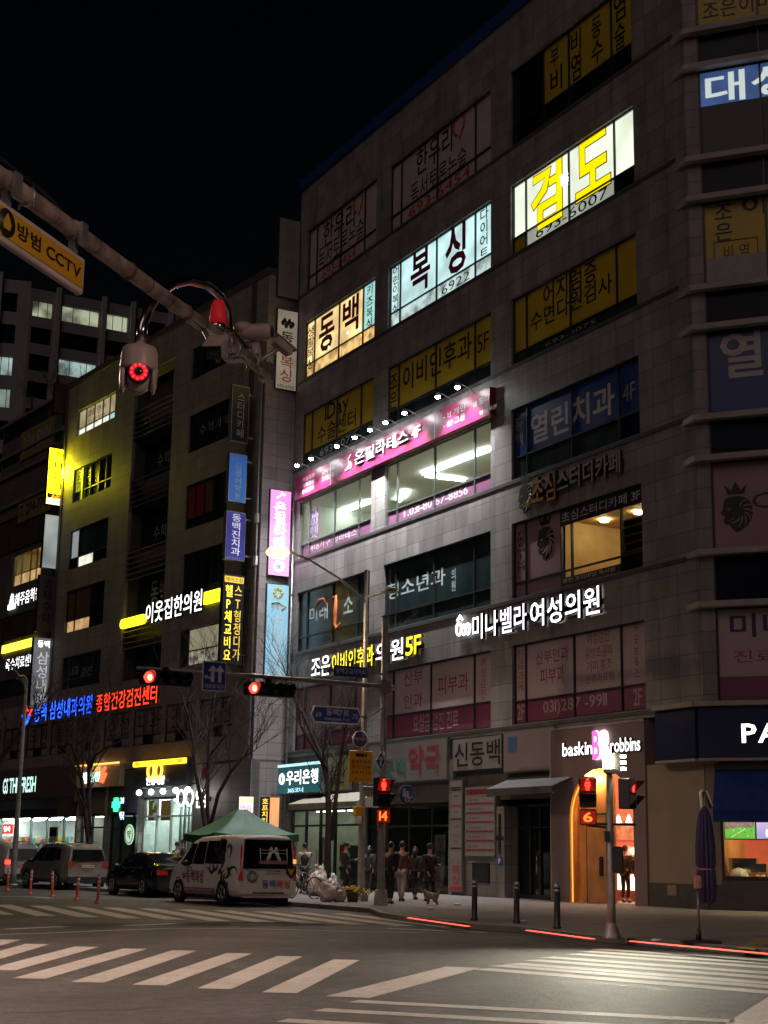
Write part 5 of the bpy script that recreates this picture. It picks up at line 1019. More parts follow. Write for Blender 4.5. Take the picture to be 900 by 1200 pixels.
# row of round lamps below that sign
e_glb = E('globe_lamp', (.92, 1, .98), 9)
for i, x in enumerate((163, 177, 191, 206, 220)):
    y = 929-i*.9; a = FB.hit(x, y, -.45); t = thing_on('globe_lamp', 'small round lamp under the optician sign, ' + ['leftmost of five', 'second from the left', 'middle of five', 'second from the right', 'rightmost of five'][i], 'lamp', FB, a[0], a[1], 0, 'round lamps under the optician sign')
    MB(e_glb).ball((0, -.45, 0), .14, 10, 7).build('globe', t); MB(m_bk).tube([(0, -.45, .12), (0, -.45, .25), (0, .0, .3)], .025, 6).build('arm', t)
# optician's blade with spectacles
a = FB.hit(206, 938, -.6); b = FB.hit(241, 938, -.6)
t = thing_on('shop_sign', 'white glowing spectacles and letters beside the optician windows', 'sign', FB, a[0], a[1]-.45); L = b[0]-a[0]
q = MB(e_white)
for s in (0, 1): q.tube([(.5+s*.85+.36*cos(k*pi/8), -.6, .55+.36*sin(k*pi/8)) for k in range(17)], .05, 6)
q.text('안경', (1.95, .05, L, .95), -.55, .04, 0, .01); q.build('channel_letter', t); q = MB(m_bk); q.box(0, L, -.5, -.46, .4, .6); q.box(.8, .9, -.46, .0, .4, .6); q.box(L-.6, L-.5, -.46, 0, .4, .6); q.build('rail', t)
# pharmacy cross and round sign
a = FB.hit(135, 943, -.7); t = thing_on('pharmacy_cross', 'green glowing pharmacy cross beside the tree', 'sign', FB, a[0], a[1]); s = .34
q = MB(E('green_cross_light', (.03, 1, .25), 2.6)); q.slab([(-s, -.15), (-.15, -.15), (-.15, -s), (.15, -s), (.15, -.15), (s, -.15), (s, .15), (.15, .15), (.15, s), (-.15, s), (-.15, .15), (-s, .15)], -.72, -.6); q.build('cross', t)
q = MB(m_bk); q.box(-.42, .42, -.6, -.5, -.42, .42); q.box(-.04, .04, -.5, 0, -.04, .04); q.build('sign_case', t)
q = MB(E('blue_white_light', (.6, .7, 1), 1.3)); q.text('약국', (.45, -.75, .95, -.35), -.62, .05, 0, .01); q.text('24', (.5, .05, .85, .35), -.62, .05, 0, 0); q.build('channel_letter', t)
a = FB.hit(152, 978, -.3); t = thing_on('round_sign', 'round pale green pharmacy sign in front of the dark glass', 'sign', FB, a[0], a[1])
q = MB(E('pale_green_light', (.55, .80, .55), .7)); q.lathe([(.5, -.34), (.5, -.3)], 24, axis='Y'); q.build('sign_face', t)
q = MB(M('sign_green', (.02, .14, .05), .5)); q.tube([(.42*cos(k*pi/12), -.345, .42*sin(k*pi/12)) for k in range(25)], .025, 5); q.text('약', (-.2, -.22, .2, .22), -.34, .012, 0, .02); q.build('lettering', t); MB(m_metal).tube([(0, -.3, 0), (0, 0, 0)], .03, 6).build('bracket', t)
# dim board on the plain wall right of the optician
t, L, H, o = pod('notice_board', 'dim white notice board on the wall beside the street trees', 245, 897, 272, 914, M('notice_white', (.30, .28, .27), .5), -.12, .1)
q = MB(m_grey); 
for k in range(3): q.box(.15, L-.15, o-.006, o-.002, H*(.2+.27*k), H*(.26+.27*k))
q.build('lettering', t); MB(M('dark_red_film')).box(-.7, -.2, o-.01, o+.08, .1, H-.1).build('red_panel', t)
# supermarket awning
a = FB.hit(-30, 961, -1.2); b = FB.hit(88, 952, -1.2); t = thing_on('awning', 'long black awning over the bright supermarket windows', 'awning', FB, a[0], b[1]-.15); L = min(b[0], s1)-a[0]
q = MB(M('black_canvas', (.018, .018, .02), .8, 0, .2, 4, .3, .2)); q.add([(0, 0, 1.3), (L, 0, 1.3), (L, -1.2, .4), (0, -1.2, .4), (0, -1.2, 0), (L, -1.2, 0)], [(0, 1, 2, 3), (3, 2, 5, 4)]); q.add([(L, 0, 1.3), (L, -1.2, .4), (L, -1.2, 0), (L, 0, 0)], [(0, 1, 2, 3)]); q.build('canvas', t)
q = MB(m_frame); q.tube([(0, -1.19, .01), (L, -1.19, .01)], .03, 6); q.build('awning_frame', t)
t, L, H, o = pod('window_poster', 'small red lit sign at the left end of the supermarket', 3, 966, 13.5, 977, E('red_poster_light', (1, .05, .04), .9), -.15, .1); MB(e_white).text('행사', (L*.15, H*.2, L*.85, H*.8), o-.004, .008).build('lettering', t)
t, L, H, o = pod('standing_sign', 'small yellow and black standing poster before the supermarket', 58, 969, 66, 986, M('poster_yellow', (.5, .42, .08), .6), -.4, .05); MB(m_black).box(.06, L-.06, o-.01, o-.002, H*.35, H*.9).build('picture', t); q = MB(m_metal); q.box(.05, .1, o+.05, o+.1, -FB.hit(66, 986, -.4)[1]+KERB, H); q.box(L-.1, L-.05, o+.05, o+.1, -FB.hit(66, 986, -.4)[1]+KERB, H); q.build('stand', t)
# alley between the two buildings: lit stall signs and a glowing panel for a lit wall
al = Frame(FB.pt(.2, 0, 5.5), FA.ang+radians(62))
def alley(name, label, x0, y0, x1, y1, mat, dist, texts=()):
    a = at_depth(x0, y0, dist); b = at_depth(x1, y1, dist); t = thing(name, label, 'sign', (a.x, dist, b.z)); L, H = b.x-a.x, a.z-b.z
    MB(m_frame).box(0, L, .012, .25, 0, H).build('sign_case', t); MB(mat).box(.02, L-.02, 0, .012, .02, H-.02).build('sign_face', t)
    MB(m_metal).box(L*.45, L*.55, .1, .16, KERB-b.z, 0).build('post', t)
    for w, (f0, g0, f1, g1), m in texts: MB(m).text(w, (f0*L, g0*H, f1*L, g1*H), -.001, .006, 0, .01).build('lettering', t)
alley('lit_sign', 'small multicoloured lit sign in the alley above the green tent', 280, 933, 297, 953, E('cream_sign_light', (.85, .75, .62), 1.0), 66, [('노래', (.1, .6, .9, .95), E('amber_sign_letter', (1, 1, 0), 1)), ('연습', (.1, .1, .9, .5), E('pink_sign_light', (1, 0, .5), 1))])
alley('lit_sign', 'narrow black sign with yellow vertical letters in the alley', 305, 934, 316, 967, M('black_face'), 65.4, [(vert('호프치킨'), (.2, .05, .8, .95), e_yl)])
alley('lit_sign', 'glowing orange panel standing for a lit wall in the alley', 316, 934, 327, 970, E('lit_wall_glow', (.85, .40, .16), .6, None, .3, .7), 65)  # orange light on the wall put into a glowing panel
q = MB(m_stone); t = thing('alley_wall', 'dark stone wall closing the alley between the buildings', 'wall', (0, 0, 0)); a, b = at_depth(286, 1030, 77), at_depth(345, 1030, 77); q.box(a.x-2, b.x+4, 77, 77.4, KERB, 6.5); q.build('wall', t)

# ================================================================== APARTMENTS FAR BEHIND
m_apt = M('apartment_render', (.30, .30, .30), .7, 0, .1, .3)
e_apt = E('apartment_lit_glass', (.55, .60, .42), .3, None, .85, .45); e_aptc = E('apartment_cool_glass', (.42, .58, .54), .36, None, .85, .5)
def apartment(name, label, fr, u0, u1, z1, cols, rows, lit, fh=2.95):
    t = thing(name, label, 'building', fr.o, fr.ang); hs = []
    for i, (a, b) in enumerate(cols):
        for k in range(rows): z = z1-1.25-k*fh; hs.append((a, z-1.75, b, z, i, k))
    q = MB(m_apt); wall_with_holes(q, u0, u1, 0, z1, hs, 0, .3); q.quad([(u0, 0, 0), (u0, 0, z1), (u0, 14, z1), (u0, 14, 0)]); q.quad([(u1, 0, 0), (u1, 14, 0), (u1, 14, z1), (u1, 0, z1)]); q.quad([(u0, 0, z1), (u1, 0, z1), (u1, 14, z1), (u0, 14, z1)]); q.build('wall', t)
    q = MB(M('apartment_pilaster', (.38, .38, .38), .7)); 
    for (a, b), (c, d) in zip(cols, cols[1:]): q.box((b+c)/2-.25, (b+c)/2+.25, -.35, 0, 0, z1+.5)
    q.build('pilaster', t)
    for a, z0, b, z, i, k in hs:
        if (k, i) in lit: window(t, a, z0, b, z, [a+(b-a)*.3, a+(b-a)*.75], None, default=lit[(k, i)], y=.28, fm=m_framel, label='lit apartment window')
        elif k < 9: window(t, a, z0, b, z, [a+(b-a)*.5], None, y=.28)
    return t
p = at_depth(35, 337, 150); FD = Frame((p.x, p.y), radians(28)); du = lambda x: FD.hit(x, 365)[0]
apartment('apartment_block', 'pale apartment block with a few lit windows behind the rooftops', FD, -.4, du(232), p.z, [(du(38), du(62)), (du(73), du(117)), (du(126), du(151)), (du(160), du(195)), (du(205), du(225))], 12, {(0, 0): e_apt, (0, 1): e_apt, (0, 2): e_apt, (2, 1): e_aptc})
p = at_depth(37, 330, 128); FD2 = Frame((p.x, p.y), radians(14)); du = lambda x: FD2.hit(x, 400)[0]
apartment('apartment_tower', 'grey apartment tower at the left edge with cool lit windows', FD2, du(-70), 0, p.z, [(du(-60), du(-35)), (du(-27), du(-8)), (du(-3), du(17))], 17, {(2, 2): e_aptc, (3, 2): E('apartment_green_glass', (.32, .42, .36), .4, None, .3, .6), (6, 1): e_apt})
# ================================================================== STREET FURNITURE
m_sign_blue = M('sign_blue', (.02, .06, .30), .45, 0, .08, 2); m_sign_yel = M('sign_yellow', (.62, .32, .02), .45, 0, .06, 2); m_housing = M('signal_housing', (.015, .015, .017), .5)
e_red = E('red_signal_light', (1, .035, .02), 4); e_redd = E('red_led_figure', (1, .04, .02), 2.2); e_amb = E('amber_digit', (1, .22, .03), 1.2)
m_lens = M('dark_lens', (.03, .025, .025), .15)
def street_lamp(label, base, h, arms, lit, light=0.0, col=(1, .72, .46), rz=0.0):
    """pole with curved arms; arms = [(local end point)], lit = index of the burning head or None"""
    t = thing('street_lamp', label, 'street lamp', base, rz)
    q = MB(m_pole); q.tube([(0, 0, 0), (0, 0, .5), (0, 0, h*.5), (0, 0, h)], [.14, .11, .085, .06], 10); q.lathe([(.2, 0), (.2, .06), (.14, .08)], 12); q.build('pole', t)
    for k, (ex, ey, ez, hs) in enumerate(arms):
        q = MB(m_pole); q.tube([(0, 0, hs), (ex*.35, ey*.35, hs+(ez-hs)*.5), (ex*.75, ey*.75, hs+(ez-hs)*.88), (ex, ey, ez)], [.045, .04, .035, .03], 8); q.build('arm', t)
        d = Vector((ex, ey, 0)).normalized(); n = Vector((-d.y, d.x, 0)); c = Vector((ex, ey, ez)); pts = []
        for s, wd, up in ((-.1, .06, .03), (.1, .16, .09), (.45, .19, .10), (.75, .12, .03)):
            for side, z in ((-1, 0), (1, 0), (.6, up), (-.6, up)): pts.append(tuple(c+d*s+n*wd*side+Vector((0, 0, z))))
        q = MB(m_metal); q.add(pts, [(4*i+j, 4*i+(j+1) % 4, 4*i+4+(j+1) % 4, 4*i+4+j) for i in range(3) for j in range(4)]+[(3, 2, 1, 0), (12, 13, 14, 15)]); hd = q.build('lamp_head', t)
        q = MB(E('sodium_lamp', (1, .60, .26), 2.6) if lit == k else M('lamp_glass', (.30, .33, .28), .3)); g = c+d*.35; q.ball(tuple(g+Vector((0, 0, -.03))), (.40, .40, .2) if lit == k else (.24, .24, .07), 12, 6); q.build('lamp_glass', hd)  # burning glass drawn larger, its glare put into the shape
        if lit == k and light: 
            l = spot('lamp_light', hd, tuple(g+Vector((0, 0, -.22))), tuple(g+Vector((0, 0, -5))), light, 172, col, .8, .15)
    return t
# lamp of the crossing, with one burning head
LP = ground(422.5, 1054, KERB); dL = LP.y
hd = at_depth(338, 647, dL-.6)-LP; h2 = at_depth(436, 690, dL-1.2)-LP; top = at_depth(424, 668, dL).z-KERB
street_lamp('tall street lamp at the crossing with one head burning warm white', LP, top, [(hd.x, hd.y, hd.z, top-1.1), (h2.x+.4, h2.y, h2.z-.1, top-.9)], 0, 2300)
bl = at_depth(4, 1040, 60); tp = at_depth(21.5, 800, 60); a1 = at_depth(-14, 762, 60); a2 = at_depth(27, 790, 58.5)
street_lamp('slim unlit street lamp at the far left before the supermarket', (bl.x+.35, 60, KERB), tp.z, [(a1.x-bl.x-.35, 0, a1.z, tp.z-.3), (a2.x-bl.x-.35, -1.5, a2.z-.3, tp.z-.5)], None)
# the same lamps stand on the camera's own pavement and light the road from there
street_lamp('street lamp on the near pavement to the right of the crossing', (7.5, -1.5, 0), 8.6, [(-2.0, 2.2, 8.7, 8.0)], 0, 7000, (1, .72, .60))
street_lamp('street lamp on the near pavement to the left of the crossing', (-10.5, 19.0, 0), 8.6, [(2.2, 1.2, 8.7, 8.0)], 0, 6500, (1, .72, .60))

# signal mast
MP = ground(446, 1061, KERB); e0 = at_depth(160, 782.5, MP.y-3.4); FMa = atan2(MP.y-e0.y, MP.x-e0.x); FM = Frame((MP.x, MP.y), FMa)
t = thing_on('signal_mast', 'signal mast with long arm carrying two red traffic lights over the road', 'traffic light', FM, 0, KERB)
ztop = FM.hit(444, 722)[1]-KERB; za1 = FM.hit(440, 804)[1]-KERB; ul, zl = FM.hit(160, 782.5); zl -= KERB
q = MB(m_pole); q.tube([(0, 0, 0), (0, 0, 2), (0, 0, ztop)], [.115, .105, .09], 12); q.tube([(0, 0, ztop), (0, 0, ztop+.08)], [.12, .03], 12); q.build('pole', t)
MB(m_concrete).lathe([(.21, -.1), (.2, .1), (.16, .4), (.13, .44)], 10).build('pole_base', t)
q = MB(m_pole); q.tube([(.35, 0, za1-.02), (0, -.0, za1), (ul*.5, 0, (za1+zl)/2+.02), (ul, 0, zl)], [.07, .075, .06, .045], 8); z2 = FM.hit(372, 822)[1]-KERB; q.box(-.14, .14, -.14, .14, za1-.18, za1+.18); q.build('arm', t)
q = MB(m_metal); q.tube([(0, -.1, FM.hit(440, 873)[1]-KERB), (.0, -.1, 1.5)], .02, 6); q.tube([(-.05, -.15, za1-.6), (-.7, -.15, za1-1.0)], .02, 6); q.bbox(-.12, .12, -.24, -.12, 2.6, 3.0, .02); q.build('bracket', t)
def tl_head(x0, y0, x1, y1):
    a = FM.hit(x0, y0, -.25); b = FM.hit(x1, y1, -.25); u0, u1 = a[0], b[0]; zc = (a[1]+b[1])/2-KERB; n = 4; p = (u1-u0)/n; r = p*.43
    q = MB(m_housing); q.bbox(u0, u1, -.25, -.02, zc-p*.55, zc+p*.55, .04); q.box((u0+u1)/2-.08, (u0+u1)/2+.08, -.1, -.04, zc, zc+p*.9); h = q.build('signal_head', t)
    for k in range(n):
        c = (u0+p*(k+.5), -.27, zc); lit = k == 0
        q = MB(e_red if lit else m_lens); q.lathe([(r, 0), (r*.8, -.03), (r*.3, -.05), (.001, -.055)], 16, (c[0], c[1]+.02, c[2]), 0, 'Y')
        if lit: q.mats.append(E('signal_core', (1, .30, .16), 7)); q.ball((c[0]+.02, c[1]-.045, c[2]-.01), (r*.42, .02, r*.55), 10, 7, 1)
        q.build('lens', h)
        q = MB(m_housing); ring = [(c[0]+r*1.08*cos(j*pi/12), c[2]+r*1.08*sin(j*pi/12)) for j in range(-4, 17)]
        q.add([(x, -.25, z) for x, z in ring]+[(x, -.25-(.28 if .0 <= j <= 20 else 0)*(.35+.65*max(0, sin((j-4)*pi/12))), z) for j, (x, z) in enumerate(ring)], [(j, j+1, len(ring)+j+1, len(ring)+j) for j in range(len(ring)-1)]); q.build('visor', h)
tl_head(166.5, 793, 225, 797); tl_head(289.5, 805.5, 345, 810)
def ped_head(t, fr, u, z, s, y, facing=1, digit=True, dark=False):
    """pedestrian light: red standing figure above, dark green lens, countdown below"""
    w = .17*s; q = MB(m_housing); q.bbox(u-w, u+w, y-.02, y+.2, z, z+.62*s, .02); h = q.build('signal_head', t)
    q = MB(m_housing)
    for k in (.32, .01): q.add([(u-w, y-.02, z+(k+.28)*s), (u+w, y-.02, z+(k+.28)*s), (u+w*1.1, y-.22*s, z+(k+.25)*s), (u-w*1.1, y-.22*s, z+(k+.25)*s), (u-w, y-.02, z+(k+.05)*s), (u+w, y-.02, z+(k+.05)*s)], [(0, 1, 2, 3), (0, 3, 4), (1, 5, 2)])
    q.build('visor', h)
    zf = z+.36*s; q = MB(e_redd); q.ball((u, y-.03, zf+.2*s), (.028*s, .012, .03*s), 8, 6); q.slab([(u+a*s, zf+b*s) for a, b in ((-.05, .155), (.05, .155), (.062, .06), (.04, .06), (.036, -.02), (.006, -.02), (0, .06), (-.006, -.02), (-.036, -.02), (-.04, .06), (-.062, .06))], y-.035, y-.022); q.build('red_figure', h)
    q = MB(E('red_lens_glow', (.5, .012, .01), .22)); q.quad([(u-w*.85, y-.021, z+.33*s), (u+w*.85, y-.021, z+.33*s), (u+w*.85, y-.021, z+.59*s), (u-w*.85, y-.021, z+.59*s)]); q.build('lens', h)
    q = MB(m_lens); q.quad([(u-w*.85, y-.0215, z+.03*s), (u+w*.85, y-.0215, z+.03*s), (u+w*.85, y-.0215, z+.28*s), (u-w*.85, y-.0215, z+.28*s)]); q.build('lens', h)
    if digit:
        q = MB(m_housing); q.bbox(u-w, u+w, y-.02, y+.15, z-.36*s, z-.04*s, .02); c = q.build('countdown', t)
        q = MB(E('red_lens_glow', (1, 0, 0), 1), e_amb); q.quad([(u-w*.9, y-.021, z-.34*s), (u+w*.9, y-.021, z-.34*s), (u+w*.9, y-.021, z-.07*s), (u-w*.9, y-.021, z-.07*s)], 0); q.text(digit, (u-w*.6, z-.3*s, u+w*.55, z-.1*s), y-.022, .008, 1, .02); q.build('digit', c)
u, z = FM.hit(449, 945, -.3); ped_head(t, FM, u, z-KERB, 1.3, -.3, digit='14')
def psign(name, label, fr, px, mat, build, off=-.2, cat='sign', pole_u=None):
    r = fr.rect(*px, off); t = thing_on(name, label, cat, fr, r[0], r[1]); L, H = r[2]-r[0], r[3]-r[1]
    build(t, L, H, off); q = MB(m_metal); pu = (pole_u if pole_u is not None else 0)-r[0]
    q.box(min(pu, L*.3), max(pu, L*.7), off+.03, off+.06, H*.45, H*.55); q.box(pu-.05, pu+.05, off+.03, 0, H*.45, H*.55); q.build('bracket', t); return t
def rectsign(mat, border=None):
    def f(t, L, H, o): q = MB(border or m_metal, mat); q.bbox(0, L, o, o+.03, 0, H, .02, 0); q.box(.03, L-.03, o-.004, o+.0, .03, H-.03, 1); q.build('sign_face', t)
    return f
def arrow(q, x, z, s, y, d=(0, 1), mi=0):
    dx, dz = d; px, pz = -dz, dx
    P = lambda a, b: (x+s*(a*px+b*dx), z+s*(a*pz+b*dz))
    q.slab([P(-.1, 0), P(-.1, .62), P(-.3, .62), P(0, 1), P(.3, .62), P(.1, .62), P(.1, 0)], y-.006, y, mi)
def f(t, L, H, o):
    rectsign(m_sign_blue, m_wht)(t, L, H, o); q = MB(m_wht); arrow(q, L*.72, H*.3, H*.58, o-.004); arrow(q, L*.42, H*.3, H*.58, o-.004); arrow(q, L*.38, H*.42, H*.27, o-.004, (-1, .25)); q.text('직좌후직진', (L*.1, H*.07, L*.9, H*.24), o-.004, .004, 0, .01); q.build('lettering', t)
psign('lane_sign', 'blue sign with white lane arrows hanging from the mast arm', FM, (238, 774, 264.5, 811), None, f, -.15, pole_u=FM.hit(250, 790)[0])
def f(t, L, H, o): rectsign(m_sign_blue, m_sign_blue)(t, L, H, o); MB(m_wht).text('동백고교사거리', (L*.06, H*.2, L*.94, H*.8), o-.004, .004, 0, .01).build('lettering', t)
psign('street_sign', 'small blue crossing name plate near the top of the mast', FM, (391.5, 779, 430.5, 794.5), None, f, -.1)
def f(t, L, H, o):
    q = MB(m_wht, m_sign_blue); c = H*.22
    oc = lambda e: [(e, H*.5), (c+e*.6, e), (L-c-e*.6, e), (L-e, H*.5), (L-c-e*.6, H-e), (c+e*.6, H-e)]
    q.slab(oc(0), o, o+.04, 0); q.slab(oc(.05), o-.004, o, 1); q.build('sign_face', t)
    q = MB(m_wht); q.text('동백7로', (L*.3, H*.46, L*.75, H*.86), o-.004, .004, 0, .01); q.text('Dongbaek 7-ro', (L*.28, H*.14, L*.76, H*.36), o-.004, .004, 0, 0); q.text('69', (L*.09, H*.32, L*.2, H*.62), o-.004, .004, 0, .0); q.text('75', (L*.82, H*.32, L*.92, H*.62), o-.004, .004, 0, 0); q.build('lettering', t)
FL = Frame((LP.x, LP.y), FMa)
psign('street_sign', 'blue street name sign with pointed ends on the lamp post', FL, (364.5, 826, 423.5, 850), None, f, -.2)
def f(t, L, H, o): q = MB(m_wht, M('violet_sign', (.06, .03, .16), .5)); r = H/2; q.lathe([(r, o), (r, o+.03)], 24, (L/2, 0, r), 0, 'Y'); q.lathe([(r*.92, o-.004), (r*.92, o)], 24, (L/2, 0, r), 1, 'Y'); q.build('sign_face', t); MB(m_wht).text('주정차금지', (L*.15, H*.42, L*.85, H*.6), o-.005, .003, 0, 0).build('lettering', t)
psign('round_sign', 'round violet no parking sign on the lamp post', FL, (411.5, 855.5, 433, 877), None, f, -.2)
def f(t, L, H, o):
    rectsign(m_sign_yel, m_sign_yel)(t, L, H, o); q = MB(m_black); q.slab([(L*.27, H*.8), (L*.62, H*.8), (L*.62, H*.92), (L*.27, H*.92)], o-.01, o-.004); q.slab([(L*.64, H*.83), (L*.74, H*.79), (L*.74, H*.92), (L*.64, H*.88)], o-.01, o-.004)
    for k, s in enumerate(('불법주정차', '무인단속', '24시간')): q.text(s, (L*.1, H*(.58-.17*k), L*.9, H*(.71-.17*k)), o-.004, .004, 0, .01)
    q.text('용인시', (L*.2, H*.05, L*.8, H*.14), o-.004, .004, 0, 0); q.build('lettering', t)
psign('warning_sign', 'yellow parking enforcement sign with camera picture on the lamp post', FL, (409.5, 879, 436.5, 917), None, f, -.2)
def f(t, L, H, o): rectsign(M('old_plate', (.3, .29, .28), .5))(t, L, H, o); q = MB(m_black); q.text('버스정류장', (L*.08, H*.55, L*.92, H*.85), o-.004, .003, 0, 0); q.text('안내', (L*.2, H*.15, L*.8, H*.42), o-.004, .003, 0, 0); q.build('lettering', t)
psign('notice_plate', 'small grey plate below the yellow sign', FL, (425, 921, 439, 934), None, f, -.2)
def f(t, L, H, o): q = MB(M('signal_yellow', (.65, .36, .03), .4), m_wht); q.bbox(0, L, o, o+.2, H*.45, H, .02, 0); q.lathe([(L*.38, 0), (L*.42, H*.45)], 10, (L/2, o+.1, 0), 1); q.build('case', t)
psign('call_box', 'yellow pedestrian sound box strapped to the lamp post', FL, (417, 945, 426, 965), None, f, -.22, 'box')
def f(t, L, H, o):
    q = MB(m_wht, m_sign_blue); d = lambda e: [(L/2, e), (L-e, H/2), (L/2, H-e), (e, H/2)]; q.slab(d(0), o, o+.02, 0); q.slab(d(.04), o-.004, o, 1); q.build('sign_face', t); q = MB(m_wht); arrow(q, L*.5, H*.25, H*.5, o-.004); q.build('arrow', t)
psign('diamond_sign', 'small blue diamond sign on the signal mast', FM, (440, 880, 452.5, 904), None, f, -.25)
def f(t, L, H, o):
    q = MB(m_metal, m_sign_blue); r = H/2; q.lathe([(r, o), (r, o+.03)], 28, (L/2, 0, r), 0, 'Y'); q.lathe([(r*.95, o-.004), (r*.95, o)], 28, (L/2, 0, r), 1, 'Y'); q.build('sign_face', t)
    q = MB(m_wht)
    for x, s, z in ((.36, 1.0, .42), (.52, .7, .42)): q.ball((L*x, o-.006, H*(z+.3*s)), (.045*s, .006, .05*s), 8, 6); q.slab([(L*x-.06*s, H*z-.02), (L*x+.06*s, H*z-.02), (L*x+.045*s, H*(z+.24*s)), (L*x-.045*s, H*(z+.24*s))], o-.008, o-.003)
    for x in (.5, .72): q.tube([(L*x+.07*cos(k*pi/6), o-.006, H*.26+.07*sin(k*pi/6)) for k in range(13)], .012, 5)
    q.tube([(L*.5, o-.006, H*.26), (L*.6, o-.006, H*.38), (L*.7, o-.006, H*.27)], .012, 5); q.build('pictogram', t)
psign('round_sign', 'round blue sign with walkers and a bicycle beside the mast', FM, (466, 919, 488.5, 943), None, f, -.2)

# near pole of the crossing: bright lamp on top, two red pedestrian lights
PP = ground(717, 1100, KERB); FP = Frame((PP.x, PP.y), radians(-8)); hP = lambda x, y, o=0: FP.hit(x, y, o)
t = thing_on('pedestrian_signal', 'crossing post with bright lamp on top and two red pedestrian lights', 'traffic light', FP, 0, KERB)
zt = hP(713, 905)[1]-KERB; q = MB(m_pole); q.tube([(0, 0, 0), (0, 0, .9), (0, 0, zt)], [.085, .07, .055], 12); q.build('pole', t)
q = MB(m_pole); q.lathe([(.17, 0), (.16, .03), (.095, .22), (.085, .27)], 12); q.build('pole_base', t)
z1 = hP(712, 966)[1]-KERB; q = MB(m_bk); ux0, ux1 = hP(682, 965)[0], hP(745, 965)[0]; q.tube([(ux0, -.02, z1), (ux1, -.02, z1)], .022, 6); q.tube([(ux0+.05, -.02, z1), (ux0+.12, -.0, z1-.03), (0, 0, z1-.06)], .018, 6); zz = hP(717, 985)[1]-KERB; q.bbox(.03, .22, -.16, .02, zz-.55, zz-.1, .03); q.box(-.1, .0, -.1, .04, z1-.3, z1-.12); q.build('bracket', t)
u, z = hP(689, 946, -.1); ped_head(t, FP, u, z-KERB, .86, -.1, digit='6')
u, z = hP(735, 948, -.05); n0 = set(bpy.data.objects); ped_head(t, FP, 0, 0, .86, -.1, digit=None)
for o in set(bpy.data.objects)-n0:
    if o.parent == t: o.location = (u, .0, z-KERB); o.rotation_euler = (0, 0, radians(66))
q = MB(m_metal); q.bbox(-.1, .16, -.16, .1, zt-.02, zt+.06, .02); q.box(.06, .2, -.05, .05, zt+.0, zt+.34); lh = q.build('lamp_head', t)
q = MB(E('crossing_lamp', (1, .95, .74), 30)); q.bbox(-.11, .055, -.11, .055, zt+.06, zt+.33, .02)
for k in range(3): q.box(.205, .30, -.05, .04, zt+.04+k*.11, zt+.085+k*.11)
q.build('lamp_glass', lh)
spot('crossing_light', lh, (-.02, -.22, zt+.22), (-.2, -5.0, -KERB), 1000, 92, (1, .96, .76), .95, .08)

# bollards
for i, (x, y) in enumerate(((556, 1078.5), (605.5, 1082), (653, 1088))):
    if i == 0:
        p0 = thing('bollard', 'black steel bollard, leftmost of three on the pavement', 'bollard', ground(x, y, KERB), 0, 'bollards along the pavement'); q = MB(m_bk); q.lathe([(.085, 0), (.085, .04), (.065, .06), (.062, .78)], 14); q.build('post', p0)
        q = MB(m_metal); q.lathe([(.064, .70), (.066, .705), (.066, .745), (.064, .75)], 14); q.lathe([(.062, .78), (.06, .82), (.03, .85), (.002, .855)], 14); q.build('cap', p0)
    else:
        o = copy_tree(p0); o.location = ground(x, y, KERB); o['label'] = ['', 'middle black bollard of three before the awning entrance', 'black steel bollard nearest the ice cream shop'][i]
m_del = M('delineator_orange', (.55, .09, .04), .5, 0, .1, 6); m_refl = M('reflective_band', (.62, .60, .54), .3)
for i, (x, y) in enumerate(((8.5, 1044), (35, 1048), (61, 1051), (90, 1055), (114, 1058.5))):
    if i == 0:
        p0 = thing('lane_post', 'orange flexible lane post, leftmost of five', 'lane post', ground(x, y), 0, 'orange lane posts before the parked cars'); q = MB(m_del); q.lathe([(.11, 0), (.11, .03), (.06, .05), (.045, .1), (.042, .80), (.03, .82)], 12); q.build('post', p0)
        q = MB(m_refl)
        for z in (.46, .58, .70): q.lathe([(.044, z), (.0455, z+.003), (.0455, z+.06), (.044, z+.063)], 12)
        q.build('reflective_band', p0)
    else:
        o = copy_tree(p0); o.location = ground(x, y); o['label'] = ['', 'second orange lane post from the left', 'middle one of five orange lane posts', 'orange lane post behind the silver car, second from the right', 'rightmost orange lane post by the black car'][i]
        o.rotation_euler = (radians((1.5, -1, 2, -2, 1)[i]), radians((0, 1, -2, 1, 2)[i]), 0)
e_strip = E('red_floor_light', (1, .10, .06), 1.9)
for (a, b, c, d), lab in (((478, 1076.5, 548, 1086.5), 'short red light strip in the kerb left of the bollards'), ((617, 1091.2, 694, 1101.5), 'red light strip in the kerb between bollards and crossing post'), ((738, 1104, 930, 1122), 'long red light strip in the kerb at the crossing right of the post')):
    p, r = ground(a, b, KERB), ground(c, d, KERB); dv = (r-p); L = dv.length; t = thing('floor_light', lab, 'floor light', p, atan2(dv.y, dv.x), 'red light strips along the kerb')
    MB(m_metal).box(0, L, -.06, .10, .002, .012).build('casing', t); MB(e_strip).box(.02, L-.02, -.03, .06, .012, .022).build('light_tube', t)
q = MB(tiles('paving_tactile', (.34, .25, .08), .3, .3, .012, .1, .7, .3)); ps = [ground(*p, KERB) for p in ((862, 1111), (884, 1113.5), (905, 1102), (885, 1100))]; q.quad([(p.x, p.y, KERB+.005) for p in ps]); q.build('tactile_paving')['kind'] = 'structure'
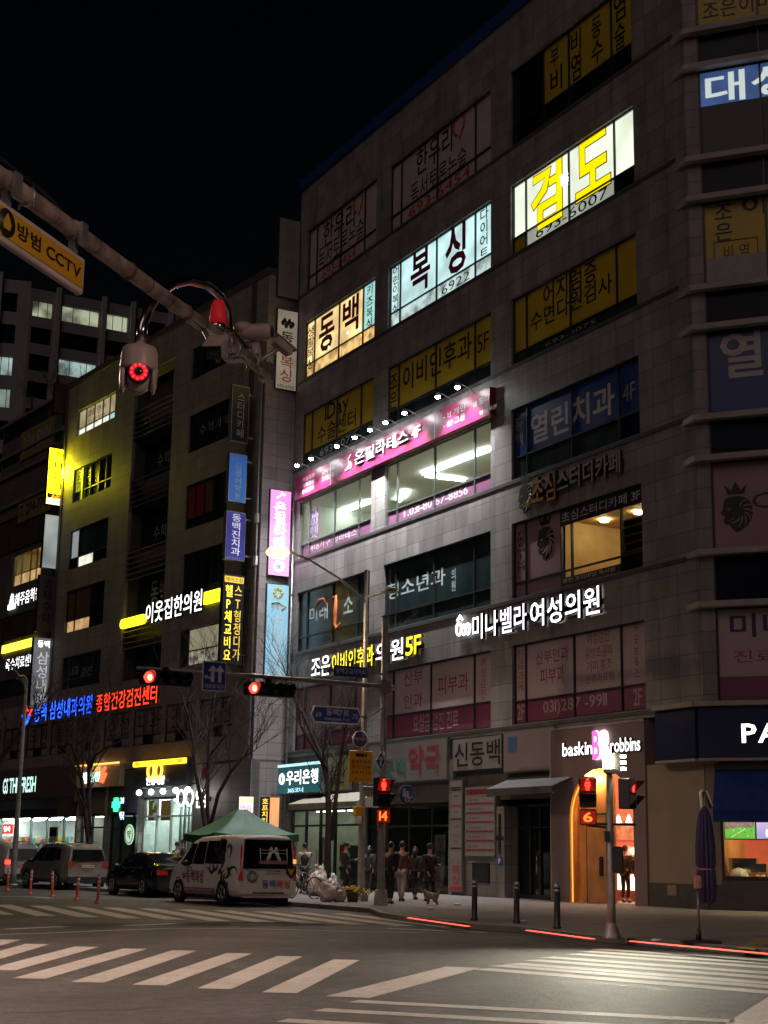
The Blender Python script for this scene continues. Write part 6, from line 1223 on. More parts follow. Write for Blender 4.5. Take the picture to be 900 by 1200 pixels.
# folded sunshade
UP = ground(819, 1105, KERB); t = thing('parasol', 'closed navy parasol on a thin pole by the bakery corner', 'parasol', UP)
ft = at_depth(829, 928, UP.y).z-KERB; zc0 = at_depth(829, 1058, UP.y).z-KERB; zc1 = at_depth(829, 945, UP.y).z-KERB; dx = .14
q = MB(m_metal); q.tube([(0, 0, 0), (.02, 0, 1.2), (dx, 0, ft)], .024, 8); q.build('pole', t)
q = MB(m_bk); q.bbox(-.28, .34, -.2, .2, 0, .05, .01); q.lathe([(.05, .05), (.04, .22)], 10); q.build('base_plate', t)
q = MB(M('navy_parasol_cloth', (.045, .045, .11), .85, 0, .2, 5, .3, .3)); n = 28; rings = []
for k, (f, r) in enumerate(((0, .10), (.04, .125), (.2, .14), (.33, .13), (.36, .12), (.4, .14), (.6, .14), (.8, .115), (.93, .085), (1, .03))):
    z = zc0+(zc1-zc0)*f; rings += [(dx*.85+.035+(r*(1+.22*(1 if j % 2 else -1)*(1-.6*f)))*cos(2*pi*j/n)*1.05, r*(1+.22*(1 if j % 2 else -1)*(1-.6*f))*sin(2*pi*j/n), z+(.06*mnoise.noise(Vector((j*.9, 0, 1))) if k == 0 else 0)) for j in range(n)]
q.add(rings, [(i*n+j, i*n+(j+1) % n, (i+1)*n+(j+1) % n, (i+1)*n+j) for i in range(9) for j in range(n)]+[tuple(range(n-1, -1, -1))]); c = q.build('canopy', t)
q = MB(M('pink_strap', (.4, .12, .16), .7)); z = zc0+(zc1-zc0)*.345; q.lathe([(.14, z-.015), (.145, z), (.14, z+.015)], 16, (dx*.85+.035, 0, 0)); q.build('strap', c)
q = MB(m_wht, m_bk); q.tube([(dx-.02, -.02, zc1-.02), (dx-.04, -.02, ft-.02), (dx+.0, -.02, ft+.03)], .028, 8, 0); q.tube([(dx+.02, -.05, ft), (dx+.12, -.05, ft-.28)], [.03, .02], 6, 1); q.tube([(dx+.05, -.05, ft+.02), (dx+.15, -.05, ft-.24)], [.02, .012], 6, 0); q.build('finial', t)
MB(M('hand_crank', (.45, .2, .15), .5)).bbox(-.06, .06, -.1, .0, .88, 1.1, .02).build('crank_box', t)

# ------------------------------------------------------------------ camera mast reaching in from the left
A0, A1 = ground(0, 207, 5.2), ground(312, 436, 5.2); aa = atan2(A1.y-A0.y, A1.x-A0.x); FV = Frame((A0.x, A0.y), aa); hv = lambda x, y, o=0: FV.hit(x, y, o)
m_arm = M('pink_tinted_steel', (.34, .26, .235), .5, .2, .45, 9, .5, .25); m_rust = M('rust_streak', (.16, .07, .035), .8, 0, .4, 12); m_camw = M('camera_housing', (.44, .34, .32), .4, 0, .08, 6)  # pink of the light mixed into the grey paint of arm and housings
LV = (A1-A0).length
t = thing_on('camera_mast', 'long weathered steel arm reaching in from the left with camera brackets', 'mast', FV, 0, 0)
q = MB(m_arm); q.tube([(-2.0, 0, 5.2), (-.2, 0, 5.2), (LV*.5, 0, 5.2), (LV, 0, 5.2)], [.06, .056, .052, .05], 16); q.build('arm', t)
q = MB(m_arm); q.tube([(-2.0, 0, 0), (-2.0, 0, 3), (-2.0, 0, 5.6)], [.12, .10, .09], 14); q.build('pole', t)
for f in (.02, .075, .40, .62, .78, .80, .84, .93):
    q = MB(m_metal, m_rust); q.lathe([(.052, -.015), (.062, -.012), (.062, .012), (.052, .015)], 14, (LV*f, 0, 5.2), 1 if f in (.40, .62) else 0, 'X'); q.build('clamp', t)
q = MB(m_metal); ue, ze = hv(303, 437); q.box(LV-.05, LV+.06, -.05, .05, 5.13, 5.27, 0); q.build('clamp', t)
r0 = hv(291, 421, -.06); r1 = hv(315, 446, -.06); MB(m_arm).bbox(r0[0], r1[0], -.075, -.055, r1[1], r0[1], .004).build('end_plate', t)
for f in (.02, .075, .80, .84, .93):
    q = MB(m_metal)
    for a in (-1, 1): q.tube([(LV*f, a*.058-.02*a, 5.2+.055), (LV*f, a*.05, 5.2-.075)], .007, 6); q.lathe([(.012, 0), (.012, .01)], 6, (LV*f, a*.045, 5.2+.06))
    q.build('clamp_bolt', t)
for f in (.15, .28, .47, .55, .69): MB(m_bk).lathe([(.053, -.004), (.0555, -.003), (.0555, .003), (.053, .004)], 14, (LV*f, 0, 5.2), 0, 'X').build('cable_tie', t)
q = MB(m_bk); q.tube([(-1.5, -.03, 5.27), (-.4, -.04, 5.28), (.3, -.05, 5.265), (.6, -.02, 5.26)], 0.012, 6); q.build('cable', t); q = MB(m_bk); q.tube([(LV*.76, .0, 5.255), (LV*.8, -.05, 5.30), (LV*.86, -.06, 5.24), (LV*.92, 0, 5.3)], .009, 6); q.build('cable', t)
# hanging sign
zt = hv(95, 303)[1]; zb = hv(95, 347)[1]; uR = hv(96, 320)[0]; uL = -1.0
t = thing_on('camera_sign', 'yellow sign in a white frame hanging under the camera mast', 'sign', FV, 0, 0)
q = MB(M('sign_frame_white', (.55, .46, .43), .5), m_sign_yel); q.bbox(uL, uR, -.02, .02, zb, zt, .012, 0); q.box(uL+.03, uR-.03, -.026, -.02, zb+.035, zt-.035, 1); q.build('sign_face', t)
a = hv(16, 263); b = hv(89.5, 331); q = MB(m_black); q.text('방범 CCTV', (a[0], zb+.075, b[0], zt-.065), -.026, .003, 0, .022); c = hv(3, 262); q.lathe([(.085, -.03), (.085, -.026)], 20, (c[0], 0, (zt+zb)/2), 0, 'Y'); q.build('lettering', t)
q = MB(m_sign_yel); q.slab([(c[0]-.03, (zt+zb)/2-.04), (c[0]+.03, (zt+zb)/2-.04), (c[0]+.04, (zt+zb)/2+.0), (c[0], (zt+zb)/2+.06), (c[0]-.04, (zt+zb)/2)], -.034, -.03); q.build('emblem', t)
for u in (hv(8, 222)[0], hv(86, 285)[0]):
    q = MB(m_metal); q.box(u-.025, u+.025, -.02, .02, zt-.01, 5.16); q.lathe([(.056, -.03), (.066, -.028), (.066, .028), (.056, .03)], 14, (u, 0, 5.2), 0, 'X'); q.box(u-.035, u+.035, -.08, -.05, 5.1, 5.24); q.build('hanger', t)
# gooseneck and dome camera
off = .10; P3 = lambda x, y: (hv(x, y, off)[0], off, hv(x, y, off)[1])
t = thing_on('dome_camera', 'white dome camera with red lit eye hanging from a chrome gooseneck', 'camera', FV, 0, 0)
path = [P3(*p) for p in ((268.5, 408), (268.5, 385), (266, 365), (258, 347), (243, 334), (222, 328.5), (202, 333), (186, 345), (174, 362), (167, 382), (164.5, 406))]
q = MB(m_chrome); q.tube(path, .035, 12); q.build('gooseneck', t)
q = MB(m_metal); q.lathe([(.04, 0), (.045, .03), (.045, .09), (.04, .12)], 12, (path[0][0], off, path[0][2]-.03)); q.box(path[0][0]-.05, path[0][0]+.05, -.03, .12, 5.14, 5.26); q.build('bracket', t)
ud, zd = hv(164, 406, off)[0], hv(164, 406, off)[2-1]; zbot = hv(164, 463, off)[1]; Hd = zd-zbot; dp = FV.pt(ud, zd, off); rd = 20.5/F_PX*dp.length; dz = atan2(dp.x, -dp.y)*0 + atan2(-dp.x, dp.y) - aa
dome = lambda o: (setattr(o, 'location', (ud, off, 0)), setattr(o, 'rotation_euler', (0, 0, dz)))[0] or o
q = MB(m_camw); q.lathe([(.03, zd+.03), (.045, zd+.0), (rd*.88, zd-.015), (rd*.97, zd-.05), (rd, zd-Hd*.42), (rd*1.02, zd-Hd*.5), (rd*.96, zd-Hd*.53)], 24, (ud, off, 0)); q.build('housing', t)
q = MB(m_camw); zc = zd-Hd*.68
for s in (-1, 1): q.ball((s*rd*.80, 0, zc), (rd*.2, rd*.62, Hd*.32), 12, 8)
q.ball((0, .01, zc), (rd*.74, rd*.66, Hd*.33), 16, 10); dome(q.build('yoke', t))
q = MB(m_bk); fy = -rd*.66; q.lathe([(rd*.58, fy-.0), (rd*.56, fy-.03), (rd*.5, fy-.035)], 24, (0, 0, zc+.01), 0, 'Y'); cmh = q.build('camera_eye', t); dome(cmh)
q = MB(E('infrared_led', (1, .03, .04), 1.5), m_lens, E('red_eye_glow', (.5, .01, .02), .5))
q.lathe([(rd*.5, fy-.0365), (rd*.5, fy-.036)], 24, (0, 0, zc+.01), 2, 'Y'); q.lathe([(rd*.24, fy-.05), (rd*.2, fy-.055)], 16, (0, 0, zc+.01), 1, 'Y')
for k in range(10):
    a = 2*pi*k/10+.2; q.ball((rd*.38*cos(a), fy-.04, zc+.01+rd*.38*sin(a)), (rd*.085, .012, rd*.085), 8, 5, 0)
q.build('red_led', cmh)
# red beacon
u, z = hv(255, 381, .03); zt = hv(255, 351, .03)[1]; t = thing_on('beacon', 'red warning beacon standing on the camera mast', 'beacon', FV, 0, 0)
q = MB(E('red_beacon_glass', (.55, .012, .016), .22, (.5, .01, .02))); q.lathe([(.062, z), (.062, z+(zt-z)*.35), (.05, z+(zt-z)*.8), (.035, zt-.004), (.004, zt)], 18, (u, .03, 0)); q.build('beacon_glass', t)
q = MB(m_chrome, m_arm); q.lathe([(.055, z-.045), (.068, z-.04), (.068, z), (.06, z+.004)], 18, (u, .03, 0), 0); q.box(u-.03, u+.03, .0, .06, 5.24, z-.04, 1); q.build('base', t)
# two bullet cameras and the lamp box at the end
def bullet(label, c, d, L, w):
    c = Vector(c); d = Vector(d).normalized(); s = d.cross(Vector((0, 0, 1))).normalized(); u = s.cross(d)
    t = thing_on('bullet_camera', label, 'camera', FV, 0, 0); P = lambda a, b, e: tuple(c+d*a+s*b+u*e)
    q = MB(m_camw, m_bk); vs = [P(a, b, e) for a in (0, L) for b, e in ((-w, -w), (w, -w), (w, w*.8), (-w, w*.8))]; q.add(vs, [(3, 2, 1, 0), (0, 1, 5, 4), (1, 2, 6, 5), (2, 3, 7, 6), (3, 0, 4, 7)], 0); q.add(vs[4:], [(0, 1, 2, 3)], 1); q.build('housing', t)
    q = MB(m_camw); vs = [P(a, b, e) for a in (-.02, L*1.2) for b, e in ((-w*1.25, w*.9), (w*1.25, w*.9), (w*1.25, w*1.1), (-w*1.25, w*1.1))]; q.add(vs, [(3, 2, 1, 0), (4, 5, 6, 7), (0, 1, 5, 4), (1, 2, 6, 5), (2, 3, 7, 6), (3, 0, 4, 7)], 0); q.build('sunshield', t)
    q = MB(m_lens); q.tube([P(L-.01, 0, 0), P(L+.012, 0, 0)], w*.6, 12); q.build('lens', t)
    q = MB(m_metal); q.tube([P(L*.35, 0, -w), P(L*.3, 0, -w*2.0), tuple(Vector((c.x+(.1 if c.x < LV*.85 else -.14), 0, 5.2)))], .018, 8); q.build('bracket', t)
a = hv(257, 403, -.2); bullet('white bullet camera under the mast pointing left', (a[0], -.2, a[1]), (-.80, -.2, -.55), .21, .055)
a = hv(322, 398, -.1); bullet('white bullet camera at the tip of the mast pointing right', (a[0]-.0, -.1, a[1]), (.80, -.45, -.42), .17, .036)
a = hv(278, 378, .0); b = hv(311, 402, .0); t = thing_on('camera_housing', 'pale round fronted camera box clamped to the end of the mast', 'camera', FV, 0, 0); uc, zc = (a[0]+b[0])/2, (a[1]+b[1])/2
q = MB(m_camw); q.tube([(uc-.04, .12, zc-.02), (uc-.03, .05, zc+.0), (uc+.05, -.1, zc+.02), (uc+.06, -.14, zc+.02)], [.04, .065, .065, .06], 16); q.ball((uc-.02, .06, zc+.03), (.10, .08, .06), 12, 8); q.build('housing', t)
q = MB(m_lens, m_arm); q.lathe([(.05, 0), (.045, -.006)], 18, (uc+.06, -.138, zc+.02), 0, 'Y'); q.build('lens', t)
q = MB(m_camw); q.tube([(uc+.06, 0, zc-.06), (uc+.09, 0, 5.24), (LV*.97, 0, 5.2)], [.04, .05, .045], 10); q.tube([(uc+.08, -.02, zc-.01), (a[0]+.42, -.06, zc+.0)], .022, 8); q.build('bracket', t)
# ================================================================== VEHICLES (local X forward, Y left, origin at the middle of the rear bumper)
m_wind = M('car_glass', (.008, .009, .010), .06, 0, .2, 1, .6); m_tyre = M('tyre_rubber', (.012, .012, .012), .85); m_rim = M('alloy_rim', (.45, .44, .43), .3, .8, .1, 5)
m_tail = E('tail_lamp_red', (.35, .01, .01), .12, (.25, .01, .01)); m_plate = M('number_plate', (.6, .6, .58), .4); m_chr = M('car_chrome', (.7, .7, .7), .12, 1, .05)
def lerp_tab(tab, x):
    if x <= tab[0][0]: return tab[0][1]
    for (a, b), (c, d) in zip(tab, tab[1:]):
        if x <= c: return b+(d-b)*(x-a)/(c-a)
    return tab[-1][1]
def make_car(name, label, cat, loc, phi, L, W, top, belt, roofw, wheels, wr, paint, lean=.15, zb=.24, taper=.12, group=None, side_wins=(), rear_win=None, windscreen=None, tails=(), low=None):
    t = thing(name, label, cat, loc, radians(90+phi), group); hw = W/2
    def sec(x):
        e = min(x, L-x); pl = 1-taper*max(0, 1-e/.55)**2; w = hw*pl; zt = lerp_tab(top, x); bz = min(lerp_tab(belt, x), zt-.03); rw = w*lerp_tab(roofw, x)
        mid = bz*.62+.05
        return [(w*.8, zb), (w*.955, zb+.07), (w*.99, mid*.75), (w, mid), (w*.985, bz-.05), (w*.965, bz), ((w*.965+rw)/2+.02*hw, (bz+zt-.06)/2), (rw, zt-.07), (rw*.93, zt-.02), (rw*.6, zt), (0, zt+.012)]
    def lx(x, z):                                   # tailgate and bonnet lean
        b = lerp_tab(belt, 0); f = max(0, 1-x/1.1)
        return x + (lean*max(0, z-b)*f) + .05*max(0, (zb+.25-z))*f*1.2 - .05*max(0, 1-(L-x)/.4)*max(0, z-.6)*2
    xs = [0, .04, .12, .25, .45, .7] + [.7+(L-1.2)*k/22 for k in range(1, 22)] + [L-.5, L-.3, L-.16, L-.06, L]
    q = MB(paint); n = 11; rows = []
    for x in xs:
        s = sec(x); rows += [(lx(x, z), y, z) for y, z in s] + [(lx(x, z), -y, z) for y, z in reversed(s[:-1])]
    m = 2*n-1
    q.add(rows, [(i*m+k, i*m+k+1, (i+1)*m+k+1, (i+1)*m+k) for i in range(len(xs)-1) for k in range(m-1)], 0, True)
    q.add(rows[:m], [tuple(range(m))], 0); q.add(rows[-m:], [tuple(range(m-1, -1, -1))], 0); q.add([r for i in range(len(xs)) for r in (rows[i*m], rows[i*m+m-1])], [(2*i, 2*i+2, 2*i+3, 2*i+1) for i in range(len(xs)-1)], 0)
    q.build('body', t)
    def sy(x, z):
        s = sec(x)
        for (a, b), (c, d) in zip(s, s[1:]):
            if b <= z <= d and d > b: return a+(c-a)*(z-b)/(d-b)
        return s[-2][0]
    def side(mb, x0b, x1b, x0t, x1t, z0, z1, sgn=1, o=.008, mi=0, nx=8, nz=5):
        vs = []
        for j in range(nz+1):
            z = z0+(z1-z0)*j/nz; a = x0b+(x0t-x0b)*j/nz; b = x1b+(x1t-x1b)*j/nz
            for i in range(nx+1): x = a+(b-a)*i/nx; vs.append((lx(x, z), sgn*(sy(x, z)+o), z))
        w = nx+1; mb.add(vs, [((j*w+i, j*w+i+1, (j+1)*w+i+1, (j+1)*w+i) if sgn < 0 else (j*w+i, (j+1)*w+i, (j+1)*w+i+1, j*w+i+1)) for j in range(nz) for i in range(nx)], mi, True)
    for sgn in (1, -1):
        for wn in side_wins: q = MB(m_wind); side(q, *wn, sgn); q.build('side_window', t)
    if rear_win:
        z0, z1, y0, y1 = rear_win; vs = []
        if lean < .6:
            for z, y in ((z0, y0), (z1, y1)): vs += [(lx(0, z)-.008, y, z), (lx(0, z)-.008, -y, z)]
            MB(m_wind).add(vs, [(0, 2, 3, 1)]).build('rear_window', t)
    def topgrid(x0, x1, w0, w1, name):
        vs = []
        for i in range(7):
            x = x0+(x1-x0)*i/6; s = sec(x); zt = s[-1][1]; rw = s[7][0]
            for j in range(7): f = -1+2*j/6; y = f*rw*(w0+(w1-w0)*i/6); vs.append((lx(x, zt), y, lerp_tab([(a, b) for a, b in reversed(s[6:])], abs(y))+.012))
        MB(m_wind).add(vs, [(i*7+j, (i+1)*7+j, (i+1)*7+j+1, i*7+j+1) for i in range(6) for j in range(6)], 0, True).build(name, t)
    if windscreen: topgrid(*windscreen, 'windscreen')
    if lean >= .6 and rear_win: topgrid(*rear_win, 'rear_window')
    for k, (x, s) in enumerate([(w, s) for w in wheels for s in (1, -1)]):
        q = MB(M('wheel_arch_black', (.006, .006, .006), .8)); q.lathe([(wr+.06, s*(hw-.05)), (wr+.06, s*(hw*.995+.004))], 24, (x, 0, wr), 0, 'Y'); q.build('wheel_arch', t)
        q = MB(m_tyre); y0, y1 = s*(hw-.2), s*(hw+.012); q.lathe([(wr-.05, y0), (wr, y0+s*.03), (wr, y1-s*.03), (wr-.035, y1), (wr*.66, y1-s*.002)], 28, (x, 0, wr), 0, 'Y'); w = q.build('wheel', t)
        q = MB(m_rim, m_bk); q.lathe([(wr*.66, y1-s*.003), (wr*.6, y1-s*.03), (wr*.1, y1-s*.03)], 24, (x, 0, wr), 1, 'Y'); q.tube([(x+wr*.63*cos(a*pi/12), y1, wr+wr*.63*sin(a*pi/12)) for a in range(25)], .018, 5, 0)
        for a in range(5):
            for d in (-.12, .12): c = a*2*pi/5+.3; q.tube([(x+.05*cos(c), y1-s*.004, wr+.05*sin(c)), (x+wr*.62*cos(c+d), y1-s*.002, wr+wr*.62*sin(c+d))], .017, 5, 0)
        q.lathe([(.055, y1-s*.02), (.05, y1+s*.002)], 10, (x, 0, wr), 0, 'Y'); q.build('rim', w)
    for poly in tails:
        for s in (1, -1): q = MB(m_tail); q.add([(lx(0, z)-.012+dx, s*y, z) for dx, y, z in poly], [tuple(range(len(poly)))[::s]]); q.add([(lx(0, z)+.3, s*(sy(.3, z)+.006), z) for z in (poly[0][2], poly[-2][2] if len(poly) > 3 else poly[-1][2])]+[(lx(0, poly[-2][2])-.012, s*poly[-2][1], poly[-2][2]), (lx(0, poly[0][2])-.012, s*poly[1][1], poly[0][2])], [(0, 1, 2, 3)]); q.build('tail_light', t)
    z = lerp_tab(belt, L*.62)
    for s in (1, -1): MB(m_bk).ball((L*.675, s*(hw+.1), z+.08), (.08, .12, .09), 10, 7).build('wing_mirror', t)
    return t, side, sy, lx
def plate_txt(t, y0, z0, w, h, x, s):
    q = MB(m_plate, m_black); q.box(x-.01, x, -w/2+y0, w/2+y0, z0, z0+h, 0); b = MB(m_black).text(s, (-w/2+.04, 0, w/2-.04, h-.05), 0, .003); q.add([(x-.013, y0-p[0], z0+.025+p[2]) for p in b.v], b.f, 1); q.build('number_plate', t)
def rear_text(t, name, s, yc, z0, w, h, x, mat, bold=.015):
    b = MB(mat).text(s, (-w/2, 0, w/2, h), 0, .003, 0, bold); MB(mat).add([(x-.012, yc-p[0], z0+p[2]) for p in b.v], b.f).build(name, t)
def side_text(t, name, s, x0, x1, z0, z1, sy, mat, bold=.02):
    """words on the left flank, read from the front of the car to its back"""
    b = MB(mat).text(s, (x0, z0, x1, z1), 0, .003, 0, bold); MB(mat).add([(x1+x0-p[0], sy(x1+x0-p[0], p[2])+.012, p[2]) for p in b.v], b.f).build(name, t)
# the white gym van
m_vanp = M('van_white', (.72, .69, .66), .28, 0, .04, 1)
V0 = ground(313, 1062); V0 = V0*(44.6/V0.y)
L = 5.15
t, side, sy, lx = make_car('minivan', 'white gym minivan with black tribal pattern and lettering parked before the green tent', 'van', (V0.x, V0.y, 0), 30, L, 1.96,
    [(0, 1.92), (.35, 1.99), (1.6, 2.0), (3.0, 1.95), (3.6, 1.82), (4.2, 1.46), (4.75, 1.12), (5.0, .98), (5.15, .80)], [(0, 1.13), (3.2, 1.08), (4.2, 1.04), (5.15, .72)], [(0, .86), (1, .84), (3.2, .80), (4.2, .84), (4.8, .9), (5.15, .92)], (.98, 4.2), .345, m_vanp, .10, .24, .10,
    side_wins=((.95, 2.35, .98, 2.38, 1.16, 1.82), (2.40, 3.30, 2.42, 3.12, 1.14, 1.80), (3.34, 4.22, 3.18, 3.62, 1.12, 1.74)), rear_win=(1.05, 1.86, .80, .74), windscreen=(4.55, 3.55, .92, .93), tails=())
for s in (1, -1):
    q = MB(m_tail); q.add([(lx(0, z)-.014, s*y, z) for y, z in ((.90, .72), (.80, .72), (.82, 1.70), (.87, 1.70))], [(0, 1, 2, 3)[::s]]); q.add([(lx(0, .72)-.014, s*.90, .72), (lx(0, 1.7)-.014, s*.87, 1.7), (.09+lx(0, 1.7), s*(sy(.09, 1.7)+.008), 1.7), (.06, s*(sy(.06, .72)+.01), .72)], [(0, 1, 2, 3)]); q.build('tail_light', t)
q = MB(E('lamp_reflection_orange', (1, .35, .1), 1.0)); q.box(-.02, .02, -.88, -.80, 1.2, 1.32); q.build('reflection_patch', t)  # glowing patch painted on as the reflection of an orange lamp
q = MB(m_vanp, m_bk); q.bbox(-.06, .02, -.9, .9, .32, .62, .03, 0) if False else q.box(-.05, .02, -.88, .88, .34, .60, 0); q.box(-.054, -.05, -.5, .5, .36, .40, 1); q.build('bumper', t)
q = MB(m_bk); q.tube([(-.02, -.1, 1.1), (-.03, .25, 1.13), (-.03, .5, 1.14)], .012, 5); q.box(.3, L-.5, -.7, .7, .16, .26); q.build('wiper', t)
plate_txt(t, -.15, .93, .52, .11, -.012, '72머 4518')
rear_text(t, 'lettering', '동백', -.0, .50, .42, .24, -.05, M('van_blue', (.06, .12, .45), .4), .025); rear_text(t, 'lettering', '복싱', -.46, .50, .42, .24, -.05, M('van_red', (.55, .05, .06), .4), .025)
q = MB(m_wht, m_pinkd); q.box(-.0, .03, -.62, .28, 1.18, 1.28, 1)                                  # ring picture on the rear glass
for y in (-.6, .25): q.tube([(.02, y, 1.18), (.05, y, 1.62)], .018, 6, 0)
for z in (1.38, 1.48, 1.57): q.tube([(.03, -.6, z), (.03, .25, z)], .007, 5, 0)
for s in (-1, 1): q.tube([(.025, -.17+s*.2, 1.28), (.03, -.17+s*.13, 1.4), (.035, -.17+s*.1, 1.52)], [.05, .055, .045], 8, 0); q.ball((.04, -.17+s*.08, 1.6), (.03, .05, .06), 8, 6, 0); q.tube([(.03, -.17+s*.1, 1.48), (.03, -.17, 1.54)], .025, 6, 0)
q.build('ring_sticker', t)
q = MB(M('van_yellow', (.6, .40, .05), .4), m_bk)                                               # shield and dragon emblems
sh_ = ((0, .34), (.17, .30), (.17, .12), (.0, -.06), (-.17, .12), (-.17, .30)); q.add([(-.016, -.72+a, .82+b) for a, b in sh_], [tuple(range(6))], 1); q.add([(-.02, -.72+a*.8, .83+b*.8) for a, b in ((0, .25), (.15, .30), (.0, .02), (-.15, .30))], [(0, 1, 2, 3)], 0); q.build('emblem', t)
q = MB(M('silver_blue', (.25, .28, .36), .3, .4)); 
for k in range(3): q.tube([(-.02, .52+.16*cos(a*.6+k*2.1)*(1-.05*a), .84+.16*sin(a*.6+k*2.1)*(1-.05*a)) for a in range(8)], [.012, .03, .034, .03, .028, .022, .016, .006], 6)
q.build('emblem', t)
side_text(t, 'lettering', '동백복싱', 2.32, 3.62, .58, .98, sy, M('van_dark_red', (.30, .04, .06), .4), .022)
b = MB(M('van_maroon', (.22, .05, .06), .4)); side(b, 1.55, 3.9, 1.55, 3.9, .34, .46, 1, .01); b.build('skirt_stripe', t)
b = MB(m_grey).text('031-693-6922  KICKBOXING DIET', (1.7, .365, 3.75, .435), 0, .002, 0, 0); MB(m_wht).add([(5.45-p[0], sy(5.45-p[0], p[2])+.016, p[2]) for p in b.v], b.f).build('lettering', t)
q = MB(M('van_yellow'), m_bk); c = 3.78; q.add([(c+a*.9, sy(c, .8+b)+.014, .72+b) for a, b in sh_], [tuple(range(6))], 1); q.add([(c+a*.7, sy(c, .8+b)+.018, .74+b*.8) for a, b in ((0, .25), (.15, .30), (.0, .02), (-.15, .30))], [(0, 1, 2, 3)], 0); q.build('emblem', t)
q = MB(m_bk, M('van_maroon')); g = random.Random(3)                                                            # curling black pattern along the side behind the doors
for k in range(16):
    x, z, a = .35+g.random()*1.35, .68+k*.075, g.uniform(0, 6); pts = []
    for j in range(9): r = .06+.028*j; pts.append((x+r*cos(a+j*.55), z+r*.9*sin(a+j*.55)))
    q.tube([(lx(p, w), sy(max(.1, p), min(w, 1.85))+.01, min(w, 1.85)) for p, w in pts], [.01, .024, .036, .042, .042, .036, .026, .016, .005], 6)
q.build('tribal_pattern', t)
q = MB(m_chr); q.box(1.95, 2.12, sy(2, .98)+.0, sy(2, .98)+.035, 1.02, 1.05); q.box(3.2, 3.37, sy(3.2, .98)+.0, sy(3.2, .98)+.035, 1.02, 1.05); q.build('door_handle', t)
q = MB(m_bk); 
for x in (1.62, 2.37, 3.3): q.tube([(x, sy(x, .4)+.004, .4), (x, sy(x, 1.1)+.004, 1.1)], .006, 4)
q.build('door_seam', t)
q = MB(M('headlamp', (.6, .6, .6), .1)); 
for s in (1, -1): q.ball((L-.22, s*.72, .72), (.16, .14, .08), 8, 6)
q.build('headlight', t)
# black saloon
C0 = Vector((-6.55, 51.7, 0))
L = 4.85
t, side, sy, lx = make_car('saloon_car', 'glossy black saloon parked between the silver car and the white van', 'car', C0, 30, L, 1.86,
    [(0, .98), (.1, 1.05), (.65, 1.10), (1.0, 1.22), (1.55, 1.42), (2.3, 1.47), (3.0, 1.42), (3.75, 1.06), (4.4, .92), (4.75, .76), (4.85, .66)], [(0, .93), (3.2, .90), (3.9, .88), (4.85, .6)], [(0, .86), (.6, .82), (1.6, .70), (2.8, .70), (3.7, .84), (4.85, .84)], (1.0, 3.85), .335, M('black_paint', (.010, .010, .012), .09, 0, .1, 1, .7), .9, .2, .14,
    side_wins=((1.25, 2.28, 1.62, 2.28, .95, 1.35), (2.34, 3.45, 2.34, 2.95, .95, 1.34)), rear_win=(.72, 1.5, .85, .93), windscreen=(3.68, 3.0, .9, .93), tails=(((0, .84, .72), (0, .45, .74), (0, .45, .86), (0, .84, .90)),))
plate_txt(t, 0, .58, .52, .11, -.012, '38가 7204')
q = MB(m_chr); q.tube([(1.2, sy(1.3, .95)+.005, .945), (2.3, sy(2.3, .95)+.006, .94), (3.5, sy(3.4, .95)+.005, .93)], .010, 5); q.box(1.75, 1.95, sy(1.8, .82), sy(1.8, .82)+.03, .80, .83); q.box(2.75, 2.95, sy(2.8, .82), sy(2.8, .82)+.03, .80, .83); q.build('door_handle', t)
# silver SUV
C1 = Vector((-11.15, 60.0, 0)); L = 4.75
m_silv = M('silver_paint', (.36, .345, .33), .25, .6, .05, 1)
def suv(label, loc, phi, paint, name='suv', plate='61나 3390'):
    t, side, sy, lx = make_car(name, label, 'car', loc, phi, L, 1.9,
        [(0, 1.60), (.5, 1.72), (1.6, 1.76), (2.6, 1.73), (3.0, 1.62), (3.6, 1.20), (4.3, 1.06), (4.65, .92), (4.75, .76)], [(0, 1.05), (3.0, 1.0), (3.7, .98), (4.75, .7)], [(0, .80), (1.6, .76), (2.8, .74), (3.7, .86), (4.75, .9)], (.92, 3.72), .355, paint, .34, .26, .14,
        side_wins=((.55, 1.15, .75, 1.15, 1.12, 1.55), (1.2, 2.2, 1.2, 2.18, 1.08, 1.60), (2.26, 3.35, 2.24, 2.85, 1.07, 1.58)), rear_win=(1.10, 1.52, .68, .60), windscreen=(3.55, 2.85, .9, .92), tails=(((0, .84, .88), (0, .60, .88), (0, .62, 1.06), (0, .82, 1.10)),))
    plate_txt(t, 0, .84, .50, .11, -.012, plate)
    q = MB(m_bk); q.box(-.03, .05, -.85, .85, .26, .5); q.build('bumper', t)
    q = MB(m_chr); q.box(-.03, .0, -.35, .35, .97, 1.0); q.build('tailgate_trim', t)
    for s in (1, -1): MB(m_chr).tube([(.7, s*.62, 1.80), (1.6, s*.64, 1.83), (2.5, s*.62, 1.80)], .018, 6).build('roof_rail', t)
    q = MB(m_chr); q.box(1.4, 1.58, sy(1.5, .95), sy(1.5, .95)+.03, .94, .97); q.box(2.5, 2.68, sy(2.6, .95), sy(2.6, .95)+.03, .94, .97); q.build('door_handle', t); return t
suv('silver SUV parked behind the lane posts, its tail lights unlit', C1, 35, m_silv)
t = suv('white estate car cut by the left edge, in front of the silver SUV', C1+Vector((-3.75, 5.6, 0)), 36, M('white_paint', (.55, .53, .52), .25, 0, .04, 1), 'estate_car', '17다 8845')
q = MB(E('burning_tail_light', (1, .06, .03), 2.2)); q.box(-.03, .02, .62, .84, .88, 1.06); q.box(-.03, .02, -.84, -.62, .88, 1.06); q.build('tail_light', t)

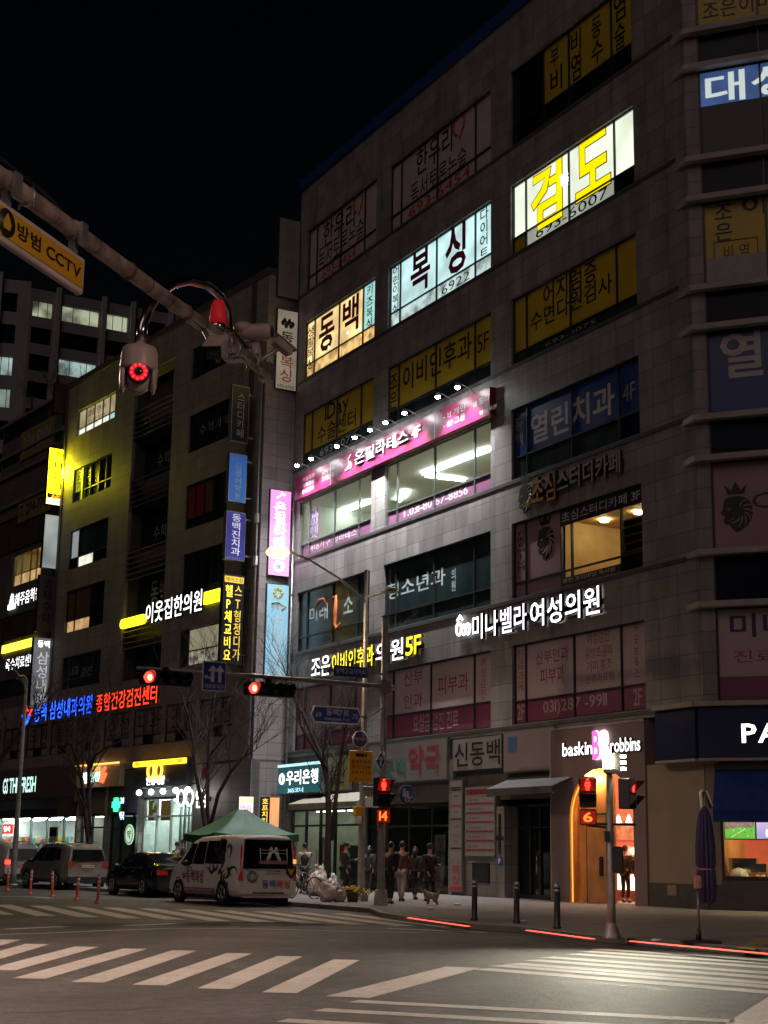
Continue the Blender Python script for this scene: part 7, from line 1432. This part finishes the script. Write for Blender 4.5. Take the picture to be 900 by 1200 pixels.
# ================================================================== TENT, BAGS, FLOWERS, BICYCLE, BANNER
T0 = at_depth(279, 1050, 53); T0.z = KERB; t = thing('gazebo_tent', 'green pop-up tent with peaked roof behind the white van', 'tent', T0, radians(26))
m_tent = M('green_tarp', (.022, .088, .048), .6, 0, .12, 2, .4, .15); hwT = 1.52; ze = at_depth(279, 977, 53).z-KERB; zp = at_depth(277, 949, 53).z-KERB; n = 12; vs = []
for i in range(7):
    f = i/6; r = hwT*(1-f)+.16*f; zz = ze+(zp-ze)*(f**1.45)
    for j in range(4*n):
        s, k = divmod(j, n); u = -1+2*k/n; x, y = [(u, -1), (1, u), (-u, 1), (-1, -u)][s]; vs.append((x*r, y*r, zz-.07*(1-f)*(1-u*u)*(1 if f < .9 else 0)+.035*mnoise.noise(Vector((x*2.3, y*2.3, f*3)))))
m4 = 4*n; q = MB(m_tent); q.add(vs, [(i*m4+j, i*m4+(j+1) % m4, (i+1)*m4+(j+1) % m4, (i+1)*m4+j) for i in range(6) for j in range(m4)]+[tuple(6*m4+j for j in range(m4))], 0, True); ev = vs[:m4]
q.add(ev+[(x*1.005, y*1.005, z-.24+.035*sin(j*1.05)) for j, (x, y, z) in enumerate(ev)], [(j, m4+j, m4+(j+1) % m4, (j+1) % m4) for j in range(m4)], 0, True); q.build('canopy', t)
for sx in (-1, 1):
    for sy_ in (-1, 1): MB(m_metal).box(sx*1.46-.02, sx*1.46+.02, sy_*1.46-.02, sy_*1.46+.02, 0, ze).build('leg', t)
m_bag = M('white_sack', (.50, .46, .42), .55, 0, .15, 5, .5, .35)
for i, (x, y, rx, rz, lab) in enumerate(((371, 1050, .34, .40, 'largest white rubbish sack at the left of the pile by the tree'), (384, 1057, .32, .30, 'slumped white rubbish sack in front of the pile'), (387, 1046, .28, .36, 'upright white rubbish sack at the back right of the pile'), (374, 1036, .26, .50, 'tall tied white rubbish sack standing at the top of the pile'), (397, 1057, .24, .24, 'small white rubbish sack at the right end of the pile'))):
    g = ground(x, y if i != 3 else 1049, KERB); t = thing('rubbish_sack', lab, 'sack', g, i*1.1, 'white rubbish sacks piled by the tree'); q = MB(m_bag); q.ball((0, 0, rz*.9), (rx, rx*.85, rz), 34, 24, 0, .38, i+2); q.v = [tuple(Vector(p)*(1+.09*mnoise.noise(Vector(p)*11+Vector((i*5, 0, 0)))-.07*abs(mnoise.noise(Vector(p)*5+Vector((0, i*3, 0)))))) for p in q.v]; q.tube([(.05, 0, rz*1.7), (.09, 0, rz*1.9), (.13, .02, rz*2.0)], [.08, .035, .07], 8); q.build('sack', t)
for i, (x, y, lab) in enumerate(((413, 1057, 'pot of yellow flowers at the foot of the lamp post'), (427, 1056, 'small pot with few yellow blooms between the two posts'))):
    t = thing('flower_pot', lab, 'flower pot', ground(x, y, KERB), 0, 'flower pots at the posts'); s = 1 if i == 0 else .7
    q = MB(M('pot_brown', (.10, .06, .045), .6) if i == 0 else M('pot_pale', (.4, .37, .33), .6)); q.lathe([(.15*s, 0), (.19*s, .26*s), (.20*s, .28*s), (.17*s, .27*s)], 14); q.build('pot', t)
    q = MB(M('flower_yellow', (.75, .55, .06), .6), M('flower_leaf', (.06, .10, .03), .7)); g = random.Random(i)
    for k in range(46 if i == 0 else 9): a = g.uniform(0, 6.28); r = g.uniform(0, .27)*s; q.ball((r*cos(a), r*sin(a), .40*s+g.uniform(-.05, .1)-.3*r), (.04, .04, .03), 6, 4, 0)
    for k in range(30): a = g.uniform(0, 6.28); r = g.uniform(.05, .22)*s; q.add([(r*cos(a), r*sin(a), .26*s), (r*1.4*cos(a+.2), r*1.4*sin(a+.2), .34*s), (r*1.2*cos(a-.2), r*1.2*sin(a-.2), .36*s)], [(0, 1, 2)], 1)
    q.build('flowers', t)
def bicycle(label, loc, rz):
    t = thing('bicycle', label, 'bicycle', loc, rz); r = .33
    for x in (-.52, .52):
        q = MB(m_tyre); q.tube([(x+r*cos(k*pi/12), 0, r+r*sin(k*pi/12)) for k in range(25)], .02, 6, 0, False); w = q.build('wheel', t); q = MB(m_metal)
        for k in range(14): q.tube([(x, 0, r), (x+r*cos(k*pi/7), 0, r+r*sin(k*pi/7))], .003, 3)
        q.tube([(x, -.05, r), (x, .05, r)], .025, 8); q.build('spokes', w)
    q = MB(M('bicycle_paint', (.25, .24, .23), .35, .3)); bb, st, hd_, ra, fa = (-.05, 0, .3), (-.2, 0, .78), (.36, 0, .82), (-.52, 0, r), (.52, 0, r)
    for a, b in ((bb, st), (bb, hd_), (st, hd_), (ra, st), (ra, bb), (hd_, fa), (st, (-.23, 0, .9)), (hd_, (.32, 0, .98))): q.tube([a, b], .016, 6)
    q.build('bike_frame', t); q = MB(m_bk); q.ball((-.24, 0, .92), (.13, .07, .035), 10, 6); q.build('saddle', t); q = MB(m_bk); q.tube([(.22, -.28, 1.0), (.33, -.1, 1.02), (.33, .1, 1.02), (.22, .28, 1.0)], .014, 6); q.build('handlebar', t)
    q = MB(m_metal)
    for k in range(5): q.tube([(.42+.05*k, -.14, .62), (.42+.05*k, -.15, .88)], .004, 3); q.tube([(.42+.05*k, .14, .62), (.42+.05*k, .15, .88)], .004, 3)
    for z in (.64, .76, .88): q.tube([(.40, -.15, z), (.66, -.15, z), (.66, .15, z), (.40, .15, z), (.40, -.15, z)], .006, 4)
    q.build('basket', t); q = MB(m_bk); q.lathe([(.09, -.04), (.09, -.03)], 14, bb, 0, 'Y'); q.tube([bb, (.02, -.1, .16), (.02, -.18, .16)], .012, 5); q.tube([bb, (-.12, .1, .44), (-.12, .18, .44)], .012, 5); q.build('crank', t)
bicycle('grey bicycle with wire basket leaning by the bank, left of the sacks', ground(354, 1053, KERB), radians(140))
bicycle('second bicycle standing behind the first near the van', ground(348, 1048, KERB), radians(128))
bx = ground(512, 1046, KERB); zb_ = at_depth(514, 978, bx.y).z-KERB; t = thing('standing_banner', 'tall pale standing banner with red and black characters by the pharmacy', 'banner', bx, FA.ang+radians(28))
q = MB(M('banner_cloth', (.46, .38, .36), .6)); q.add([(-.28, 0, .25), (.28, 0, .25), (.36, .05, zb_), (-.18, .05, zb_), (-.28, .012, .25), (.28, .012, .25), (.36, .062, zb_), (-.18, .062, zb_)], [(0, 1, 2, 3), (7, 6, 5, 4), (0, 4, 5, 1), (1, 5, 6, 2), (2, 6, 7, 3), (3, 7, 4, 0)]); q.build('cloth', t)
q = MB(m_red, m_black); H = zb_-.25; 
for s, f0, f1, mi in ((vert('신규'), .72, .95, 0), (vert('약국'), .40, .68, 1), (vert('할인'), .1, .36, 0)):
    b = MB(m_red).text(s, (-.12, .25+f0*H, .12, .25+f1*H), 0, .002); q.add([(p[0]+.02+.08*(p[2]-.25)/H, .05*(p[2]-.25)/H-.004, p[2]) for p in b.v], b.f, mi)
q.build('lettering', t); q = MB(m_bk); q.lathe([(.25, 0), (.25, .06), (.06, .1)], 14); q.tube([(0, .03, .1), (.08, .09, zb_)], .012, 6); q.build('stand', t)

# ================================================================== PEOPLE
def skin_obj(name, parent, pts, edges, radii, mat, root=0, sub=1):
    me = bpy.data.meshes.new(name); me.from_pydata([tuple(p) for p in pts], edges, []); me.materials.append(mat)
    o = bpy.data.objects.new(name, me); COL.objects.link(o); o.parent = parent
    md = o.modifiers.new('Skin', 'SKIN'); md.use_smooth_shade = True
    for i, r in enumerate(radii): d = me.skin_vertices[0].data[i]; d.radius = r if isinstance(r, tuple) else (r, r); d.use_root = i == root
    s = o.modifiers.new('Subsurf', 'SUBSURF'); s.levels = sub; s.render_levels = sub; return o
m_skin = M('skin', (.48, .29, .21), .55, 0, .06, 8)
def person(label, loc, h, face, top, legs, hair=(.015, .012, .01), stride=.0, arms=(.05, -.05), fore=(.1, .1), coat=None, longhair=False, bag=None, hat=None, lean=.0):
    """face = heading in degrees (0 looks along +X); stride = half step; arms = shoulder swing, fore = forearm lift"""
    k = h/1.74; t = thing('person', label, 'person', loc, radians(face)); t.scale = (k, k, k)
    sl = lean; P = Vector; sh = {}; b = [P((0, 0, .93)), P((sl*.2, 0, 1.12)), P((sl*.5, 0, 1.33)), P((sl*.75, 0, 1.46)), P((sl*.9+.015, 0, 1.56)), P((sl+.03, 0, 1.655)), P((sl+.02, 0, 1.72))]
    rb = [(.15, .11), (.135, .10), (.16, .11), (.07, .065), .052, (.085, .098), (.06, .07)]; e = [(i, i+1) for i in range(6)]
    J, JR, JE = [P((0, 0, .79)), b[1], b[2], P((sl*.72, 0, 1.44))], [(.195, .155), (.165, .13), (.19, .135), (.085, .08)], [(0, 1), (1, 2), (2, 3)]
    if coat: J = [P((0, 0, .93-coat))]+J; JR = [(.22, .19)]+JR; JE = [(i, i+1) for i in range(4)]
    ci = len(J)-2; hands = []
    for s, sw, fo in ((1, arms[0], fore[0]), (-1, arms[1], fore[1])):
        sp = P((sl*.7, s*.185, 1.405)); el = sp+P((sw*.9, s*.05, -.27*cos(sw*2))); wr = el+P((sw*.5+.25*sin(fo), -s*.02*(1+3*sin(max(0, fo))), -.245*cos(fo))); hd = wr+(wr-el).normalized()*.07
        i = len(b); b += [sp, el, wr, hd]; rb += [.062, .046, .034, .033]; e += [(2, i), (i, i+1), (i+1, i+2), (i+2, i+3)]
        j = len(J); J += [sp, el, wr]; JR += [.085, .066, .055]; JE += [(ci, j), (j, j+1), (j+1, j+2)]; hands.append((wr, hd, s))
    T, TR, TE = [P((0, 0, .93))], [(.15, .12)], []; feet = []
    for s in (1, -1):
        d = stride*s; hp = P((0, s*.09, .88)); kn = P((d*.55+.03, s*.10, .48)); an = P((d, s*.10, .09+.05*max(0, -d))); to = an+P((.15, s*.015, -.05))
        i = len(b); b += [hp, kn, an, to]; rb += [(.085, .09), .058, .042, (.04, .03)]; e += [(0, i), (i, i+1), (i+1, i+2), (i+2, i+3)]
        j = len(T); T += [hp, kn, an+P((0, 0, .03))]; TR += [.092, .072, .06]; TE += [(0, j), (j, j+1), (j+1, j+2)]; feet.append((an, to))
    skin_obj('body', t, b, e, rb, m_skin)
    skin_obj('trousers', t, T, TE, TR, M('cloth_%02d%02d%02d' % tuple(int(c*99) for c in legs), legs, .85, 0, .15, 6)); skin_obj('jacket', t, J, JE, JR, M('cloth_%02d%02d%02d' % tuple(int(c*99) for c in top), top, .85, 0, .15, 6), 1 if coat else 0)
    hx = b[5]; hm = M('hair_%02d' % int(hair[0]*500), hair, .5); q = MB(hm); q.ball((hx.x-.018, 0, hx.z+.045), (.105, .092, .105), 12, 8, 0, .12)
    if longhair: q.tube([(hx.x-.05, 0, hx.z+.05), (hx.x-.08, 0, hx.z-.1), (hx.x-.09, 0, hx.z-.24)], [.08, .085, .05], 10)
    q.build('hair', t)
    if hat: q = MB(M('hat_cloth', hat, .8)); q.lathe([(.105, hx.z+.05), (.108, hx.z+.1), (.08, hx.z+.17), (.01, hx.z+.19)], 14, (hx.x-.005, 0, 0)); q.ball((hx.x+.09, 0, hx.z+.055), (.07, .08, .012), 8, 5); q.build('hat', t)
    q = MB(m_skin, m_black, M('lips', (.35, .12, .11), .5)); q.ball((hx.x+.098, 0, hx.z-.012), (.02, .015, .026), 8, 6, 0)
    for s in (1, -1): q.ball((hx.x+.084, s*.034, hx.z+.018), (.012, .014, .008), 8, 5, 1); q.ball((hx.x-.005, s*.092, hx.z), (.018, .012, .03), 8, 6, 0)
    q.ball((hx.x+.088, 0, hx.z-.052), (.01, .024, .008), 8, 5, 2); q.build('face', t)
    q = MB(m_skin)
    for wr, hd, s in hands:
        d = (hd-wr).normalized(); y = P((0, s, 0)); f = d.cross(y).normalized(); q.ball(tuple(hd), (.028, .03, .045), 8, 6)
        for n_, ln in ((-.024, .062), (-.008, .075), (.008, .07), (.024, .055)): b0 = hd+d*.03+f*n_; q.tube([tuple(b0), tuple(b0+d*ln*.55-y*.004), tuple(b0+d*ln*.9-y*.022)], [.0095, .0085, .006], 6)
        b0 = hd+f*.025*(1 if f.x > 0 else -1); q.tube([tuple(b0), tuple(b0+P((.02, 0, -.02))), tuple(b0+P((.022, 0, -.05)))], [.011, .009, .007], 6)
    q.build('hand', t)
    q = MB(M('shoe', (.03, .03, .03), .6))
    for an, to in feet: q.ball(tuple((an+to)/2+P((.0, 0, -.03))), (.135, .05, .05), 10, 6)
    q.build('shoe', t)
    if bag: q = MB(M('bag_cloth', bag, .7)); q.ball((-.17+sl*.4, .02, 1.2), (.10, .15, .22), 10, 8, 0, .1); q.build('backpack', t)
    return t
g = lambda x, y: ground(x, y, KERB)
person('person in a white padded jacket seen from behind beside the bicycles', g(356, 1047), 1.70, 100, (.50, .48, .46), (.03, .03, .035), bag=(.02, .02, .02), arms=(.1, .05), fore=(.5, .3))
person('person in long dark coat standing by the street tree looking down', g(404, 1051), 1.72, -20, (.022, .02, .022), (.015, .015, .018), coat=.38, arms=(.06, .05), fore=(1.9, .2))
person('dark clothed person half hidden between the two posts', g(432, 1046), 1.66, 60, (.045, .04, .04), (.03, .03, .03), stride=.12, longhair=True)
person('child sized passer-by in a pale top behind the signal mast', g(438, 1043), 1.25, 110, (.42, .36, .34), (.08, .07, .07), stride=.12)
person('person in black walking away just right of the signal mast', g(457, 1059), 1.70, 70, (.02, .02, .022), (.018, .018, .02), stride=.2, arms=(.12, -.12), fore=(.3, .3))
person('walker in a wine red jacket and pale trousers', g(470, 1056), 1.74, 75, (.12, .045, .06), (.36, .31, .30), stride=.26, arms=(-.1, .15), fore=(.4, .4), lean=.04)
person('person in a dark hooded coat walking beside the wine red jacket', g(486, 1054), 1.60, 70, (.02, .02, .03), (.025, .025, .03), stride=.24, arms=(.2, -.15), coat=.22, longhair=True)
person('person in a black coat walking a small dog by the banner', g(503, 1056), 1.66, -60, (.014, .014, .018), (.014, .014, .016), stride=.1, arms=(.08, .05), fore=(1.6, .5), coat=.3, hat=(.02, .02, .022))
per = ((205.5, 61.5, 40), (213.5, 62.5, -20))
person('person in black standing left behind the black saloon', (lambda p: (p.x, p.y, KERB))(at_depth(205.5, 1030, 60.5)), 1.70, -30, (.015, .015, .018), (.02, .02, .02))
person('taller person in black standing right behind the black saloon', (lambda p: (p.x, p.y, KERB))(at_depth(213.5, 1030, 60)), 1.80, 190, (.012, .012, .014), (.02, .02, .02))
p = FA.pt(1.15, KERB+.03, 1.2); person('customer in dark clothes nearer the glass inside the ice cream shop', p, 1.72, 45, (.03, .02, .02), (.03, .02, .02))
p = FA.pt(1.75, KERB+.03, 1.3); person('second customer by the red counter inside the ice cream shop', p, 1.68, 60, (.06, .03, .03), (.03, .02, .02))
# the small dog
d = ground(506, 1061, KERB); t = thing('dog', 'small fluffy dog with a pale belly on a lead beside the black coat', 'dog', d, radians(160))
P = Vector; pts = [P((-.14, 0, .25)), P((0, 0, .25)), P((.13, 0, .27)), P((.2, 0, .36)), P((.25, 0, .42)), P((.32, 0, .40)), P((-.2, 0, .32)), P((-.22, 0, .42))]; ed = [(0, 1), (1, 2), (2, 3), (3, 4), (4, 5), (0, 6), (6, 7)]; rr = [.085, .09, .095, .065, .07, .035, .03, .03]
for s in (1, -1):
    i = len(pts); pts += [P((.12, s*.05, .2)), P((.11, s*.05, .1)), P((.12, s*.05, .02))]; rr += [.05, .03, .026]; ed += [(2, i), (i, i+1), (i+1, i+2)]
    i = len(pts); pts += [P((-.13, s*.05, .2)), P((-.09, s*.05, .14)), P((-.16, s*.05, .09)), P((-.14, s*.05, .02))]; rr += [.055, .042, .026, .026]; ed += [(0, i), (i, i+1), (i+1, i+2), (i+2, i+3)]
skin_obj('body', t, pts, ed, rr, M('dog_fur', (.30, .22, .15), .9, 0, .5, 9), 1)
q = MB(M('dog_dark', (.03, .025, .02), .8)); q.ball((.345, 0, .405), (.015, .018, .013), 6, 5)
for s in (1, -1): q.ball((.235, s*.06, .46), (.03, .012, .05), 8, 5); q.ball((.295, s*.03, .435), (.01, .01, .01), 6, 5)
q.build('ears', t); q = MB(m_bk); q.tube([(.15, 0, .36), (.1, .15, .6), (.05, .35, .85)], .006, 4); q.build('lead', t)

# ================================================================== STREET TREES (bare in winter)
m_bark = M('bark', (.035, .027, .024), .9, 0, .3, 6, .3, .5); m_twig = M('twig', (.045, .034, .03), .9, 0, .25, 5)
def bare_tree(label, base, stems, seed, levels=4, spread=.55, name='street_tree', group='bare street trees', tw=1.0):
    """stems = [(points, radii)] of trunk and main limbs; twigs grow from the limbs"""
    t = thing(name, label, 'tree', base, 0, group); q = MB(m_bark); g = random.Random(seed)
    for pts, rs in stems: q.tube(pts, rs, 9)
    q.build('trunk', t); c = MB(m_twig)
    def grow(p, d, L, r, lv):
        pts = [p]; q_ = p; dd = d
        for k in range(3): dd = (dd+Vector((g.uniform(-.25, .25), g.uniform(-.25, .25), g.uniform(-.05, .22)))).normalized(); q_ = q_+dd*L/3; pts.append(q_)
        c.tube(pts, [r, r*.8, r*.62, r*.45], 5 if lv > 1 else 3, 0, False)
        if lv > 0:
            for k in range(3 if lv > 1 else 4):
                a = pts[1+(k % 3)]; nd = (dd+Vector((g.uniform(-1, 1), g.uniform(-1, 1), g.uniform(-.3, .6)))*spread*1.6).normalized(); grow(a, nd, L*g.uniform(.58, .8), r*.55, lv-1)
    for pts, rs in stems:
        n = len(pts)
        for k in range(2, n):
            a = Vector(pts[k]); d = (a-Vector(pts[k-1])).normalized()
            for j in range(2 if k < n-1 else 3):
                nd = (d*.8+Vector((g.uniform(-1, 1), g.uniform(-1, 1), g.uniform(-.1, .5)))*spread).normalized(); grow(a, nd, g.uniform(1.1, 1.9)*tw, max(.016, rs[k]*.55), levels-1)
    c.build('branches', t); return t
def px_tree(label, base, stems_px, seed, **kw):
    out = []
    for pts, rs in stems_px:
        l = []
        for i, (x, y, dy) in enumerate(pts): p = at_depth(x, y, base.y+dy)-base; l.append(tuple(p) if y < 1020 or i else (p.x, p.y, 0))
        l[0] = (l[0][0], l[0][1], max(0, l[0][2])) ; out.append((l, [r*.6 for r in rs]))
    return bare_tree(label, base, out, seed, **kw)
b1_ = ground(384, 1046, KERB)
px_tree('dark bare street tree with two stems beside the rubbish sacks', b1_, [([(384, 1046, 0), (384, 1000, 0), (385, 960, 0), (384, 915, 0), (374, 880, .3), (358, 845, .6), (345, 815, 1), (335, 790, 1.2)], [.24, .2, .19, .16, .12, .09, .06, .03]), ([(388, 985, 0), (393, 940, .1), (398, 900, .2), (402, 870, 0), (407, 840, -.4), (412, 810, -.8)], [.15, .13, .11, .09, .06, .03]), ([(384, 905, 0), (362, 868, -.8), (352, 850, -1.2), (350, 820, -1.6)], [.1, .08, .06, .03])], 11)
p = at_depth(243, 1025, 58); b2_ = Vector((p.x, p.y, KERB))
px_tree('bare street tree with three spreading stems rising behind the green tent', b2_, [([(243, 1022, 0), (243, 985, 0), (236, 940, 0), (229, 905, .4), (227, 875, .8), (222, 845, 1), (214, 815, 1.3)], [.2, .18, .14, .11, .09, .06, .03]), ([(243, 985, 0), (243, 940, .2), (244, 900, .4), (246, 860, .6), (250, 825, .6), (256, 795, .8)], [.15, .13, .11, .09, .06, .03]), ([(246, 970, 0), (256, 930, -.4), (270, 905, -.8), (284, 888, -1.2), (300, 878, -1.6)], [.13, .12, .1, .07, .03]), ([(246, 885, .5), (262, 865, 0), (280, 852, -.4)], [.08, .06, .03])], 23)
p = at_depth(102, 1025, 66); b3_ = Vector((p.x, p.y, KERB))
px_tree('bare street tree with forked trunk behind the silver SUV', b3_, [([(103, 1022, 0), (104, 985, 0), (100, 950, 0), (96, 915, 0), (91, 895, .4), (84, 875, .8), (74, 862, 1.2)], [.25, .22, .17, .14, .11, .08, .03]), ([(104, 980, 0), (104, 940, .1), (104, 900, .2), (107, 870, .4), (115, 850, .8), (130, 835, 1.2)], [.2, .17, .13, .1, .07, .03]), ([(104, 905, .2), (112, 885, -.6), (122, 878, -1), (140, 868, -1.6)], [.1, .08, .06, .03])], 37)
p = at_depth(-30, 1025, 64); b4_ = Vector((p.x, p.y, KERB))
bare_tree('bare street tree whose twigs reach in from the left edge', b4_, [([(0, 0, 0), (0, 0, 2.5), (.3, .1, 4.2), (1.0, .1, 5.5), (1.8, .3, 6.6)], [.22, .2, .15, .1, .05])], 5)
# planted roof of the narrow building
for i, (x, y, hh) in enumerate(((34, 478, 4.5), (62, 462, 4.0), (84, 446, 2.6))):
    u, z = FN.hit(x, y, 3.0); b = FN.pt(min(u, -1.0) if i < 2 else u, NR if i < 2 else BR_, 3.0)
    bare_tree(['bare roof garden tree against the grey apartment tower', 'bare roof garden tree in front of the cool lit apartment window', 'low bare shrub at the roof edge of the clinic building'][i], b, [([(0, 0, 0), (0, 0, hh*.3), (.2, 0, hh*.55), (.1, .1, hh*.8)], [.1, .08, .06, .03])], 50+i, 4, .7, 'roof_tree', 'bare trees on the roofs', .9)
# a few scraps of paper on the pavement
for i, (x, y) in enumerate(((536, 1061), (615, 1081.5), (505, 1066), (770, 1104))):
    t = thing('paper_scrap', ['white paper scrap on the pavement left of the bollards', 'white paper scrap near the middle bollard', 'white paper scrap in front of the small dog', 'pale paper scrap between crossing post and parasol'][i], 'litter', ground(x, y, KERB), i, 'paper scraps'); MB(m_wht).ball((0, 0, .03), (.10, .07, .03), 8, 5, 0, .5, i).build('paper', t)
bpy.data.objects.remove(TO); bpy.data.curves.remove(TC); bpy.data.scenes.remove(TS)
